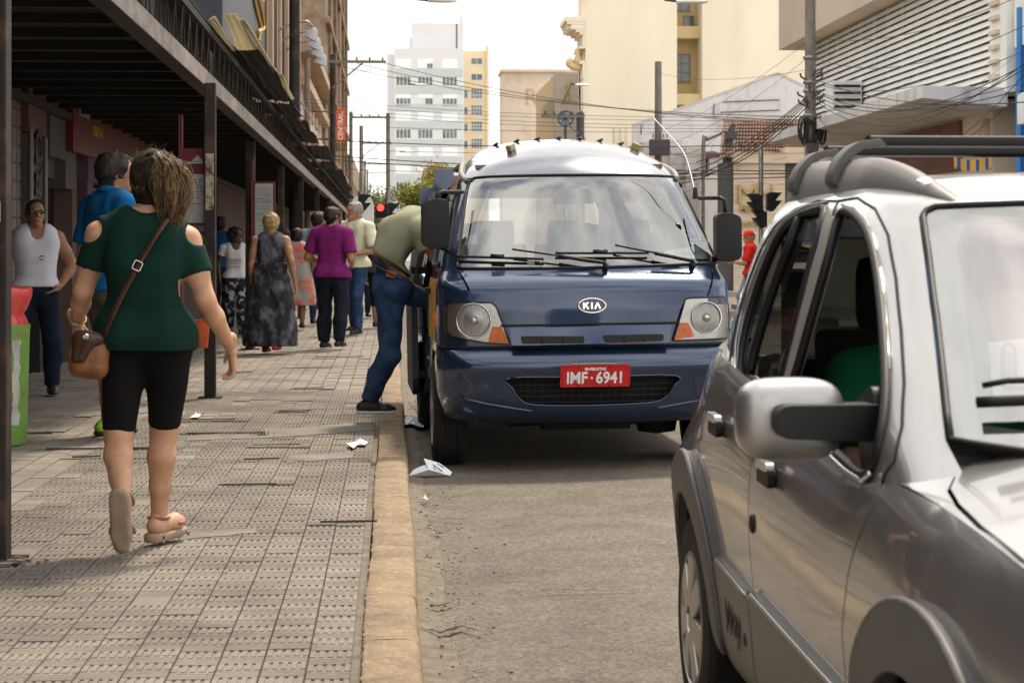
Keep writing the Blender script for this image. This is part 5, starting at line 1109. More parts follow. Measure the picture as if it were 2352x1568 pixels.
# wheels
def wheel(parent, x, y, r, w_, side, name='wheel', rimr=.62, cover='steel', spokes=0):
    o = empty(name, (x, y, r)); o.parent = parent; m = Matrix.Rotation(R(90) * side, 4, 'Y')
    mb = MB(); pr = [(r * rimr, -w_ / 2), (r * .80, -w_ * .52), (r * .95, -w_ * .48), (r, -w_ * .38), (r * 1.004, -w_ * .2), (r * .992, -w_ * .19), (r * .992, -w_ * .15), (r * 1.006, -w_ * .14), (r * 1.006, w_ * .14), (r * .992, w_ * .15), (r * .992, w_ * .19), (r * 1.004, w_ * .2), (r, w_ * .38), (r * .95, w_ * .48), (r * .80, w_ * .52), (r * rimr, w_ / 2)]
    mb.lathe(pr, 48, m); mb.build('tyre', 'rubber', o, smooth=35)
    mb = MB(); q = r * rimr; mb.lathe([(q, w_ * .5), (q * .97, w_ * .52), (q * .93, w_ * .44), (q * .5, w_ * .30), (q * .3, w_ * .36), (q * .26, w_ * .5), (0, w_ * .52)], 36, m); rim = mb.build('rim', cover, o, smooth=35)
    for k in range(spokes):
        a = 2 * math.pi * k / spokes; c, s = math.cos(a), math.sin(a); mb = MB(); t = Vector((-s, c, 0)); d = Vector((c, s, 0))
        mb.prism([m @ (d * q * .18 - t * q * .16 + Vector((0, 0, w_ * .40))), m @ (d * q * .92 - t * q * .24 + Vector((0, 0, w_ * .36))), m @ (d * q * .95 + t * q * .02 + Vector((0, 0, w_ * .36))), m @ (d * q * .92 + t * q * .22 + Vector((0, 0, w_ * .36))), m @ (d * q * .18 + t * q * .16 + Vector((0, 0, w_ * .40)))], m.to_3x3() @ Vector((0, 0, w_ * .16))); mb.build('spoke', cover, rim, bev=.006)
    return o
for sx in (-1, 1):
    wheel(van, sx * .80, .78, .335, .20, sx); wheel(van, sx * .80, 3.3, .335, .20, sx)
mb = MB(); mb.box((-.45, .55, .26), (.45, .75, .40)); mb.cyl((-.72, .78, .30), (.72, .78, .30), .035); mb.box((-.62, .5, .36), (-.52, 4.2, .46)); mb.box((.52, .5, .36), (.62, 4.2, .46)); mb.cyl((-.75, .70, .36), (-.30, .62, .30), .02); mb.box((-.25, .35, .25), (.28, .52, .36)); mb.lathe([(0, -.1), (.12, -.08), (.14, .02), (.08, .1), (0, .1)], 14, Matrix.Translation((.52, .85, .27))); mb.box((-.5, .16, .31), (.55, .3, .40)); mb.build('underbody', 'black', van)
# wipers
for (a, b_, p, q) in (((1052, 596), (1249, 602), (1390, 618), (1178, 585)), ((1275, 588), (1487, 588), (1589, 615), (1410, 575))):
    pa, pb = B(*a), B(*b_); wp = strip('wiper', BODY, [pa, pb], .009, 'black_plastic', van, .028)
    strip('wiper_frame', BODY, [tuple(np.array(pa) * .6 + np.array(pb) * .4), tuple(np.array(pa) * .45 + np.array(pb) * .55)], .016, 'black_plastic', wp, .040)
    strip('wiper_arm', BODY, [B(*q), B((q[0] + p[0]) / 2, (q[1] + p[1]) / 2 - 2)], .007, 'black_plastic', wp, .05); strip('wiper_arm', BODY, [B((q[0] + p[0]) / 2, (q[1] + p[1]) / 2 - 2), B(p[0], p[1] - 4)], .013, 'black_plastic', wp, .045)
    strip('wiper_pivot', BODY, [B(p[0], p[1] - 8), B(p[0], p[1] + 4)], .018, 'black_plastic', wp, .02)
# stickers and paper behind the glass
def decal(name, pts, m, off=-.006, par=van): return panel(name, BODY, B.poly(pts), m, par, .02, off, 0)
ds_ = decal('paper_sign', [(1526, 574), (1610, 559), (1621, 591), (1537, 592)], 'paper', -.012)
text('handwriting', 'LOTAÇÃO', .042, 'ink_grey', on(B, 1576, 580, -.008) @ Matrix.Rotation(R(6), 4, 'Z'), ds_, ext=.0005)
decal('window_sticker', [(1069, 541), (1094, 534), (1096, 558), (1066, 562)], 'paper'); decal('window_sticker', [(1068, 539), (1095, 532), (1095, 535), (1068, 543)], 'amber', -.004)
mc = on(B, 1592, 532, -.006); mb = MB(); mb.lathe([(0, 0), (.027, 0)], 20, mc); rs_ = mb.build('round_sticker', 'paper', van, fixn=False); mb = MB(); mb.lathe([(.021, .001), (.026, .001)], 20, mc); mb.build('sticker_ring', 'sticker_green', rs_, fixn=False); text('sticker_text', 'JA', .02, 'sticker_green', mc @ Matrix.Translation((0, 0, .001)), rs_, ext=.0004, bold=.001)
decal('flag_sticker', [(1587, 547), (1601, 547), (1602, 560), (1589, 561)], 'paper'); decal('flag_sticker', [(1588, 551), (1601, 551), (1601.5, 555), (1588.5, 555)], 'sticker_green', -.005)
# roof marker lamps
for px, py in ((1175, 347), (1459, 345)):
    m3 = on(B, px, py, .0); mb = MB(); mb.prism([m3 @ Vector(p) for p in ((-.020, -.030, 0), (.020, -.030, 0), (.014, .034, 0), (-.014, .034, 0))], m3.to_3x3() @ Vector((0, 0, .045))); mb.build('marker_lamp', 'olive_lens', van, bev=.006)
# door mirrors
def door_mirror(px0, px1, py0, py1, Y, s, root_px):
    a = VM.inverted() @ at(px0, py0, Y=Y); b = VM.inverted() @ at(px1, py1, Y=Y); c = (a + b) / 2; w_ = abs(b.x - a.x); h = abs(a.z - b.z); mb = MB()
    ol = rounded([(-w_ / 2, -h * .42), (-w_ * .1, -h / 2), (w_ / 2, -h * .47), (w_ / 2, h * .46), (0, h / 2), (-w_ / 2, h * .40)], [.03] * 6)
    mb.prism([(c.x - s * x, c.y, c.z + z) for x, z in ol], (0, .13, 0)); mr = mb.build('door_mirror', 'black_plastic', van, bev=.022, seg=3, smooth=40)
    r_ = VM.inverted() @ at(*root_px, Y=Y + .25); mb = MB(); mb.tube([tuple(r_), (c.x - s * w_ * .25, c.y + .07, r_.z - .005), (c.x - s * w_ * .10, c.y + .06, r_.z - .02), (c.x - s * w_ * .08, c.y + .06, c.z + h * .40)], .013, 8); mb.build('mirror_arm', 'black_plastic', mr, smooth=True)
    if s > 0: return
    mb = MB(); mb.tube([(c.x - s * w_ * .1, c.y + .06, c.z - h * .45), (c.x - s * (w_ * .5 + .07), c.y + .22, c.z - h * .62)], .012, 8); mb.build('mirror_stay', 'black_plastic', mr)
door_mirror(968, 1033, 455, 572, 11.85, -1, (1062, 441)); door_mirror(1646, 1705, 487, 602, 11.85, 1, (1606, 455))
# antenna
ap = VM.inverted() @ at(1597, 446, Y=12.0); mb = MB(); mb.tube(spline([tuple(ap), tuple(VM.inverted() @ at(1577, 367, Y=12.05)), tuple(VM.inverted() @ at(1556, 332, Y=12.1)), tuple(VM.inverted() @ at(1500, 270, Y=12.2))], 6), [.006] * 13 + [.004] * 6, 6); mb.build('antenna', 'chrome', van, smooth=True)
mb = MB(); mb.lathe([(0, -.03), (.018, -.03), (.012, .04), (0, .05)], 10, Matrix.Translation(ap)); mb.build('antenna_base', 'black_plastic', van)
# ================================================================= silver hatchback in the right foreground
paint('car_silver', (.35, .345, .34), rough=.30, metal=.82); mat('car_plastic', (.085, .08, .075), .55, var=.06, vs=20, bump=.06, bs=500); mat('rail_plastic', (.16, .148, .135), .5, bump=.05, bs=400); mat('cladding', (.19, .178, .165), .48, metal=.25, var=.05, vs=10); mat('flare_plastic', (.10, .094, .088), .5, var=.06, vs=12, bump=.05, bs=400); mat('hub', (.42, .40, .37), .35, metal=.7)
mat('car_inside', (.022, .020, .019), .85); mat('frit', (.30, .275, .25), .7)
CX0, CY0 = 1.65, 3.0
car = empty('silver_hatchback', (CX0, CY0, 0), 0, 'silver hatchback with roof bars in the right foreground, cut by the frame', 'car')
CM = Matrix.Translation((CX0, CY0, 0))
ztop = hermite([-.8, -.4, 0, .3, .6, 1.2, 1.8, 2.4, 3.0], [.83, .868, .895, .905, .90, .945, 1.0, 1.04, 1.06])
Wt = hermite([0, .12, .3, .45, .62, .78, .9, .97, 1.0], [.735, .79, .812, .822, .832, .828, .812, .792, .772])
tap = hermite([-.8, -.5, -.1, .4, 1.2, 1.7, 2.0, 2.4, 2.8, 3.0], [.86, .94, .985, 1.0, 1.003, 1.0, .997, .983, .95, .88])
gtap = hermite([-1, 1.6, 1.9, 2.15, 2.4, 2.65, 3.0, 3.4], [1, 1, .999, .992, .958, .88, .70, .5])
def SIDE(u, v, s=-1):
    u = np.asarray(u, float); v = np.asarray(v, float); t = (v - .2) / (ztop(u) - .2); bulge = .012 * np.exp(-((v - .62) / .2) ** 2) * (np.exp(-((u - .0) / .35) ** 2) + np.exp(-((u - 2.38) / .35) ** 2))
    b_ = np.clip((v - .70) / .28, 0, 1); b_ = b_ * b_ * (3 - 2 * b_)
    return np.stack([s * (Wt(np.clip(t, 0, 1.02)) * (tap(u) * (1 - b_) + np.minimum(tap(u), gtap(u)) * b_) + bulge), u, v], -1)
SIDER = lambda u, v: SIDE(u, v, 1)
GH0 = plan_surf([(.86, .86, .785, -.12, .20, .13), (.93, .93, .775, .02, .20, .13), (1.0, 1.0, .762, .15, .20, .13), (1.1, 1.1, .74, .325, .2, .125), (1.2, 1.2, .715, .50, .2, .12), (1.3, 1.3, .688, .665, .2, .11), (1.37, 1.365, .665, .77, .2, .10), (1.43, 1.41, .64, .86, .2, .09), (1.50, 1.447, .60, .97, .22, .08), (1.59, 1.47, .545, 1.09, .22, .07), (1.73, 1.484, .44, 1.26, .2, .05), (1.93, 1.491, .28, 1.5, .15, .03), (2.15, 1.494, .09, 1.78, .05, .01)])
def GH(u, v):
    p = GH0(u, v); p[..., 0] *= gtap(p[..., 1] + .5 * np.maximum(0, p[..., 2] - 1.1)); return p
SP = PX(SIDE, CM, (-.6, 2.95), (.2, 1.05), (300, 120)); G = PX(GH, CM, (-3.2, -.02), (.88, 1.9), (420, 160), ymax=2.28)
def arc(cx, r, a0, a1, n=18): return [(cx + r * math.cos(a0 + (a1 - a0) * i / n), .295 + r * math.sin(a0 + (a1 - a0) * i / n)) for i in range(n + 1)]
def zt(u): return float(ztop(u)) - .004
def top_line(u0, u1, n=10): return [(u0 + (u1 - u0) * i / n, zt(u0 + (u1 - u0) * i / n)) for i in range(n + 1)]
AR = .355
# side skins: wing, doors, quarter (both sides)
for s, SF, fl in ((-1, SIDE, -1), (1, SIDER, 1)):
    kw = dict(res=.03 if s < 0 else .09, rim=.02, flip=fl)
    fd = [(.525, .24)] + [(.525, .50), (.515, .62), (.47, .74), (.40, .86)]
    panel('wing', SF, [(-.66, .36), (-AR, .32)] + arc(0, AR, math.pi, 0)[1:] + [(.36, .24), (.518, .24)] + [(a - .007, b) for a, b in fd[1:]] + [(.40, zt(.40))] + top_line(.38, -.66), 'car_silver', car, **kw)
    panel('front_door_skin', SF, fd + [(.41, zt(.41))] + top_line(.43, 1.448) + [(1.448, .24)], 'car_silver', car, **kw)
    re = [(2.376 + AR * math.cos(t), .295 + AR * math.sin(t)) for t in np.linspace(math.pi * .98, math.pi * .62, 9)]
    panel('rear_door_skin', SF, [(1.456, .24)] + [(1.456, zt(1.456))] + top_line(1.47, 2.16) + [(2.20, .85), (2.20, .75)] + re[::-1] + [(2.0, .24)], 'car_silver', car, **kw)
    panel('rear_quarter', SF, [(2.208, .75), (2.208, .85), (2.168, zt(2.168))] + top_line(2.18, 2.95) + [(2.95, .42), (2.376 + AR, .32)] + arc(2.376, AR, 0, math.pi * .60)[1:], 'car_silver', car, **kw)
    panel('inner_side', SF, [(-.6, .22), (2.9, .22), (2.9, .9), (-.6, .86)], 'black', car, res=.1, off=-.03, rim=0, flip=fl, holes=[arc(0, AR + .05, 0, 2 * math.pi)[:-1], arc(2.376, AR + .05, 0, 2 * math.pi)[:-1]])
    # arch flares and door cladding
    for cx in (0, 2.376):
        panel('arch_flare', SF, arc(cx, AR - .005, math.pi * 1.0, -.0, 28) + arc(cx, AR + .105, 0, math.pi, 28), 'flare_plastic', car, res=.025 if s < 0 else .08, off=.026, rim=.034, flip=fl)
        strip('flare_edge', SF, arc(cx, AR + .101, 0.02, math.pi - .02, 28), .009, 'flare_plastic', car, off=.018, flip=fl, n=8); strip('flare_edge', SF, arc(cx, AR + .002, 0.0, math.pi, 28), .009, 'flare_plastic', car, off=.018, flip=fl, n=8)
        mb = MB(); A_ = arc(cx, AR, -.3, math.pi + .3, 20)
        for a, b in zip(A_[:-1], A_[1:]): mb.poly([(s * .45, *a), (s * .80, *a), (s * .80, *b), (s * .45, *b)])
        mb.poly([(s * .46, cx - .4, .1), (s * .46, cx + .4, .1), (s * .46, cx + .4, .7), (s * .46, cx - .4, .7)]); mb.build('wheel_housing', 'black', car, fixn=False)
    for u0, u1 in ((.535, 1.442), (1.462, 1.93)):
        cp = panel('door_cladding', SF, rounded([(u0, .26), (u1, .26), (u1 + (.03 if u1 > 1.5 else 0), .515 + .01 * u1), (u0, .50 + .01 * u0)], .025), 'cladding', car, res=.04, off=.014, rim=.018, flip=fl)
        strip('cladding_edge', SF, [(u0 + .02, .498 + .01 * u0), (u1 - .01, .513 + .01 * u1)], .006, 'car_silver', cp, off=.014, flip=fl)
    wheel(car, s * .735, 0, .292, .175, s, rimr=.64, cover='hub', spokes=7); wheel(car, s * .735, 2.376, .292, .175, s, rimr=.64, cover='hub', spokes=7)
mb = MB(); mb.box((-.72, -.55, .20), (.72, 2.85, .26)); mb.build('underbody', 'black', car)
# lettering on the rear door cladding
lc = [o for o in car.children if o.name.startswith('door_cladding')][1]
p, n_ = surf_n(SIDE, np.array([1.70]), np.array([.415]), -1); text('lettering', 'Way', .115, 'letter_black', frame(Vector(p[0] + n_[0] * .0165), (0, -1, 0), (0, 0, 1)) @ Matrix.Rotation(R(4), 4, 'Z'), lc, ext=.001, bold=.001)
p, n_ = surf_n(SIDE, np.array([1.545]), np.array([.40]), -1); mb = MB(); mb.lathe([(0, .004), (.014, .003), (.018, 0)], 12, frame(Vector(p[0] + n_[0] * .014), (0, -1, 0), (0, 0, 1))); mb.build('lettering_dot', 'letter_black', lc)
# bonnet and cowl
def HOOD(u, v):
    u = np.asarray(u, float); v = np.asarray(v, float); e = ztop(v); c = hermite([-.8, -.5, -.1, .25, .5], [.86, .915, .965, .995, 1.0])(v); h = Wt(np.array(1.0)) * tap(v) - .004; a = np.clip(np.abs(u) / h, 0, 1.05)
    return np.stack([u, v, e + (c - e) * (1 - a ** 3.2)], -1)
hl_ = []
hs = [(-.30, .765), (-.1, .762), (.05, .752), (.16, .735), (.24, .700), (.285, .66)]
for v, x in hs: hl_.append((-x, v))
panel('bonnet', HOOD, [(-.735, -.66)] + [(-x, v) for v, x in hs] + [(-.4, .21), (0, .16), (.4, .21)] + [(x, v) for v, x in hs[::-1]] + [(.735, -.66)], 'car_silver', car, res=.03, off=.004, rim=.012, flip=1)
panel('wing_top', HOOD, [(-.775, -.66), (-.742, -.66)] + [(-x - .007, v) for v, x in hs] + [(-.70, .40), (-.772, .42)], 'car_silver', car, res=.02, off=.001, rim=.0)
panel('wing_top', HOOD, [(.775, -.66), (.742, -.66)] + [(x + .007, v) for v, x in hs] + [(.70, .40), (.772, .42)], 'car_silver', car, res=.03, off=.001, rim=.0)
panel('cowl', HOOD, [(-.66, .30), (-.4, .23), (0, .18), (.4, .23), (.66, .30), (.66, .5), (-.66, .5)], 'car_plastic', car, res=.05, off=-.015, rim=0)
# glasshouse
WSL = [(2185, 1012), (2172, 900), (2153, 730), (2135, 590), (2122, 500), (2127, 487), (2150, 477)]
ws = [G(*p) for p in WSL]; ws_left = ws[:6]
hdr_v = ws[-1][1]
wsp = ws_left + [ws[6], (-.3, hdr_v + .012), (0, hdr_v + .015), (.3, hdr_v + .012), (-ws[6][0], ws[6][1])] + [(-a, b) for a, b in ws_left[::-1]] + [(.3, ws[0][1] - .035), (0, ws[0][1] - .05), (-.3, ws[0][1] - .035)]
panel('windscreen', GH, wsp, 'screen_glass', car, res=.04, off=.002, rim=0)
strip('windscreen_seal', GH, wsp, .007, 'black_plastic', car, off=.003, closed=True)
inner = [(a + .07 if a < 0 else a - .07, b - .03 if b > 1.3 else b + .03) for a, b in wsp]
panel('frit_band', GH, wsp, 'frit', car, res=.04, off=-.004, rim=0, holes=[inner])
FWp = spline([(1942, 486), (1960, 492), (1980, 512), (1998, 545), (2014, 610), (2026, 700), (2034, 800), (2037, 900), (2030, 985), (2012, 1060), (1988, 1092), (1950, 1066), (1890, 1010), (1835, 950), (1812, 918), (1822, 880), (1838, 830), (1870, 715), (1905, 590), (1925, 510)], 3, True)
RWp = spline([(1893, 480), (1860, 487), (1826, 503), (1795, 535), (1768, 590), (1745, 650), (1725, 715), (1710, 780), (1703, 840), (1708, 870), (1740, 890), (1782, 905), (1793, 895), (1810, 825), (1838, 715), (1866, 600), (1893, 500)], 3, True)
FW = [G(*p) for p in FWp]; RW = [G(*p) for p in RWp]
body_l = [(ws[0][0] - .004, ws[0][1] - .05)] + [(a - .012, b) for a, b in ws_left] + [(ws[6][0], hdr_v + .012), (-.3, hdr_v + .024), (-.3, 1.60), (-1.0, 1.62), (-2.05, 1.62), (-2.22, 1.43), (-3.2, .90), (-1.0, .885)]
panel('upper_body', GH, body_l, 'car_silver', car, res=.025, off=0, rim=.012, holes=[FW, RW])
br = [(-a, b) for a, b in body_l]; FR = [(-a, b) for a, b in FW]; RR = [(-a, b) for a, b in RW]
panel('upper_body', GH, br, 'car_silver', car, res=.05, off=0, rim=.012, holes=[FR, RR])
panel('side_glass', GH, FR, 'glass', car, res=.08, off=-.008, rim=0); panel('side_glass', GH, RR, 'dark_glass', car, res=.08, off=-.008, rim=0)
panel('roof', GH, [(-.3, hdr_v + .024), (.3, hdr_v + .024), (.3, 1.585), (2.1, 1.605), (1.1, 2.12), (-1.1, 2.12), (-2.1, 1.605), (-.3, 1.585)], 'car_silver', car, res=.05, off=-.002, rim=0)
strip('window_trim', GH, FW, .011, 'black_plastic', car, off=.002, closed=True, n=8); strip('window_trim', GH, RW, .010, 'black_plastic', car, off=.002, closed=True, n=8)
belt = [G(*p) for p in ((2008, 1082), (1990, 1100), (1950, 1074), (1890, 1018), (1832, 958))]
strip('belt_trim', GH, [(a, b - .004) for a, b in belt], .005, 'chrome', car, off=.010)
fo = [G(*p) for p in ((1936, 472), (1966, 480), (1990, 505), (2010, 550), (2028, 640), (2038, 740), (2046, 850))]
strip('frame_highlight', GH, fo, .003, 'car_silver', car, off=.003)
ro = [G(*p) for p in ((1900, 466), (1855, 474), (1815, 495), (1782, 530), (1752, 590), (1728, 650), (1706, 715), (1692, 790), (1690, 850), (1700, 890))]
strip('frame_highlight', GH, ro, .003, 'car_silver', car, off=.003)
panel('rear_side_glass', GH, RW, 'dark_glass', car, res=.05, off=-.008, rim=0)
gb2 = [G(*p) for p in ((1838, 500), (1815, 560), (1785, 640), (1755, 730), (1735, 800), (1722, 860))]; strip('glass_divider', GH, gb2, .012, 'black_plastic', car, off=0)
bp_ = [G(*p) for p in ((1905, 478), (1880, 570), (1850, 680), (1822, 790), (1800, 880), (1815, 900), (1835, 825), (1866, 710), (1900, 590), (1920, 510))]
panel('pillar_trim', GH, bp_, 'grey_trim', car, res=.02, off=.003, rim=.004)
# door shut lines
for ln in ([(1925, 462), (1970, 455), (2010, 480), (2040, 540), (2058, 640), (2070, 760), (2077, 880), (2072, 980), (2055, 1060), (2020, 1130)], [(1925, 462), (1912, 500)], [(1925, 462), (1880, 462), (1830, 480), (1780, 520), (1745, 580), (1715, 660), (1690, 750), (1676, 830)]):
    strip('shut_line', GH, [G(*p) for p in ln], .0035, 'black', car, off=.0)
# interior
mb = MB(); mb.prism([(-.70, y, z) for y, z in ((.32, .80), (.32, .955), (.55, .965), (.78, .90), (.80, .6), (.5, .5))], (1.40, 0, 0)); mb.build('dashboard', 'car_inside', car, bev=.02)
for x in (-.36, .36):
    mb = MB(); mb.cbox((x, 1.38, .50), (.48, .5, .18)); mb.prism([(x - .23, y, z) for y, z in rounded([(1.55, .5), (1.72, .5), (1.88, 1.10), (1.76, 1.12)], .04)], (.46, 0, 0)); s_ = mb.build('seat', 'car_inside', car, bev=.02)
    mb = MB(); mb.cbox((x, 1.86, 1.20), (.25, .10, .19)); mb.build('headrest', 'car_inside', s_, bev=.04)
mb = MB(); mb.box((-.62, 2.3, .5), (.62, 2.5, 1.02)); mb.build('rear_seat', 'car_inside', car, bev=.04)
mb = MB(); mb.box((-.74, .45, .26), (.74, 2.6, .32)); mb.box((-.56, 1.25, 1.395), (.56, 2.3, 1.40)); mb.build('cabin_lining', 'car_inside', car)
mb = MB(); mb.box((-.56, 2.74, .42), (.56, 2.80, 1.0)); mb.box((-.42, 2.66, 1.34), (.42, 2.72, 1.43)); mb.build('tailgate', 'car_silver', car, bev=.01)
mb = MB(); mb.box((-.5, 2.73, 1.0), (.5, 2.74, 1.34)); mb.build('rear_glass', 'dark_glass', car)
mb = MB(); mw_ = Matrix.Translation((.36, .95, .92)) @ Matrix.Rotation(R(-25), 4, 'X'); mw_ = mw_ @ Matrix.Rotation(R(90), 4, 'X'); mb.tube([mw_ @ Vector((.18 * math.cos(t * .2618), .18 * math.sin(t * .2618), 0)) for t in range(25)], .014, 8, cap=False); mb.build('steering_wheel', 'car_inside', car, smooth=True)
ps = panel('paper_sign', GH, [G(*p) for p in ((2266, 766), (2440, 745), (2440, 878), (2278, 892))], 'paper', car, res=.04, off=-.02, rim=0)
L_ = [G(*p) for p in spline([(2302, 862), (2300, 800), (2304, 778), (2320, 772), (2330, 790), (2332, 838), (2340, 850), (2375, 848), (2390, 862), (2372, 872), (2310, 874)], 4, True)]; strip('drawn_outline', GH, L_, .0018, 'ink_grey', ps, off=-.015, closed=True, n=4)
for k in range(7): strip('hatching', GH, [G(2303, 790 + 11 * k), G(2330, 800 + 11 * k)], .0010, 'ink_grey', ps, off=-.015, n=4)
panel('window_sticker', GH, [G(*p) for p in ((2258, 795), (2270, 792), (2272, 828), (2259, 830))], 'pale_red', car, res=.02, off=-.006, rim=0)
a, b = G(2252, 955), G(2460, 948); wp = strip('wiper', GH, [a, b], .011, 'black_plastic', car, off=.03); strip('wiper_arm', GH, [G(2268, 938), G(2320, 928), G(2460, 925)], .006, 'black_plastic', wp, off=.05)
# door handles, lock
for u, z in ((1.22, .822), (1.90, .868)):
    p, n_ = surf_n(SIDE, np.array([u]), np.array([z]), -1); m = frame(Vector(p[0]), (0, -1, 0), (0, 0, 1))
    mb = MB(); mb.lathe([(0, .004), (.045, .003), (.05, .000)], 20, m @ Matrix.Translation((0, -.02, 0)) @ Matrix.Diagonal((1.3, .75, 1, 1))); h_ = mb.build('door_handle', 'chrome', car, smooth=True)
    mb = MB(); mb.prism([m @ Vector((x, y, .006)) for x, y in rounded([(-.07, -.022), (.066, -.026), (.07, .014), (-.058, .016)], .014)], m.to_3x3() @ Vector((0, 0, .016))); mb.build('handle_grip', 'black_plastic', h_, bev=.006)
    mb = MB(); mb.prism([m @ Vector((x, y, .008)) for x, y in rounded([(-.066, .010), (.07, .010), (.064, .030), (-.05, .032)], .01)], m.to_3x3() @ Vector((0, 0, .018))); mb.build('handle_cap', 'car_silver', h_, bev=.006)
p, n_ = surf_n(SIDE, np.array([1.395]), np.array([.69]), -1); mb = MB(); mb.lathe([(0, .002), (.016, .002), (.02, .005), (.023, 0)], 16, frame(Vector(p[0]), (0, -1, 0), (0, 0, 1))); mb.build('door_lock', 'black_plastic', car)
# mirror
def super_ell(c, rx, ry, rz, e1=.55, e2=.6, nu=40, nv=24, shear=0):
    mb = MB(); pw = lambda v, e: math.copysign(abs(v) ** e, v)
    for j in range(nv + 1):
        ph = -math.pi / 2 + math.pi * j / nv
        for i in range(nu): th = 2 * math.pi * i / nu; x, y, z = rx * pw(math.cos(ph), e1) * pw(math.cos(th), e2), ry * pw(math.cos(ph), e1) * pw(math.sin(th), e2), rz * pw(math.sin(ph), e1); mb.v.append((c[0] + x, c[1] + y + shear * x, c[2] + z + .0 * x))
    for j in range(nv):
        for i in range(nu): i2 = (i + 1) % nu; mb.face((j * nu + i, j * nu + i2, (j + 1) * nu + i2, (j + 1) * nu + i))
    return mb
mc_ = CM.inverted() @ at(1812, 961, Y=3.60)
mir = super_ell(mc_, .104, .062, .077, .62, .7, shear=.12).build('door_mirror', 'car_silver', car, smooth=True)
a = CM.inverted() @ at(1785, 970, Y=3.475); b = CM.inverted() @ at(2012, 960, Y=3.60)
mb = MB(); mb.prism([(x, -.0, z) for x, z in rounded([(a.x, a.z - .030), (b.x + .01, b.z - .042), (b.x + .01, b.z + .028), (a.x, a.z + .030)], [.028, .01, .01, .028])], (0, .07, 0)); mb.v = [(x, y + a.y + (x - a.x) * .42, z) for x, y, z in mb.v]; mb.build('mirror_arm', 'black_plastic', mir, bev=.01)
a = CM.inverted() @ at(2008, 1000, Y=3.62); mb = MB(); mb.prism([(a.x - .012, y, z) for y, z in rounded([(a.y - .10, a.z - .07), (a.y + .06, a.z - .075), (a.y + .10, a.z + .06), (a.y - .03, a.z + .10)], .03)], (.05, 0, 0)); mb.build('mirror_base', 'black_plastic', mir, bev=.008)
# roof rails and cross bars
for s in (-1, 1):
    P = [(s * .515, 1.02, 1.40), (s * .535, 1.08, 1.445), (s * .548, 1.18, 1.488), (s * .553, 1.36, 1.515), (s * .553, 1.7, 1.52), (s * .545, 2.1, 1.51), (s * .51, 2.4, 1.48), (s * .47, 2.55, 1.44)]
    n_ = 40; mb = MB(); hgt = hermite([0, .05, .13, .25, .40, .85, .93, 1], [.004, .030, .062, .082, .090, .085, .06, .004])
    for i in range(n_ + 1):
        t = i / n_; y = .985 + 1.60 * t; hh = float(hgt(t)); zb = 1.385 + .05 * min(1, t / .22) ** .7 - .03 * max(0, t - .8) * 4; xo = .50 + .105 * min(1, t / .22) ** .55 - .10 * max(0, (t - .6) / .4) ** 2; wd = .075 + .02 * math.sin(math.pi * t)
        for px_, pz_ in ((0, 0), (-.004, .35), (-.016, .75), (-.030, .95), (-.045, 1.0), (-.06, .96), (-.072, .7), (-.078, 0)): mb.v.append((s * (xo + px_ * wd / .078), y - .10 * (pz_ - .5) * (1 - t) ** 3, zb + hh * pz_))
    for i in range(n_):
        for j in range(7): b_ = i * 8 + j; mb.face((b_, b_ + 1, b_ + 9, b_ + 8))
    mb.face(tuple(range(8))); mb.face(tuple(range(n_ * 8, n_ * 8 + 8))); rl = mb.build('roof_rail', 'rail_plastic', car, smooth=70)
    mb = MB(); mb.lathe([(0, .004), (.010, .003), (.012, 0)], 12, frame((s * .535, 1.045, 1.452), (1, 0, 0), (0, .5, 1)) @ Matrix.Diagonal((1.5, .8, 1, 1))); mb.build('rail_plug', 'chrome', rl)
    for yb_ in (1.60, 2.05):
        mb = MB(); Pc = [(s * .615, yb_, 1.465), (s * .612, yb_, 1.49), (s * .592, yb_, 1.527), (s * .555, yb_, 1.558), (s * .50, yb_, 1.568)]
        Pc = spline([(p[0], p[2]) for p in Pc], 4); ol = [(x, z + .004) for x, z in Pc] + [(x - s * .016, z - .012) for x, z in Pc[::-1]]
        mb.prism([(x, yb_ - .042, z) for x, z in ol], (0, .084, 0)); mb.build('bar_clamp', 'car_plastic', car, bev=.003, smooth=40)
for yb_ in (1.60, 2.05):
    mb = MB(); mb.prism([(-.52, yb_ + y, 1.566 + z) for y, z in rounded([(-.03, -.012), (.03, -.012), (.03, .014), (-.03, .014)], .01)], (1.04, 0, 0)); mb.build('cross_bar', 'black_plastic', car)
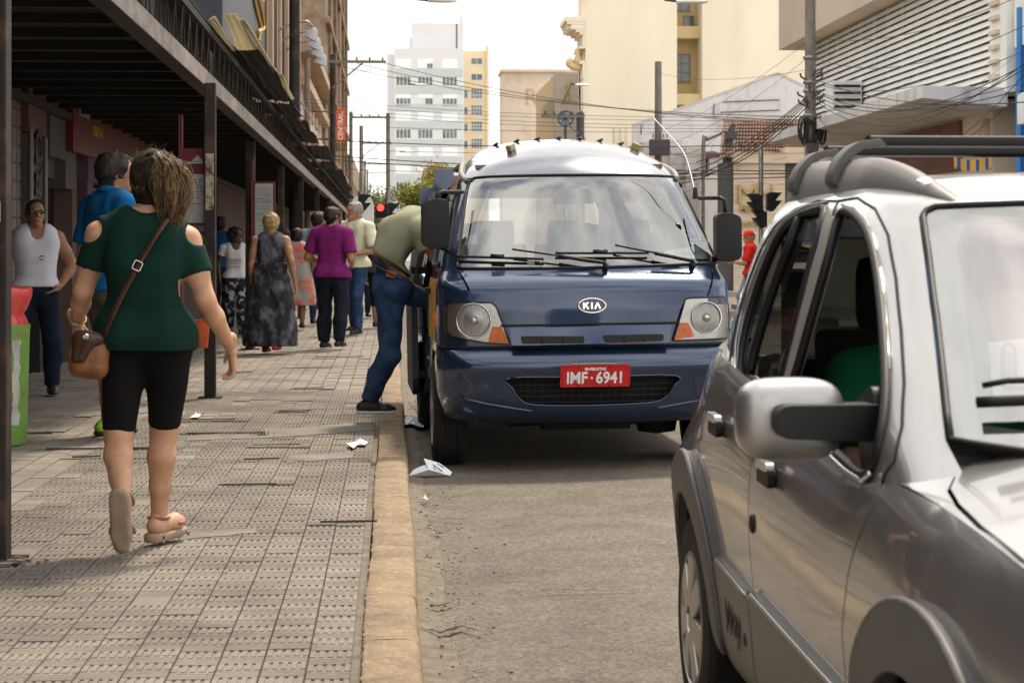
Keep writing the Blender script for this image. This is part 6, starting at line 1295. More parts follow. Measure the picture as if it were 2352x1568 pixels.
# ================================================================= people
class Vol:
    """signed distance volume -> smooth mesh (surface nets)"""
    def __init__(s, lo, hi, h):
        s.lo = np.array(lo, float); s.h = h; s.n = np.ceil((np.array(hi, float) - s.lo) / h).astype(int) + 1; s.V = np.full(s.n, .08, np.float32)
        s.ax = [s.lo[i] + h * np.arange(s.n[i]) for i in range(3)]
    def sub(s, lo, hi):
        i0 = np.clip(np.floor((lo - s.lo) / s.h).astype(int), 0, s.n); i1 = np.clip(np.ceil((hi - s.lo) / s.h).astype(int) + 1, 0, s.n)
        if (i1 <= i0).any(): return None
        sl_ = tuple(slice(a, b) for a, b in zip(i0, i1)); g = np.meshgrid(*[s.ax[i][sl_[i]] for i in range(3)], indexing='ij'); return sl_, np.stack(g, -1)
    def seg(s, a, b, ra, rb=None, k=.025, flat=None, q=1., neg=False):
        a = np.array(a, float); b = np.array(b, float); rb = ra if rb is None else rb; m = max(ra, rb) * max(1, 1) + k + .03
        r_ = s.sub(np.minimum(a, b) - m, np.maximum(a, b) + m)
        if r_ is None: return s
        sl_, P = r_; ab = b - a; l2 = max(1e-9, ab @ ab); t = np.clip(((P - a) @ ab) / l2, 0, 1); d = P - (a + t[..., None] * ab)
        if flat is not None:
            n = np.array(flat, float); n = n / np.linalg.norm(n); dn = d @ n; d = d + n * (dn * (1 / q - 1))[..., None]
        D = np.sqrt((d * d).sum(-1)) - (ra + (rb - ra) * t)
        if flat is not None: D = D * min(1, q * 1.3)
        v = s.V[sl_]
        if neg: D = -D; hh = np.clip(.5 - .5 * (v - D) / k, 0, 1); s.V[sl_] = (v * (1 - hh) + D * hh + k * hh * (1 - hh))
        else: hh = np.clip(.5 + .5 * (D - v) / k, 0, 1); s.V[sl_] = D * (1 - hh) + v * hh - k * hh * (1 - hh)
        return s
    def chain(s, pts, rs, k=.025, **kw):
        for i in range(len(pts) - 1): s.seg(pts[i], pts[i + 1], rs[i], rs[i + 1], k, **kw)
        return s
    def grid(s): return np.stack(np.meshgrid(*s.ax, indexing='ij'), -1)
    def cut(s, p, n):
        n = np.array(n, float); n /= np.linalg.norm(n); p = np.array(p, float)
        D = (s.ax[0][:, None, None] - p[0]) * n[0] + (s.ax[1][None, :, None] - p[1]) * n[1] + (s.ax[2][None, None, :] - p[2]) * n[2]; s.V = np.maximum(s.V, D.astype(np.float32)); return s
    def wave(s, amp, freq, seed, zs=1.):
        rr = np.random.RandomState(seed); acc = 0
        X, Y, Z = s.ax[0][:, None, None], s.ax[1][None, :, None], s.ax[2][None, None, :]
        wrp = .25 * np.sin(freq * .45 * X + 1.3 * seed) + .25 * np.sin(freq * .4 * Y) + .3 * np.sin(freq * .35 * Z + 2)
        for i in range(4):
            d = rr.normal(0, 1, 3); d[2] *= zs; d /= np.linalg.norm(d); acc = acc + np.sin(freq * (d[0] * X + d[1] * Y + d[2] * Z) * rr.uniform(.7, 1.5) + rr.rand() * 6.3 + wrp * 3)
        s.V = s.V + (amp * acc / 2).astype(np.float32); return s
    def mesh(s):
        V = s.V; V[0], V[-1] = .05, .05; V[:, 0], V[:, -1] = .05, .05; V[:, :, 0], V[:, :, -1] = .05, .05
        I = V < 0; c = [I[i:I.shape[0] - 1 + i, j:I.shape[1] - 1 + j, k:I.shape[2] - 1 + k] for i in (0, 1) for j in (0, 1) for k in (0, 1)]
        sm = sum(x.astype(np.int8) for x in c); act = np.argwhere((sm > 0) & (sm < 8))
        if not len(act): return np.zeros((0, 3)), []
        acc = np.zeros((len(act), 3)); cnt = np.zeros(len(act)); cor = [np.array((i, j, k)) for i in (0, 1) for j in (0, 1) for k in (0, 1)]
        for x in range(8):
            for y in range(x + 1, 8):
                d = cor[y] - cor[x]
                if abs(d).sum() != 1: continue
                a = act + cor[x]; b = act + cor[y]; va = V[a[:, 0], a[:, 1], a[:, 2]]; vb = V[b[:, 0], b[:, 1], b[:, 2]]; m = (va < 0) != (vb < 0); t = np.where(m, va / (va - vb + 1e-12), 0)
                acc += np.where(m[:, None], cor[x] + t[:, None] * d, 0); cnt += m
        P = s.lo + s.h * (act + acc / cnt[:, None]); idx = np.full(s.n - 1, -1, np.int32); idx[tuple(act.T)] = np.arange(len(act)); F_ = []
        for ax in range(3):
            sl0 = [slice(None)] * 3; sl1 = [slice(None)] * 3; sl0[ax] = slice(0, -1); sl1[ax] = slice(1, None); A, B_ = I[tuple(sl0)], I[tuple(sl1)]; e = np.argwhere(A != B_); u, v = (ax + 1) % 3, (ax + 2) % 3
            e = e[(e[:, u] > 0) & (e[:, v] > 0)]; du = np.zeros(3, int); du[u] = 1; dv = np.zeros(3, int); dv[v] = 1
            q = [idx[tuple((e - du - dv).T)], idx[tuple((e - dv).T)], idx[tuple(e.T)], idx[tuple((e - du).T)]]; Fq = np.stack(q, 1); ins = A[tuple(e.T)]; Fq[~ins] = Fq[~ins][:, ::-1]; F_.append(Fq[(Fq >= 0).all(1)])
        return P, np.concatenate(F_)
def vmesh(name, vols, m, parent=None, smooth_it=1):
    Vs, Fs, n = [], [], 0
    for v in vols:
        P, Fq = v.mesh() if isinstance(v, Vol) else v
        if not len(P): continue
        if smooth_it and isinstance(v, Vol):
            E = np.concatenate([Fq[:, [0, 1]], Fq[:, [1, 2]], Fq[:, [2, 3]], Fq[:, [3, 0]]]); 
            for _ in range(smooth_it):
                E2 = np.concatenate([E[:, 0], E[:, 1]]); O2 = P[np.concatenate([E[:, 1], E[:, 0]])]; C = np.bincount(E2, minlength=len(P)); S = np.stack([np.bincount(E2, O2[:, k_], len(P)) for k_ in range(3)], 1); P = P * .4 + .6 * S / np.maximum(1, C)[:, None]
        Vs.append(P); Fs.append(np.array(Fq) + n); n += len(P)
    P = np.concatenate(Vs); Fq = np.concatenate(Fs); me = bpy.data.meshes.new(name)
    me.vertices.add(len(P)); me.vertices.foreach_set('co', P.ravel()); me.loops.add(len(Fq) * 4); me.loops.foreach_set('vertex_index', Fq.ravel().astype(np.int32)); me.polygons.add(len(Fq)); me.polygons.foreach_set('loop_start', np.arange(len(Fq), dtype=np.int32) * 4); me.polygons.foreach_set('use_smooth', np.ones(len(Fq), bool)); me.update(calc_edges=True); me.validate()
    return link(name, me, m, parent)
A3 = lambda v: np.array(v, float)
def unit(v): v = A3(v); return v / (np.linalg.norm(v) + 1e-9)

def hand_vol(wr, d, lat, pn, sc=1., curl=.5, thumb=1, h=.0045):
    """palm and five fingers; d along the hand, lat across it, pn palm normal, thumb = side of the thumb along lat"""
    d, lat, pn = unit(d), unit(lat), unit(pn); wr = A3(wr); v = Vol(wr - .23 * sc, wr + .23 * sc, h); S = sc
    v.seg(wr - d * .05 * S, wr, .026 * S, .024 * S, .012); 
    for x in (-.026, -.008, .010, .027): v.seg(wr + d * .012 * S + lat * x * .6 * S, wr + d * .082 * S + lat * x * S, .0155 * S, .0125 * S, .014)
    for x, l in ((-.030, .060), (-.0105, .072), (.0095, .078), (.029, .070)):
        x *= thumb; p = wr + d * .083 * S + lat * x * S; a = curl * .6; q = p + (d * math.cos(a) + pn * math.sin(a)) * l * .48 * S + lat * x * .15; a += curl * .9; r = q + (d * math.cos(a) + pn * math.sin(a)) * l * .32 * S; a += curl * .6; e = r + (d * math.cos(a) + pn * math.sin(a)) * l * .24 * S
        v.chain([p, q, r, e], [.0096 * S, .0088 * S, .008 * S, .0066 * S], .004)
    p = wr + d * .022 * S + lat * .026 * thumb * S; q = p + (d * .7 + lat * thumb * .62 + pn * .35) * .042 * S; r = q + (d * .9 + lat * thumb * .18 + pn * .35) * .030 * S; v.chain([p, q, r], [.0135 * S, .0105 * S, .0078 * S], .008)
    return v

def figure(name_label, J, base, f, H, skin, hair, top, bottom, shoe, g=1., fem=False, h=.011, head_h=.0085, extra=None, face=False, hand_curl=.55, skirt=None, cat='person', hands=True, headdir=None, group=None, gl=None):
    """J: metric joints relative to base. f: facing (unit xy). top/bottom/shoe/hair: dicts"""
    J = {k: A3(v) for k, v in J.items()}; f = unit((*f[:2], 0)); s = H / 1.72; lat = unit(J['shR'] - J['shL']); hp, nk = J['hip'], J['neck']; up = unit(nk - hp); fw = unit(np.cross(lat, up)); fw = fw if fw @ f > -.2 else -fw
    hd = unit(headdir) if headdir is not None else f
    hl = unit(np.cross(hd, (0, 0, 1)))
    pts = np.array(list(J.values())); lo = pts.min(0) - .30; hi = pts.max(0) + .30; lo[2] = min(lo[2], -.02)
    W = (.150, .128, .140, .150, .115) if fem else (.140, .130, .145, .165, .130)
    if fem: W = tuple(a * b for a, b in zip((.172, .14, .15, .152, .12), (1, 1, 1, 1, 1)))
    Rr = (.105, .092, .10, .098, .07); T = (.02, .33, .58, .80, .94)
    sp = J.get('spine')
    def cen(t):
        c = hp + (nk - hp) * t
        if sp is not None: c = c + (sp - (hp + nk) / 2) * (4 * t * (1 - t))
        return c
    def torso(v, inf, k=.05, t1=1.0, t0=-1):
        for t, w_, r in zip(T, W, Rr):
            if t > t1 or t < t0: continue
            w_ = w_ * g * s + inf; r = r * (g * .8 + .2) * s + inf; c = cen(t); e = max(.002, w_ - r); v.seg(c - lat * e, c + lat * e, r, r, k)
        return v
    ua, ub, fa, fb = .047 * s * (g * .7 + .3), .039 * s * (g * .7 + .3), .037 * s * (g * .6 + .4), .025 * s
    if fem: ua, ub = ua * 1.0, ub * .98
    gq = gl or g; ta, tb, ca, cb_ = .082 * s * gq, .056 * s * (gq * .6 + .4), .052 * s * (gq * .6 + .4), .034 * s
    hw = (.085 if fem else .082) * s * (g * .5 + .5)
    hj = {'L': J.get('hpL', hp - lat * hw), 'R': J.get('hpR', hp + lat * hw)}
    # --- skin: one continuous body, finer head and hands joined in
    sk = Vol(lo, hi, h); torso(sk, -.006)
    for q in 'LR':
        sh, el, wr, kn, an = J['sh' + q], J['el' + q], J['wr' + q], J['kn' + q], J['an' + q]
        sk.seg(nk, sh, .045 * s, .05 * s, .04); sk.chain([sh, sh * .5 + el * .5, el], [ua * 1.12, ua, ub], .03); sk.chain([el, el * .65 + wr * .35, wr], [fa, fa * 1.02, fb], .02)
        sk.chain([hj[q], kn], [ta, tb], .04); bk = -f * .018 * s
        sk.chain([kn, kn * .68 + an * .32 + bk, kn * .35 + an * .65 + bk * .4, an], [tb * .95, ca * 1.06, ca * .82, cb_], .02)
    hc = J['head']; sk.seg(nk - A3((0, 0, .02)), hc - A3((0, 0, .05)) * s - hd * .01, .052 * s, .05 * s, .03)
    hv = Vol(hc - .24 * s, hc + .24 * s, head_h); U = A3((0, 0, 1)) * s
    hv.seg(nk + U * .0, hc - U * .06 - hd * .015 * s, .054 * s, .050 * s, .02); hv.seg(hc + U * .03 - hd * .025 * s, hc + U * .03 + hd * .03 * s, .080 * s, .074 * s, .03, flat=hl, q=.92); hv.seg(hc - U * .015 + hd * .03 * s, hc - U * .085 + hd * .062 * s, .062 * s, .030 * s, .03); hv.seg(hc - U * .05, hc - U * .075 + hd * .03 * s, .055 * s, .04 * s, .03)
    hv.chain([hc + U * .02 + hd * .098 * s, hc - U * .022 + hd * .118 * s], [.010 * s, .017 * s], .014); hv.seg(hc - U * .06 + hd * .088 * s - hl * .018 * s, hc - U * .06 + hd * .088 * s + hl * .018 * s, .011 * s, .011 * s, .012); hv.seg(hc - U * .10 + hd * .075 * s, hc - U * .10 + hd * .08 * s, .018 * s, .016 * s, .02); hv.seg(hc + U * .035 + hd * .086 * s - hl * .03 * s, hc + U * .035 + hd * .086 * s + hl * .03 * s, .014 * s, .014 * s, .015)
    for e in (-1, 1): hv.seg(hc + U * .012 + hl * e * .077 * s - hd * .005 * s, hc - U * .03 + hl * e * .074 * s, .020 * s, .012 * s, .008, flat=hl, q=.5)
    vols = [sk, hv]
    if hands:
        for q, th in (('L', 1), ('R', -1)):
            d = J.get('hd' + q); d = unit(d) if d is not None else unit(J['wr' + q] - J['el' + q]); pn = J.get('pn' + q); pn = unit(pn) if pn is not None else unit(lat * (1 if q == 'L' else -1)); la = unit(np.cross(d, pn)); tsgn = 1 if la @ f > 0 else -1
            vols.append(hand_vol(J['wr' + q], d, la, pn, s, J.get('curl', hand_curl) if not isinstance(J.get('curl'), np.ndarray) else hand_curl, tsgn))
    P = vmesh('person', vols, skin); P.location = base; tag(P, name_label, cat, group)
    # --- clothes
    if top:
        v = Vol(lo, hi, h); th = top.get('th', .010); torso(v, th, t1=.99)
        for q in 'LR':
            sh, el = J['sh' + q], J['el' + q]
            if top.get('sleeve', 0) > 0:
                e = sh + (el - sh) * top['sleeve']; v.seg(nk * .75 + sh * .25, sh, .05 * s, .062 * s + th * .4, .04); v.chain([sh, e], [ua * 1.15 + th * 1.3, ua + th * 2.0], .03)
                v.cut(e, e - sh) if False else None
                dn = unit(el - sh); R_ = v.sub(e - .16, e + .16 + dn * .1)
                if R_ is not None:
                    sl_, Pq = R_; D = (Pq - e) @ dn; near = np.linalg.norm(Pq - (e + dn * np.maximum(0, D)[..., None]), axis=-1) < ua + .045; v.V[sl_] = np.where((D > 0) & (D < .085) & near, np.maximum(v.V[sl_], D), v.V[sl_])
            else: v.seg(nk * .7 + sh * .3, nk * .28 + sh * .72, .045 * s, .042 * s + th, .03)
        hem = top.get('hem', .0); hp_ = cen(hem - .0) if hem >= 0 else hp + up * hem * s
        v.seg(hp - lat * .06 * g, hp + lat * .06 * g, (.112 if not fem else .125) * s * g + th * .6, None, .05) if hem < .12 else None
        if hem < 0: v.seg(hp + up * hem * s * 1.2 - lat * .055 * g, hp + up * hem * s * 1.2 + lat * .055 * g, .118 * s * g + th, None, .06)
        v.wave(top.get('wr', .004), top.get('wf', 34), len(name_label), top.get('zs', .6)); v.cut(hp_, -up if top.get('upcut') is None else top['upcut'])
        nr = top.get('neck', .062) * s; v.seg(nk + up * .03 * s, nk + up * .12 * s + f * .02, nr, nr * 1.2, .012, neg=True); 
        if top.get('scoop'): v.seg(nk + f * .06 * s + up * .05 * s, nk + f * .12 * s - up * top['scoop'] * s, nr * .95, nr * .75, .012, neg=True)
        for c, r in top.get('holes', ()): v.seg(c[0], c[1], r, None, .008, neg=True)
        if skirt:
            v.wave(0, 1, 1)
        T_ = vmesh(top.get('name', 'shirt'), [v], top['mat'], P)
    if bottom:
        v = Vol(lo, hi, h); th = bottom.get('th', .010); fr = bottom.get('len', .97)
        for t, w_, r in list(zip(T, W, Rr))[:2]:
            w_ = w_ * g * s + th; r = r * g * s + th; c = cen(t - .02); e = max(.002, w_ - r); v.seg(c - lat * e, c + lat * e, r, r, .05)
        for q in 'LR':
            kn, an = J['kn' + q], J['an' + q]; fl_ = bottom.get('flare', 0.); v.seg(hj[q], kn, ta + th, tb + th * 1.2 + fl_ * .3, .04)
            if fr > .5: e = kn + (an - kn) * min(1, (fr - .5) * 2); v.chain([kn, kn * .6 + e * .4 - f * .012 * s, e], [tb + th * 1.2 + fl_ * .3, ca + th * 1.1 + fl_ * .5, cb_ + th * 1.5 + fl_], .03)
            if fr <= .5:
                e = hj[q] + (kn - hj[q]) * (fr * 2); dn = unit(kn - hj[q])
            else: dn = unit(an - kn)
            R_ = v.sub(e - .17, e + .17)
            if R_ is not None:
                sl_, Pq = R_; D = (Pq - e) @ dn; ax_d = np.linalg.norm((Pq - e) - D[..., None] * dn, axis=-1); v.V[sl_] = np.where((D > 0) & (ax_d < ta + .03), np.maximum(v.V[sl_], D), v.V[sl_])
        v.wave(bottom.get('wr', .0035), bottom.get('wf', 30), 3 + len(name_label), .5); v.cut(cen(bottom.get('waist', .22)), up)
        vmesh(bottom.get('name', 'trousers'), [v], bottom['mat'], P)
    if skirt:
        v = Vol(lo, hi, h); zt_ = cen(skirt.get('top', .3)); n = 6
        zb = skirt['hem'] * s
        for i in range(n):
            a0, a1 = i / n, (i + 1) / n; w0 = (.155 + (skirt['w'] - .155) * a0) * s * g; w1 = (.155 + (skirt['w'] - .155) * a1) * s * g
            c0 = zt_ * (1 - a0) + A3((hp[0] + skirt.get('dx', 0) * a0, hp[1], zb)) * a0; c1 = zt_ * (1 - a1) + A3((hp[0] + skirt.get('dx', 0) * a1, hp[1], zb)) * a1; v.seg(c0 - lat * w0 * .45, c0 + lat * w0 * .45, w0 * .72, None, .05); v.seg(c0 - lat * w0 * .4, c1 + lat * w1 * .4, w0 * .7, w1 * .7, .05); v.seg(c0 + lat * w0 * .4, c1 - lat * w1 * .4, w0 * .7, w1 * .7, .05)
        v.wave(skirt.get('wr', .008), 28, 5, .15); v.cut((0, 0, zb), (0, 0, -1)); v.cut(zt_ + up * .05, up); vmesh(skirt.get('name', 'dress'), [v], skirt['mat'], P)
    if shoe:
        for q in 'LR':
            an = J['an' + q]; td = J.get('toe' + q); td = unit(td) if td is not None else f; dn = J.get('down' + q); dn = unit(dn) if dn is not None else A3((0, 0, -1)); v = Vol(an - .32, an + .32, .008); side = unit(np.cross(td, dn)); k0 = an + dn * .03 * s
            heel = k0 - td * .045 * s; ball = k0 + td * .115 * s + dn * .015 * s; toe = k0 + td * .165 * s + dn * .02 * s
            v.seg(heel, ball, .040 * s, .043 * s, .02); v.seg(ball, toe, .042 * s, .03 * s, .02); v.seg(an, an + td * .04 * s + dn * .02 * s, .042 * s, .045 * s, .03); v.cut(an + dn * (.058 * s), dn)
            S_ = vmesh('shoe', [v], shoe['mat'], P)
            if shoe.get('sole'):
                w2 = Vol(an - .32, an + .32, .008); o_ = dn * .022 * s; w2.seg(heel + o_, ball + o_ * .6, .045 * s, .048 * s, .01); w2.seg(ball + o_ * .6, toe + o_ * .4, .047 * s, .034 * s, .01); w2.cut(an + dn * .075 * s, dn); w2.cut(an + dn * .052 * s, -dn); vmesh('sole', [w2], shoe['sole'], S_)
    if hair:
        v = Vol(hc - .3 * s, hc + .3 * s, head_h); t = hair.get('t', .012) * s; v.seg(hc + U * .035 - hd * .03 * s, hc + U * .035 + hd * .025 * s, .082 * s + t, .076 * s + t, .03, flat=hl, q=.95)
        if hair.get('nape', 1): v.seg(hc - U * .02 - hd * .035 * s, hc - U * (.05 + .02 * hair.get('nape', 1)) - hd * .03 * s, .072 * s + t, .05 * s + t, .03)
        for a, b, ra, rb in hair.get('extra', ()): v.seg(hc + a * s if not isinstance(a, tuple) else hc + A3(a) * s, hc + A3(b) * s, ra * s, rb * s, .03)
        fl_ = hair.get('line', .058); v.seg(hc - U * .06 + hd * .12 * s, hc + U * (fl_ - .02) + hd * .12 * s, .085 * s, .075 * s, .015, neg=True); v.wave(hair.get('wr', .004), hair.get('wf', 120), 9, 1.2)
        vmesh('hair', [v], hair['mat'], P)
    if face:
        for e in (-1, 1):
            c = hc + U * .012 + hd * .088 * s + hl * e * .031 * s; mb = MB(); mb.lathe([(0, -.010), (.007, -.0075), (.010, 0), (.007, .0075), (0, .010)], 10, Matrix.Translation(c)); mb.build('eye', 'eye', P, smooth=True)
            mb = MB(); mb.tube([c + U * .018 + hl * e * -.012 * s + hd * .008, c + U * .022 + hd * .008, c + U * .016 + hl * e * .016 * s], .0045, 6); mb.build('eyebrow', hair['mat'] if hair else 'black', P)
        c = hc - U * .062 + hd * .100 * s; mb = MB(); mb.tube([c - hl * .024 * s - hd * .008, c - hl * .008 * s, c + hl * .008 * s, c + hl * .024 * s - hd * .008], [.003, .006, .006, .003], 8); mb.build('lips', 'lips', P, smooth=True)
    return P
mat('eye', (.03, .02, .015), .2); mat('lips', (.30, .09, .07), .5)
mat('hair_dark', (.014, .010, .008), .55, var=.4, vs=60, bump=.5, bs=120, stretch=(1, 1, .25)); mat('hair_grey', (.16, .14, .12), .6, col2=(.32, .30, .28), vs=30, stretch=(1, 1, .3)); mat('hair_blond', (.24, .16, .06), .5, col2=(.42, .30, .13), vs=50, bump=.4, bs=100, stretch=(1, 1, .2)); mat('hair_brown', (.06, .033, .016), .5, col2=(.16, .09, .04), vs=50, bump=.5, bs=120, stretch=(1, 1, .2))
def cloth(n, c, var=.12, **k): mat(n, c, .9, var=var, vs=k.pop('vs', 5), bump=k.pop('bump', .12), bs=350, spec=.2, **k)
cloth('green_tee', (.0045, .026, .018), .1); cloth('black_cotton', (.006, .006, .0065)); cloth('sage_tee', (.30, .305, .20), .1); cloth('denim', (.026, .052, .115), .45, vs=7); cloth('denim_dark', (.010, .017, .034), .35); cloth('white_tank', (.66, .66, .74), .03); cloth('blue_polo', (.006, .11, .29), .1); cloth('purple_tee', (.17, .014, .115), .12); cloth('cream_shirt', (.62, .60, .43), .06); cloth('white_tee', (.62, .60, .62), .06); cloth('navy_trousers', (.012, .014, .024), .2); cloth('grey_shorts', (.09, .085, .08), .25); cloth('red_tee', (.62, .025, .015), .1); cloth('blue_tee', (.01, .09, .28), .1); cloth('grey_tee', (.20, .22, .26), .1); cloth('dark_tee', (.03, .03, .034), .2); cloth('yellow_tee', (.62, .42, .03), .1); cloth('shirt_green', (.01, .14, .05), .1)
mat('dress_dark', (.014, .014, .019), .9, col2=(.11, .11, .13), vs=7, thr=(.50, .62), det=8, stretch=(1, 1, .6)); mat('dress_coral', (.50, .15, .10), .9, col2=(.30, .29, .27), vs=5, thr=(.46, .54), det=2, stretch=(1, 1, 1.2)); mat('pants_print', (.012, .012, .014), .9, col2=(.36, .36, .4), vs=9, thr=(.55, .60), det=2); mat('shoe_black', (.012, .012, .013), .5); mat('sole_white', (.55, .55, .55), .6); mat('shoe_green', (.24, .40, .03), .6, col2=(.02, .025, .03), vs=8, thr=(.48, .52)); mat('shoe_red', (.4, .02, .02), .5); mat('shoe_white', (.6, .6, .6), .6); mat('leather', (.22, .085, .028), .42, var=.35, vs=7, bump=.2, bs=90); mat('leather_dark', (.055, .022, .014), .4, var=.3, vs=9, bump=.2, bs=90); mat('sandal', (.27, .135, .10), .6, var=.1, vs=9); mat('sandal_sole', (.30, .215, .145), .75, var=.12, vs=8); mat('belt', (.07, .035, .02), .5); mat('sunglass', (.006, .006, .008), .12, coat=.6)

def standing(px, ytop, yfoot, Y, phi=0., stride=.0, wide=.0, lean=0., z0=.12):
    """default joints for an upright figure: phi 0 faces away from us, 180 towards us"""
    b = at(px, HY + (HC - z0) * F / (Y * 1.0), Y=Y); b = Vector((at(px, 583, Y=Y).x, Y, z0)); H = (yfoot - ytop) * Y / F; p = R(phi); f = A3((math.sin(p), math.cos(p), 0)); r = A3((math.cos(p), -math.sin(p), 0)); U = A3((0, 0, 1))
    q = lambda l, d, z: (r * l + f * d + U * z) * H
    J = {'hip': q(0, 0, .525), 'neck': q(0, .01 + lean, .84), 'head': q(0, .025 + lean * 1.2, .925), 'shL': q(-.108, lean, .805), 'shR': q(.108, lean, .805), 'elL': q(-.135, -.02, .635), 'elR': q(.135, -.02, .635), 'wrL': q(-.140, .03, .49), 'wrR': q(.140, .03, .49), 'knL': q(-.052 - wide, .02 + stride * .45, .285), 'knR': q(.052 + wide, .02 - stride * .15, .285), 'anL': q(-.052 - wide, stride * .5, .045), 'anR': q(.052 + wide, -stride * .5 - .01, .05 + abs(stride) * .12)}
    return J, b, f, H, q
# ---- woman in dark green walking away, left foreground
mat('hair_deep', (.009, .0055, .0035), .6, col2=(.03, .017, .009), vs=60, bump=.4, bs=120, stretch=(1, 1, .2), spec=.25)
def main_woman():
    Y = 7.9; b = Vector((at(330, 583, Y=Y).x, Y, .12)); L_ = lambda px, py, dy=0: A3(at(px, py, Y=Y + dy) - b)
    J = dict(head=L_(354, 412, .02), neck=L_(340, 498, .0), shL=L_(228, 540), shR=L_(430, 552), elL=L_(190, 672, .02), elR=L_(472, 688, -.03), wrL=L_(176, 742, .16), wrR=L_(532, 802, .10), hip=L_(335, 770), hpL=L_(286, 805), hpR=L_(389, 805), knL=L_(272, 1000, -.02), knR=L_(377, 985, .10), anL=L_(281, 1150, -.27), anR=L_(365, 1186, .12), hdL=(.25, .5, -.8), hdR=(.05, .25, -1), pnR=(-.9, -.3, .2), pnL=(.8, .2, .1), toeL=(.02, .28, -1), downL=(0, -1, -.25), toeR=(.45, .9, 0), spine=L_(333, 640, -.03))
    P = figure('woman in dark green cold-shoulder top and black shorts walking away', J, b, (0.12, 1), 1.63, 'skin_a', None, dict(mat='green_tee', sleeve=.58, hem=-.06, name='top', wr=.006, wf=24, zs=1.3, neck=.075, th=.008, holes=[((L_(200, 525, -.12), L_(203, 522, .05)), .056), ((L_(458, 535, -.12), L_(456, 532, .05)), .052)]), dict(mat='black_cotton', len=.47, name='shorts', wr=.0015, th=.006), None, g=1.10, fem=True, h=.0075, head_h=.006)
    # hair: dark mass plus loose curls of a half-tied ponytail
    hc = J['head']; v = Vol(hc - .32, hc + .32, .008)
    v.seg(hc + A3((0, -.01, .03)), hc + A3((0, .03, .035)), .090, .084, .03); v.seg(hc + A3((-.020, -.02, 0)), hc + A3((-.012, -.02, -.11)), .076, .05, .03); v.seg(hc + A3((.03, -.055, .05)), hc + A3((.055, -.065, -.05)), .042, .052, .03); v.seg(hc + A3((.055, -.065, -.05)), hc + A3((.045, -.07, -.165)), .050, .018, .03); v.wave(.004, 70, 4, .4)
    hv = vmesh('hair', [v], 'hair_deep', P)
    mat('hair_curl', (.09, .05, .022), .45, col2=(.36, .235, .115), vs=40, spec=.5)
    rr = random.Random(4); mb = MB(); md = MB(); tie = hc + A3((.045, -.088, .080))
    for i in range(1500):
        tail = rr.random() < .60; t = md if (rr.random() < (.30 if tail else .93)) else mb
        if tail:
            sx = rr.gauss(.2, .55); st = Vector(tie) + Vector((rr.gauss(0, .014), rr.gauss(0, .008), rr.gauss(0, .012))); l = rr.random() ** .6; en = Vector(hc + A3((.070 + .036 * sx, -.085 + rr.gauss(0, .02), .01 - .225 * l))); out = Vector((.040 * sx + .02, -.030 - .02 * rr.random(), .015)); am = rr.uniform(.002, .009)
        else:
            a = rr.uniform(-1.9, 1.9); e = rr.uniform(-.35, 1.0); d = A3((math.sin(a) * math.cos(e), -math.cos(a) * math.cos(e) * .9 + .25 * 0, math.sin(e))); st = Vector(hc + A3((0, .0, .03)) + d * .092); en = Vector(tie).lerp(Vector(hc + A3((-.03 + .05 * math.sin(a), -.085, -.10))), 0 if e > -.05 else .8); out = Vector(d * .012); am = rr.uniform(.001, .005)
        ph = rr.random() * 6; cy = rr.uniform(1.5, 3.5); P_ = []
        for k in range(12): u = k / 11; P_.append(st.lerp(en, u) + out * math.sin(u * math.pi) + Vector((math.sin(ph + u * cy * 6.28), math.cos(ph + u * cy * 6.28) * .6, .3 * math.sin(ph * 2 + u * 9))) * am * (.2 + u))
        t.tube(P_, [.0009] * 9 + [.0007, .0005, .0003], 3, cap=False)
    for i in range(90):
        a = rr.uniform(0, 6.28); st = Vector(hc + A3((.08 * math.cos(a), -.03, .035 + .08 * math.sin(a)))); en = st + Vector((math.cos(a) * .025 + rr.gauss(0, .015), -.01, math.sin(a) * .03 - .02 * rr.random())); mb.tube([st.lerp(en, k / 5) + Vector((math.sin(k + a) * .006, 0, math.cos(k * 1.3) * .006)) for k in range(6)], [.0007] * 5 + [.0003], 3, cap=False)
    tag(mb.build('hair_strands', 'hair_curl', P, smooth=True, fixn=False), kind='stuff'); tag(md.build('hair_strands', 'hair_deep', P, smooth=True, fixn=False), kind='stuff')
    mb = MB(); c = hc + A3((.035, -.105, .085)); mb.beam(c + A3((-.008, 0, .02)), c + A3((.01, 0, -.01)), .007); mb.build('hair_clip', 'plate_white', P); c = hc + A3((.11, -.12, -.01)); mb = MB(); mb.beam(c + A3((0, 0, .015)), c + A3((-.006, 0, -.02)), .006); mb.build('hair_clip', 'amber', P)
    # sandals
    for q, an, toe, dn in (('R', J['anR'], unit((.45, .9, 0)), A3((0, 0, -1))), ('L', J['anL'], unit((.02, .22, -1)), unit((.0, -1, -.22)))):
        v = Vol(an - .3, an + .3, .006); k0 = an + dn * .035; heel = k0 - toe * .035; ball = k0 + toe * .11; tip = k0 + toe * .155; v.seg(heel, ball, .032, .036, .02); v.seg(ball, tip, .036, .024, .02); v.seg(an - dn * .03, k0, .032, .034, .03); v.cut(an + dn * .062, dn); ft = vmesh('foot', [v], 'skin_a', P)
        w2 = Vol(an - .3, an + .3, .006); o_ = dn * .045; w2.seg(heel + o_ - toe * .008, heel + o_ + toe * .05, .037, .036, .01); w2.seg(heel + o_ * .9, ball + o_ * .75, .037, .042, .01); w2.seg(ball + o_ * .75, tip + o_ * .7, .042, .033, .01); w2.cut(an + dn * .098, dn); w2.cut(an + dn * .060, -dn); sl_ = vmesh('sandal_sole', [w2], 'sandal_sole', P)
        sd_ = unit(np.cross(toe, dn)); mb = MB()
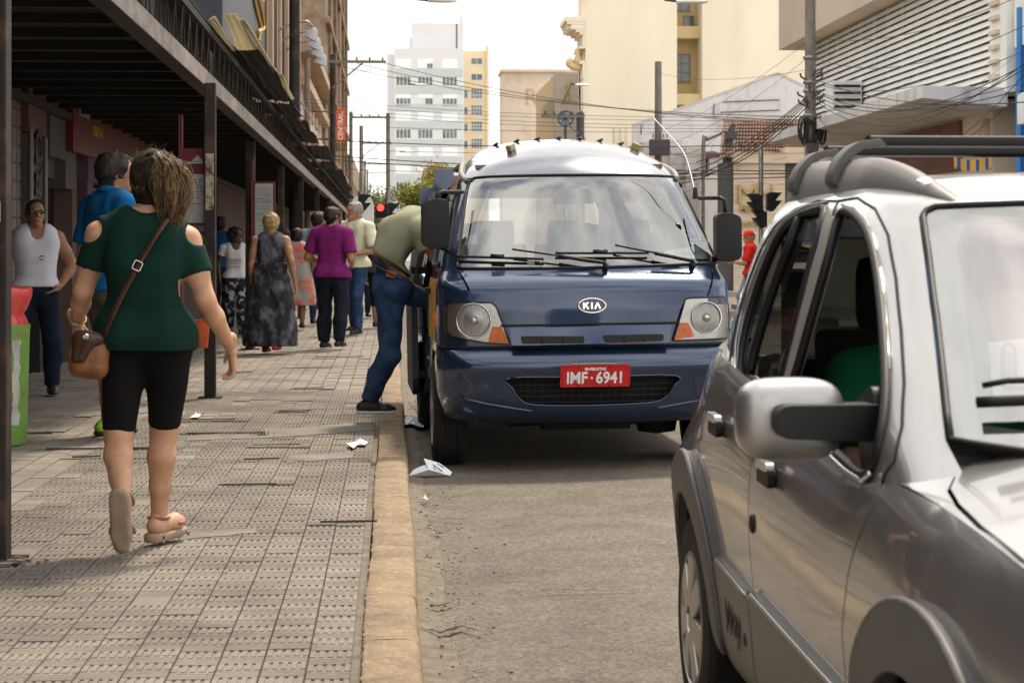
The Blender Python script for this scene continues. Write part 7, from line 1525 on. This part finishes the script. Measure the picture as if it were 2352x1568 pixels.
        for a0, a1, c, rr_ in ((-.5, 3.64, an + dn * .002, (.043, .05)), (-.3, 3.44, ball + dn * .0, (.046, .042))):
            pts = []
            for k in range(15): t = a0 + (a1 - a0) * k / 14; pts.append(c + sd_ * math.cos(t) * rr_[0] - (toe * .75 if c is not ball else dn) * math.sin(t) * rr_[1] + dn * (.02 if c is ball else 0))
            mb = MB(); mb.tube([Vector(p) for p in pts], .0075, 6); mb.build('sandal_strap', 'sandal', P, smooth=True)
        if q == 'R': mb = MB(); c = an + dn * .078 + A3((.012, -.045, 0)); mb.lathe([(0, .004), (.010, .003), (.012, 0)], 14, frame(c, (1, .3, 0), (0, 0, 1)) @ Matrix.Diagonal((1.5, .8, 1, 1))); mb.build('sandal_badge', 'shoe_black', sl_)
    # bracelet
    w_ = J['wrL']; d = unit(J['elL'] - w_); mb = MB(); e1 = unit(np.cross(d, (0, 0, 1))); e2 = np.cross(d, e1); mb.tube([Vector(w_ + d * .03 + (e1 * math.cos(t * .4) + e2 * math.sin(t * .4)) * .034) for t in range(17)], .0045, 6, cap=False); mb.build('bracelet', 'gold', P, smooth=True)
    return P, J, b, L_
wom, WJ, wb, WL = main_woman()
# shoulder bag with strap
bag_ = empty('shoulder_bag', wb, label='brown leather shoulder bag hanging on a cross-body strap at the woman hip', cat='bag')
def bag_build():
    c = WL(204, 815, -.10); cf = c + A3((.022, 0, 0)); v = Vol(c - .22, c + .22, .007); v.seg(c + A3((-.03, 0, .035)), c + A3((.035, 0, .03)), .035, .035, .03, flat=(0, 1, 0), q=.9); v.seg(c + A3((-.035, 0, -.05)), c + A3((.035, 0, -.055)), .042, .042, .04); v.seg(c + A3((-.035, 0, .0)), c + A3((.035, 0, .0)), .040, .040, .04); v.wave(.002, 50, 2); vmesh('pouch', [v], 'leather', bag_)
    f_ = Vol(c - .24, c + .24, .007); f_.seg(cf + A3((-.055, -.02, .07)), cf + A3((.02, -.03, .065)), .028, .026, .02); f_.seg(cf + A3((-.055, -.035, .06)), cf + A3((-.07, -.045, -.015)), .024, .016, .03); f_.seg(cf + A3((-.01, -.045, .06)), cf + A3((-.04, -.05, -.015)), .022, .014, .03); f_.wave(.0015, 60, 6); vmesh('flap', [f_], 'leather_dark', bag_)
    mb = MB(); mb.lathe([(0, .006), (.012, .004), (.014, 0)], 12, frame(c + A3((.0, -.075, .075)), (1, 0, 0), (0, -.4, 1))); mb.build('clasp', 'chrome', bag_)
    pts = [WL(386, 498, -.060), WL(384, 503, -.115), WL(372, 520, -.135), WL(350, 553, -.148), WL(316, 610, -.150), WL(285, 668, -.150), WL(262, 715, -.150), WL(246, 752, -.145), WL(238, 772, -.13)]
    Ps = spline([tuple(p) for p in pts], 5); mb = MB(); mb.tube(Ps, .013, 8, flat=.28); mb.build('strap', 'leather_dark', bag_, smooth=True)
    c2 = WL(316, 610, -.162); mb = MB(); mb.tube([Vector(c2) + Vector((x, 0, z)) for x, z in rounded([(-.016, -.018), (.016, -.018), (.016, .018), (-.016, .018)], .006) + [(-.016, -.01)]], .0025, 6, cap=False); mb.v = [tuple(Matrix.Translation(c2) @ Matrix.Rotation(R(25), 4, 'Y') @ (Vector(p) - Vector(c2))) for p in mb.v]; mb.build('buckle', 'chrome', bag_)
    c3 = WL(236, 775, -.13); mb = MB(); mb.beam(c3, c3 + A3((-.025, 0, -.05)), .006); mb.build('strap_ring', 'gold', bag_)
bag_build()
# ---- man bending into the minibus
def bending_man():
    Y = 13.75; b = Vector((at(880, 583, Y=Y).x, Y, .12)); L_ = lambda px, py, dy=0: A3(at(px, py, Y=Y + dy) - b)
    J = dict(hip=L_(902, 655), neck=L_(985, 515, .05), head=L_(1022, 520, .12), shL=L_(972, 530, -.18), shR=L_(972, 515, .20), elL=L_(1000, 590, -.16), elR=L_(1030, 590, .2), wrL=L_(1030, 640, -.05), wrR=L_(1060, 640, .2), spine=L_(908, 550), hpL=L_(897, 675, -.10), hpR=L_(908, 665, .10), knL=L_(894, 815, -.10), anL=L_(846, 925, -.02), knR=L_(1003, 690, .12), anR=L_(1010, 800, .18), toeL=(1, .1, 0), toeR=(1, .2, 0))
    P = figure('man in sage green t-shirt and jeans bending into the minibus door', J, b, (1, .15), 1.76, 'skin_b', dict(mat='hair_dark'), dict(mat='sage_tee', sleeve=.6, hem=.19, wr=.009, wf=22, zs=.4, th=.022), dict(mat='denim', len=.97, waist=.13, wr=.005, wf=40, th=.017), dict(mat='shoe_black', sole='sole_white'), g=1.2, h=.009, gl=.98)
    mb = MB(); c = L_(880, 622, -.0); lat = A3((0, 1, 0)); upv = unit(J['neck'] - J['hip']); fw = unit(np.cross(lat, upv)); ce = J['hip'] + (J['neck'] - J['hip']) * .10 + (J['spine'] - (J['hip'] + J['neck']) / 2) * .36
    mb.tube([Vector(ce + lat * math.cos(t * .2618) * .182 + fw * math.sin(t * .2618) * .140) for t in range(25)], .019, 6, cap=False, flat=.35); mb.build('belt', 'belt', P, smooth=True)
    a = L_(899, 630, -.185); mb = MB(); mb.cbox((0, 0, 0), (.07, .012, .05), Matrix.Translation(a) @ Matrix.Rotation(R(12), 4, 'Y')); mb.build('leather_patch', 'leather', P, bev=.004)
    mb = MB(); t = L_(842, 950, -.06); mb.tube(spline([tuple(t + A3((-.03, 0, .012))), tuple(t + A3((-.015, -.004, -.008))), tuple(t + A3((.03, 0, .016)))], 5), [.002] * 4 + [.005] * 4 + [.001] * 3, 5); mb.build('shoe_mark', 'sole_white', P)
bending_man()
# ---- people further along the pavement
J, b, f, H, q = standing(82, 462, 908, 16.5, 165, wide=.03)
J['elR'] = q(.19, -.03, .64); J['wrR'] = q(.15, .03, .535); J['elL'] = q(-.19, -.04, .66); J['wrL'] = q(-.12, .02, .56); J['hdL'] = q(.5, .4, -.5); J['hdR'] = q(-.5, .5, -.4)
P = figure('man in white tank top and sunglasses standing by the shops, hand on hip', J, b, f, H, 'skin_b', dict(mat='hair_dark', t=.010, line=.075, nape=.2), dict(mat='white_tank', sleeve=0, hem=.10, name='tank_top', neck=.07, scoop=.03, th=.014, wr=.003), dict(mat='denim_dark', len=.98, flare=.012), dict(mat='shoe_black'), g=1.22, face=True, h=.010, headdir=(.35, -1, 0))
hc = J['head']; hd = unit((.35, -1, 0)); hl = unit(np.cross(hd, (0, 0, 1))); mb = MB()
for e in (-1, 1): mb.lathe([(0, .006), (.022, .004), (.026, 0), (0, -.004)], 14, frame(hc + A3((0, 0, .014)) + hd * .105 + hl * e * .031, hl, (0, 0, 1)) @ Matrix.Diagonal((1, .75, 1, 1)))
mb.tube([Vector(hc + A3((0, 0, .02)) + hd * .0 - hl * .083), Vector(hc + A3((0, 0, .02)) + hd * .10 - hl * .055), Vector(hc + A3((0, 0, .02)) + hd * .112), Vector(hc + A3((0, 0, .02)) + hd * .10 + hl * .055), Vector(hc + A3((0, 0, .02)) + hl * .083)], .004, 6); mb.build('sunglasses', 'sunglass', P, smooth=40)
mb = MB(); c = A3((.055, -.135 * 1.2, 1.15)); mb.tube(spline([tuple(c), tuple(c + A3((.02, -.005, .012))), tuple(c + A3((.045, 0, .008)))], 4), .004, 5); mb.box(tuple(c + A3((.005, -.006, -.02))), tuple(c + A3((.04, 0, -.013)))); mb.build('chest_mark', 'letter_black', P)
J, b, f, H, q = standing(250, 350, 998, 12.8, 50, stride=.05)
P = figure('tall man in bright blue polo shirt half hidden behind the woman', J, b, f, H, 'skin_b', dict(mat='hair_dark', t=.012, line=.06), dict(mat='blue_polo', sleeve=.75, hem=-.03, name='polo_shirt', th=.014, wr=.004), dict(mat='grey_shorts', len=.46, name='shorts', flare=.02, th=.02), dict(mat='shoe_green', sole='shoe_black'), g=1.12, face=True, headdir=(1, .25, -.05))
c = J['neck']; mb = MB(); mb.tube([Vector(c + A3((math.cos(t * .4) * .072, math.sin(t * .4) * .072, .035 - .02 * math.sin(t * .4 + .9)))) for t in range(17)], .014, 6, cap=False, flat=2.0); mb.build('collar', 'blue_polo', P, smooth=True)
J, b, f, H, q = standing(143, 505, 815, 22.9, 60, stride=.1); figure('dark haired woman in black behind the man in the tank top', J, b, f, H, 'skin_d', dict(mat='hair_dark', t=.02, nape=2), dict(mat='dark_tee', sleeve=.8, hem=.0), dict(mat='black_cotton', len=.97), dict(mat='shoe_white'), g=1.05, fem=True, h=.013, headdir=(1, .3, 0))
J, b, f, H, q = standing(506, 497, 744, 33.0, 20); figure('man in blue t-shirt mostly hidden behind the peeling post', J, b, f, H, 'skin_d', dict(mat='hair_dark'), dict(mat='blue_tee', sleeve=.7, hem=.0), dict(mat='denim_dark', len=.97), dict(mat='shoe_black'), g=1.1, h=.013)
J, b, f, H, q = standing(541, 522, 768, 28.6, 175, stride=.12); J['elR'] = q(.16, -.02, .66); J['elL'] = q(-.15, -.04, .65); J['wrL'] = q(-.12, -.02, .55); P = figure('young woman in white printed t-shirt and patterned black trousers', J, b, f, H, 'skin_c', dict(mat='hair_dark', t=.026, nape=1, wr=.010), dict(mat='white_tee', sleeve=.45, hem=.02, neck=.085, scoop=.03), dict(mat='pants_print', len=.97, flare=.01), dict(mat='shoe_black'), g=1.06, fem=True, h=.013, face=True, headdir=(.9, -.5, 0))
mb = MB(); c = A3((0, -.135, H * .70)); rr = random.Random(8)
for k in range(3): mb.tube(spline([tuple(c + A3((-.09 + .02 * i, -.004 * (i % 2), -.05 * k + .02 * math.sin(i * 2.2 + k)))) for i in range(10)], 3), .004, 4)
mb.build('shirt_print', 'pale_red', P)
J, b, f, H, q = standing(622, 490, 812, 23.2, 8, stride=.14); J['elR'] = q(.155, -.05, .66); J['wrR'] = q(.175, .0, .50); P = figure('blonde woman in long dark patterned dress walking away', J, b, f, H, 'skin_b', dict(mat='hair_blond', t=.022, nape=1.2, wr=.006), dict(mat='dress_dark', sleeve=0, hem=.15, name='bodice', neck=.07, th=.012), None, dict(mat='shoe_red'), g=1.12, fem=True, h=.012, skirt=dict(mat='dress_dark', hem=.10, w=.27, top=.3, wr=.012))
J, b, f, H, q = standing(682, 524, 757, 30.5, 0, stride=.05); J['elR'] = q(.16, -.02, .65); P = figure('woman in coral and grey dress with black hair walking away', J, b, f, H, 'skin_d', dict(mat='hair_dark', t=.02, nape=1), dict(mat='dress_coral', sleeve=.5, hem=.12, name='bodice', th=.016), None, dict(mat='shoe_black'), g=1.2, fem=True, h=.014, skirt=dict(mat='dress_coral', hem=.42, w=.235, top=.3, wr=.006))
J, b, f, H, q = standing(762, 476, 803, 24.3, 22, stride=.06, wide=.02); J['elL'] = q(-.175, -.02, .645); J['wrL'] = q(-.10, .10, .60); J['elR'] = q(.155, -.02, .635); J['wrR'] = q(.10, .13, .60); P = figure('bearded man in magenta purple t-shirt and dark trousers seen from behind', J, b, f, H, 'skin_b', dict(mat='hair_dark', t=.010, nape=.4), dict(mat='purple_tee', sleeve=.78, hem=-.04, th=.018, wr=.007, wf=22, zs=.3), dict(mat='navy_trousers', len=.98, flare=.025, wr=.007), dict(mat='shoe_black'), g=1.24, h=.011, headdir=(.75, .62, -.12))
hd = unit((.75, .62, 0)); hc = J['head']; v = Vol(hc - .2, hc + .2, .009); v.seg(hc + A3((0, 0, -.05)) + hd * .06, hc + A3((0, 0, -.09)) + hd * .07, .056, .04, .02); v.wave(.003, 90, 2); vmesh('beard', [v], 'hair_dark', P)
J, b, f, H, q = standing(818, 461, 767, 28.6, -150, stride=.12); J['elL'] = q(-.17, .02, .63); J['wrL'] = q(-.02, .14, .60); J['elR'] = q(.14, .03, .62); J['wrR'] = q(.03, .16, .60); P = figure('grey haired man in cream short-sleeved shirt and jeans holding a black pouch', J, b, f, H, 'skin_b', dict(mat='hair_grey', t=.008, nape=.3), dict(mat='cream_shirt', sleeve=.85, hem=-.03, th=.022, wr=.006), dict(mat='denim', len=.98, flare=.015), dict(mat='shoe_black'), g=1.05, h=.013, face=True, headdir=(-.8, -.5, -.15))
pz = A3(b) + q(.0, .19, .61); pc = empty('black_pouch', tuple(pz), label='black pouch held by the cream-shirted man', cat='pouch'); v = Vol(-.15 * A3((1, 1, 1)), .15 * A3((1, 1, 1)), .01); v.seg((-.05, 0, .03), (.05, 0, .02), .05, .05, .04); v.seg((-.04, 0, -.03), (.04, 0, -.03), .055, .05, .04); vmesh('pouch_body', [v], 'shoe_black', pc); mb = MB(); mb.tube(spline([(-.06, -.03, .05), (0, -.06, .09), (.06, -.03, .05)], 4), .008, 6); mb.build('pouch_strap', 'shoe_black', pc)
J, b, f, H, q = standing(728, 490, 750, 32.5, 5, stride=.25); figure('dark haired person in grey-blue shirt behind the purple t-shirt man', J, b, f, H, 'skin_d', dict(mat='hair_dark', t=.016), dict(mat='grey_tee', sleeve=.8, hem=.0), dict(mat='denim', len=.97), dict(mat='shoe_black'), g=1.1, h=.014)
J, b, f, H, q = standing(872, 512, 752, 31.2, 10, stride=.1); figure('dark haired woman in black partly hidden by the bending man', J, b, f, H, 'skin_b', dict(mat='hair_brown', t=.016, nape=1.2), dict(mat='dark_tee', sleeve=.7, hem=.0), dict(mat='black_cotton', len=.8), dict(mat='shoe_black'), g=1.2, fem=True, h=.014)
J, b, f, H, q = standing(856, 522, 735, 36, 170); figure('person in yellow top beyond the woman in black', J, b, f, H, 'skin_b', dict(mat='hair_dark'), dict(mat='yellow_tee', sleeve=.7, hem=.0), dict(mat='denim_dark', len=.97), dict(mat='shoe_black'), g=1.05, h=.015)
J, b, f, H, q = standing(655, 530, 745, 34, 0, stride=.1); figure('person in dark clothes deep under the canopy between the two dresses', J, b, f, H, 'skin_d', dict(mat='hair_dark'), dict(mat='dark_tee', sleeve=.8, hem=.0), dict(mat='denim_dark', len=.97), dict(mat='shoe_black'), h=.015)
# ---- across the street
J, b, f, H, q = standing(1726, 529, 741, 37, -70, stride=.2, z0=.0); J['elL'] = q(-.13, .05, .64); J['wrL'] = q(-.07, .20, .66)
P = figure('man in red cap and red t-shirt crossing behind the minibus', J, b, f, H, 'skin_b', dict(mat='hair_grey', t=.004), dict(mat='red_tee', sleeve=.8, hem=-.02, th=.018), dict(mat='grey_tee', len=.97, flare=.02), dict(mat='shoe_white'), g=1.12, h=.014, headdir=(-1, -.2, -.1))
hc = J['head']; v = Vol(hc - .25, hc + .25, .011); v.seg(hc + A3((.01, 0, .05)), hc + A3((-.02, 0, .05)), .096, .09, .03); v.seg(hc + A3((-.07, -.02, .045)), hc + A3((-.15, -.03, .035)), .06, .05, .02, flat=(0, 0, 1), q=.3); v.cut(hc + A3((0, 0, .03)), (0, 0, -1)); vmesh('cap', [v], 'red_tee', P)
mb = MB(); mb.tube(spline([tuple(q(-.07, -.05, .845)), tuple(q(-.085, .09, .80)), tuple(q(-.06, .10, .70)), tuple(q(-.06, -.02, .62))], 5), .02, 6, flat=.5); mb.build('shoulder_strap', 'shoe_black', P, smooth=True)
text('shirt_letters', 'sul', .16, 'plate_white', frame(Vector(q(-.03, .115, .715)) + Vector((0, -.09, 0)), (1, 0, 0), (0, 0, 1)), P, ext=.003)
mb = MB(); c = q(-.115, .0, .50); mb.cbox((0, 0, 0), (.17, .10, .14), Matrix.Translation(c)); mb.build('waist_pouch', 'shoe_black', P, bev=.03)
J, b, f, H, q = standing(1676, 552, 663, 72, 10, z0=.0); figure('small distant pedestrian in grey top and blue shorts under the minibus mirror', J, b, f, H, 'skin_b', dict(mat='hair_dark'), dict(mat='dark_tee', sleeve=.7, hem=.0), dict(mat='denim', len=.48), dict(mat='shoe_black'), h=.02)
# ---- passenger in the silver car
def passenger():
    b = Vector((CX0 - .36, CY0 + 1.45, .60)); J = dict(hip=(0, 0, 0), neck=(0, .12, .46), head=(0, .08, .58), shL=(-.19, .1, .40), shR=(.19, .1, .40), elL=(-.24, -.05, .20), elR=(.24, -.05, .2), wrL=(-.15, -.25, .12), wrR=(.15, -.25, .12), knL=(-.1, -.42, .05), knR=(.1, -.42, .05), anL=(-.1, -.5, -.28), anR=(.1, -.5, -.28))
    figure('person in green shirt sitting inside the silver car', J, b, (0, -1), 1.68, 'skin_d', dict(mat='hair_dark'), dict(mat='shirt_green', sleeve=.8, hem=.0, th=.02), dict(mat='denim_dark', len=.97), dict(mat='shoe_black'), h=.013, face=True)
passenger()
# ================================================================= litter
def paper_scrap(label, pts, z0, seed, m='paper', ink=None):
    rr = random.Random(seed); W_ = [at(x, y, z=z0) for x, y in pts]; c = sum(W_, Vector()) / len(W_); mb = MB(); n = 5; k = len(W_)
    for j in range(n + 1):
        for p in W_: t = 1 - j / (n + .01); q = c.lerp(p, t); mb.v.append((q.x, q.y, z0 + .006 + (.022 * rr.random() if j < n else .028) * (.35 + .65 * (1 - t)) + rr.random() * .012))
    for j in range(n):
        for i in range(k): i2 = (i + 1) % k; mb.face((j * k + i, j * k + i2, (j + 1) * k + i2, (j + 1) * k + i))
    return tag(mb.build('paper_scrap', m, fixn=False), label, 'litter')
def tall_paper():
    o = empty('crumpled_paper', (0, 0, 0), label='crumpled white paper with pen strokes in the gutter beside the front tyre', cat='litter'); B0 = at(985, 1095, z=.0); Yp = B0.y
    P_ = [(938, 1096), (950, 1078), (962, 1072), (978, 1066), (973, 1052), (988, 1056), (1010, 1063), (1038, 1083), (1034, 1092), (1000, 1094), (960, 1098)]; mb = MB(); V_ = [at(x, y, Y=Yp + .10 * (1096 - y) / 40) for x, y in P_]; V_ = [Vector((v.x, v.y, max(.006, v.z))) for v in V_]; c = at(985, 1078, Y=Yp - .05); mb.v = [tuple(v) for v in V_] + [tuple(c)]
    for i in range(len(V_)): mb.face((i, (i + 1) % len(V_), len(V_)))
    mb.build('sheet', 'paper', o, fixn=False)
    mb = MB()
    for a, b_ in (((994, 1066), (1016, 1082)), ((996, 1070), (1002, 1086)), ((1004, 1064), (1020, 1074))): mb.tube([at(*a, Y=Yp - .015), at(*b_, Y=Yp - .03)], .003, 4)
    mb.build('pen_stroke', 'ink', o)
tall_paper()
paper_scrap('torn white plastic scrap in the gutter under the open door', [(926, 968), (935, 960), (955, 961), (972, 972), (974, 984), (958, 982), (945, 976), (930, 980)], .02, 1)
paper_scrap('crushed white paper on the paving near the kerb', [(796, 1026), (815, 1018), (828, 1014), (845, 1020), (838, 1028), (822, 1026), (812, 1034), (803, 1032)], .121, 2)
paper_scrap('small blue-white paper bit on the paving behind the woman', [(436, 963), (446, 957), (462, 955), (456, 963)], .122, 3)
paper_scrap('tiny white scrap in the gutter nearer the camera', [(968, 1152), (982, 1149), (984, 1151), (972, 1154)], .012, 4)
# weeds in a cracked tile
mb = MB(); rr = random.Random(9); c = at(600, 1000, z=.12)
for k in range(40): a = rr.random() * 6.28; l = rr.uniform(.015, .04); p = c + Vector((rr.gauss(0, .03), rr.gauss(0, .02), 0)); e = p + Vector((math.cos(a) * l * .6, math.sin(a) * l * .6, l)); s_ = Vector((-math.sin(a), math.cos(a), 0)) * .005; mb.poly([p - s_, p + s_, e])
tag(mb.build('weeds', 'leaf_green', fixn=False), 'small green weeds growing in a cracked tile joint', 'weeds', kind='stuff')
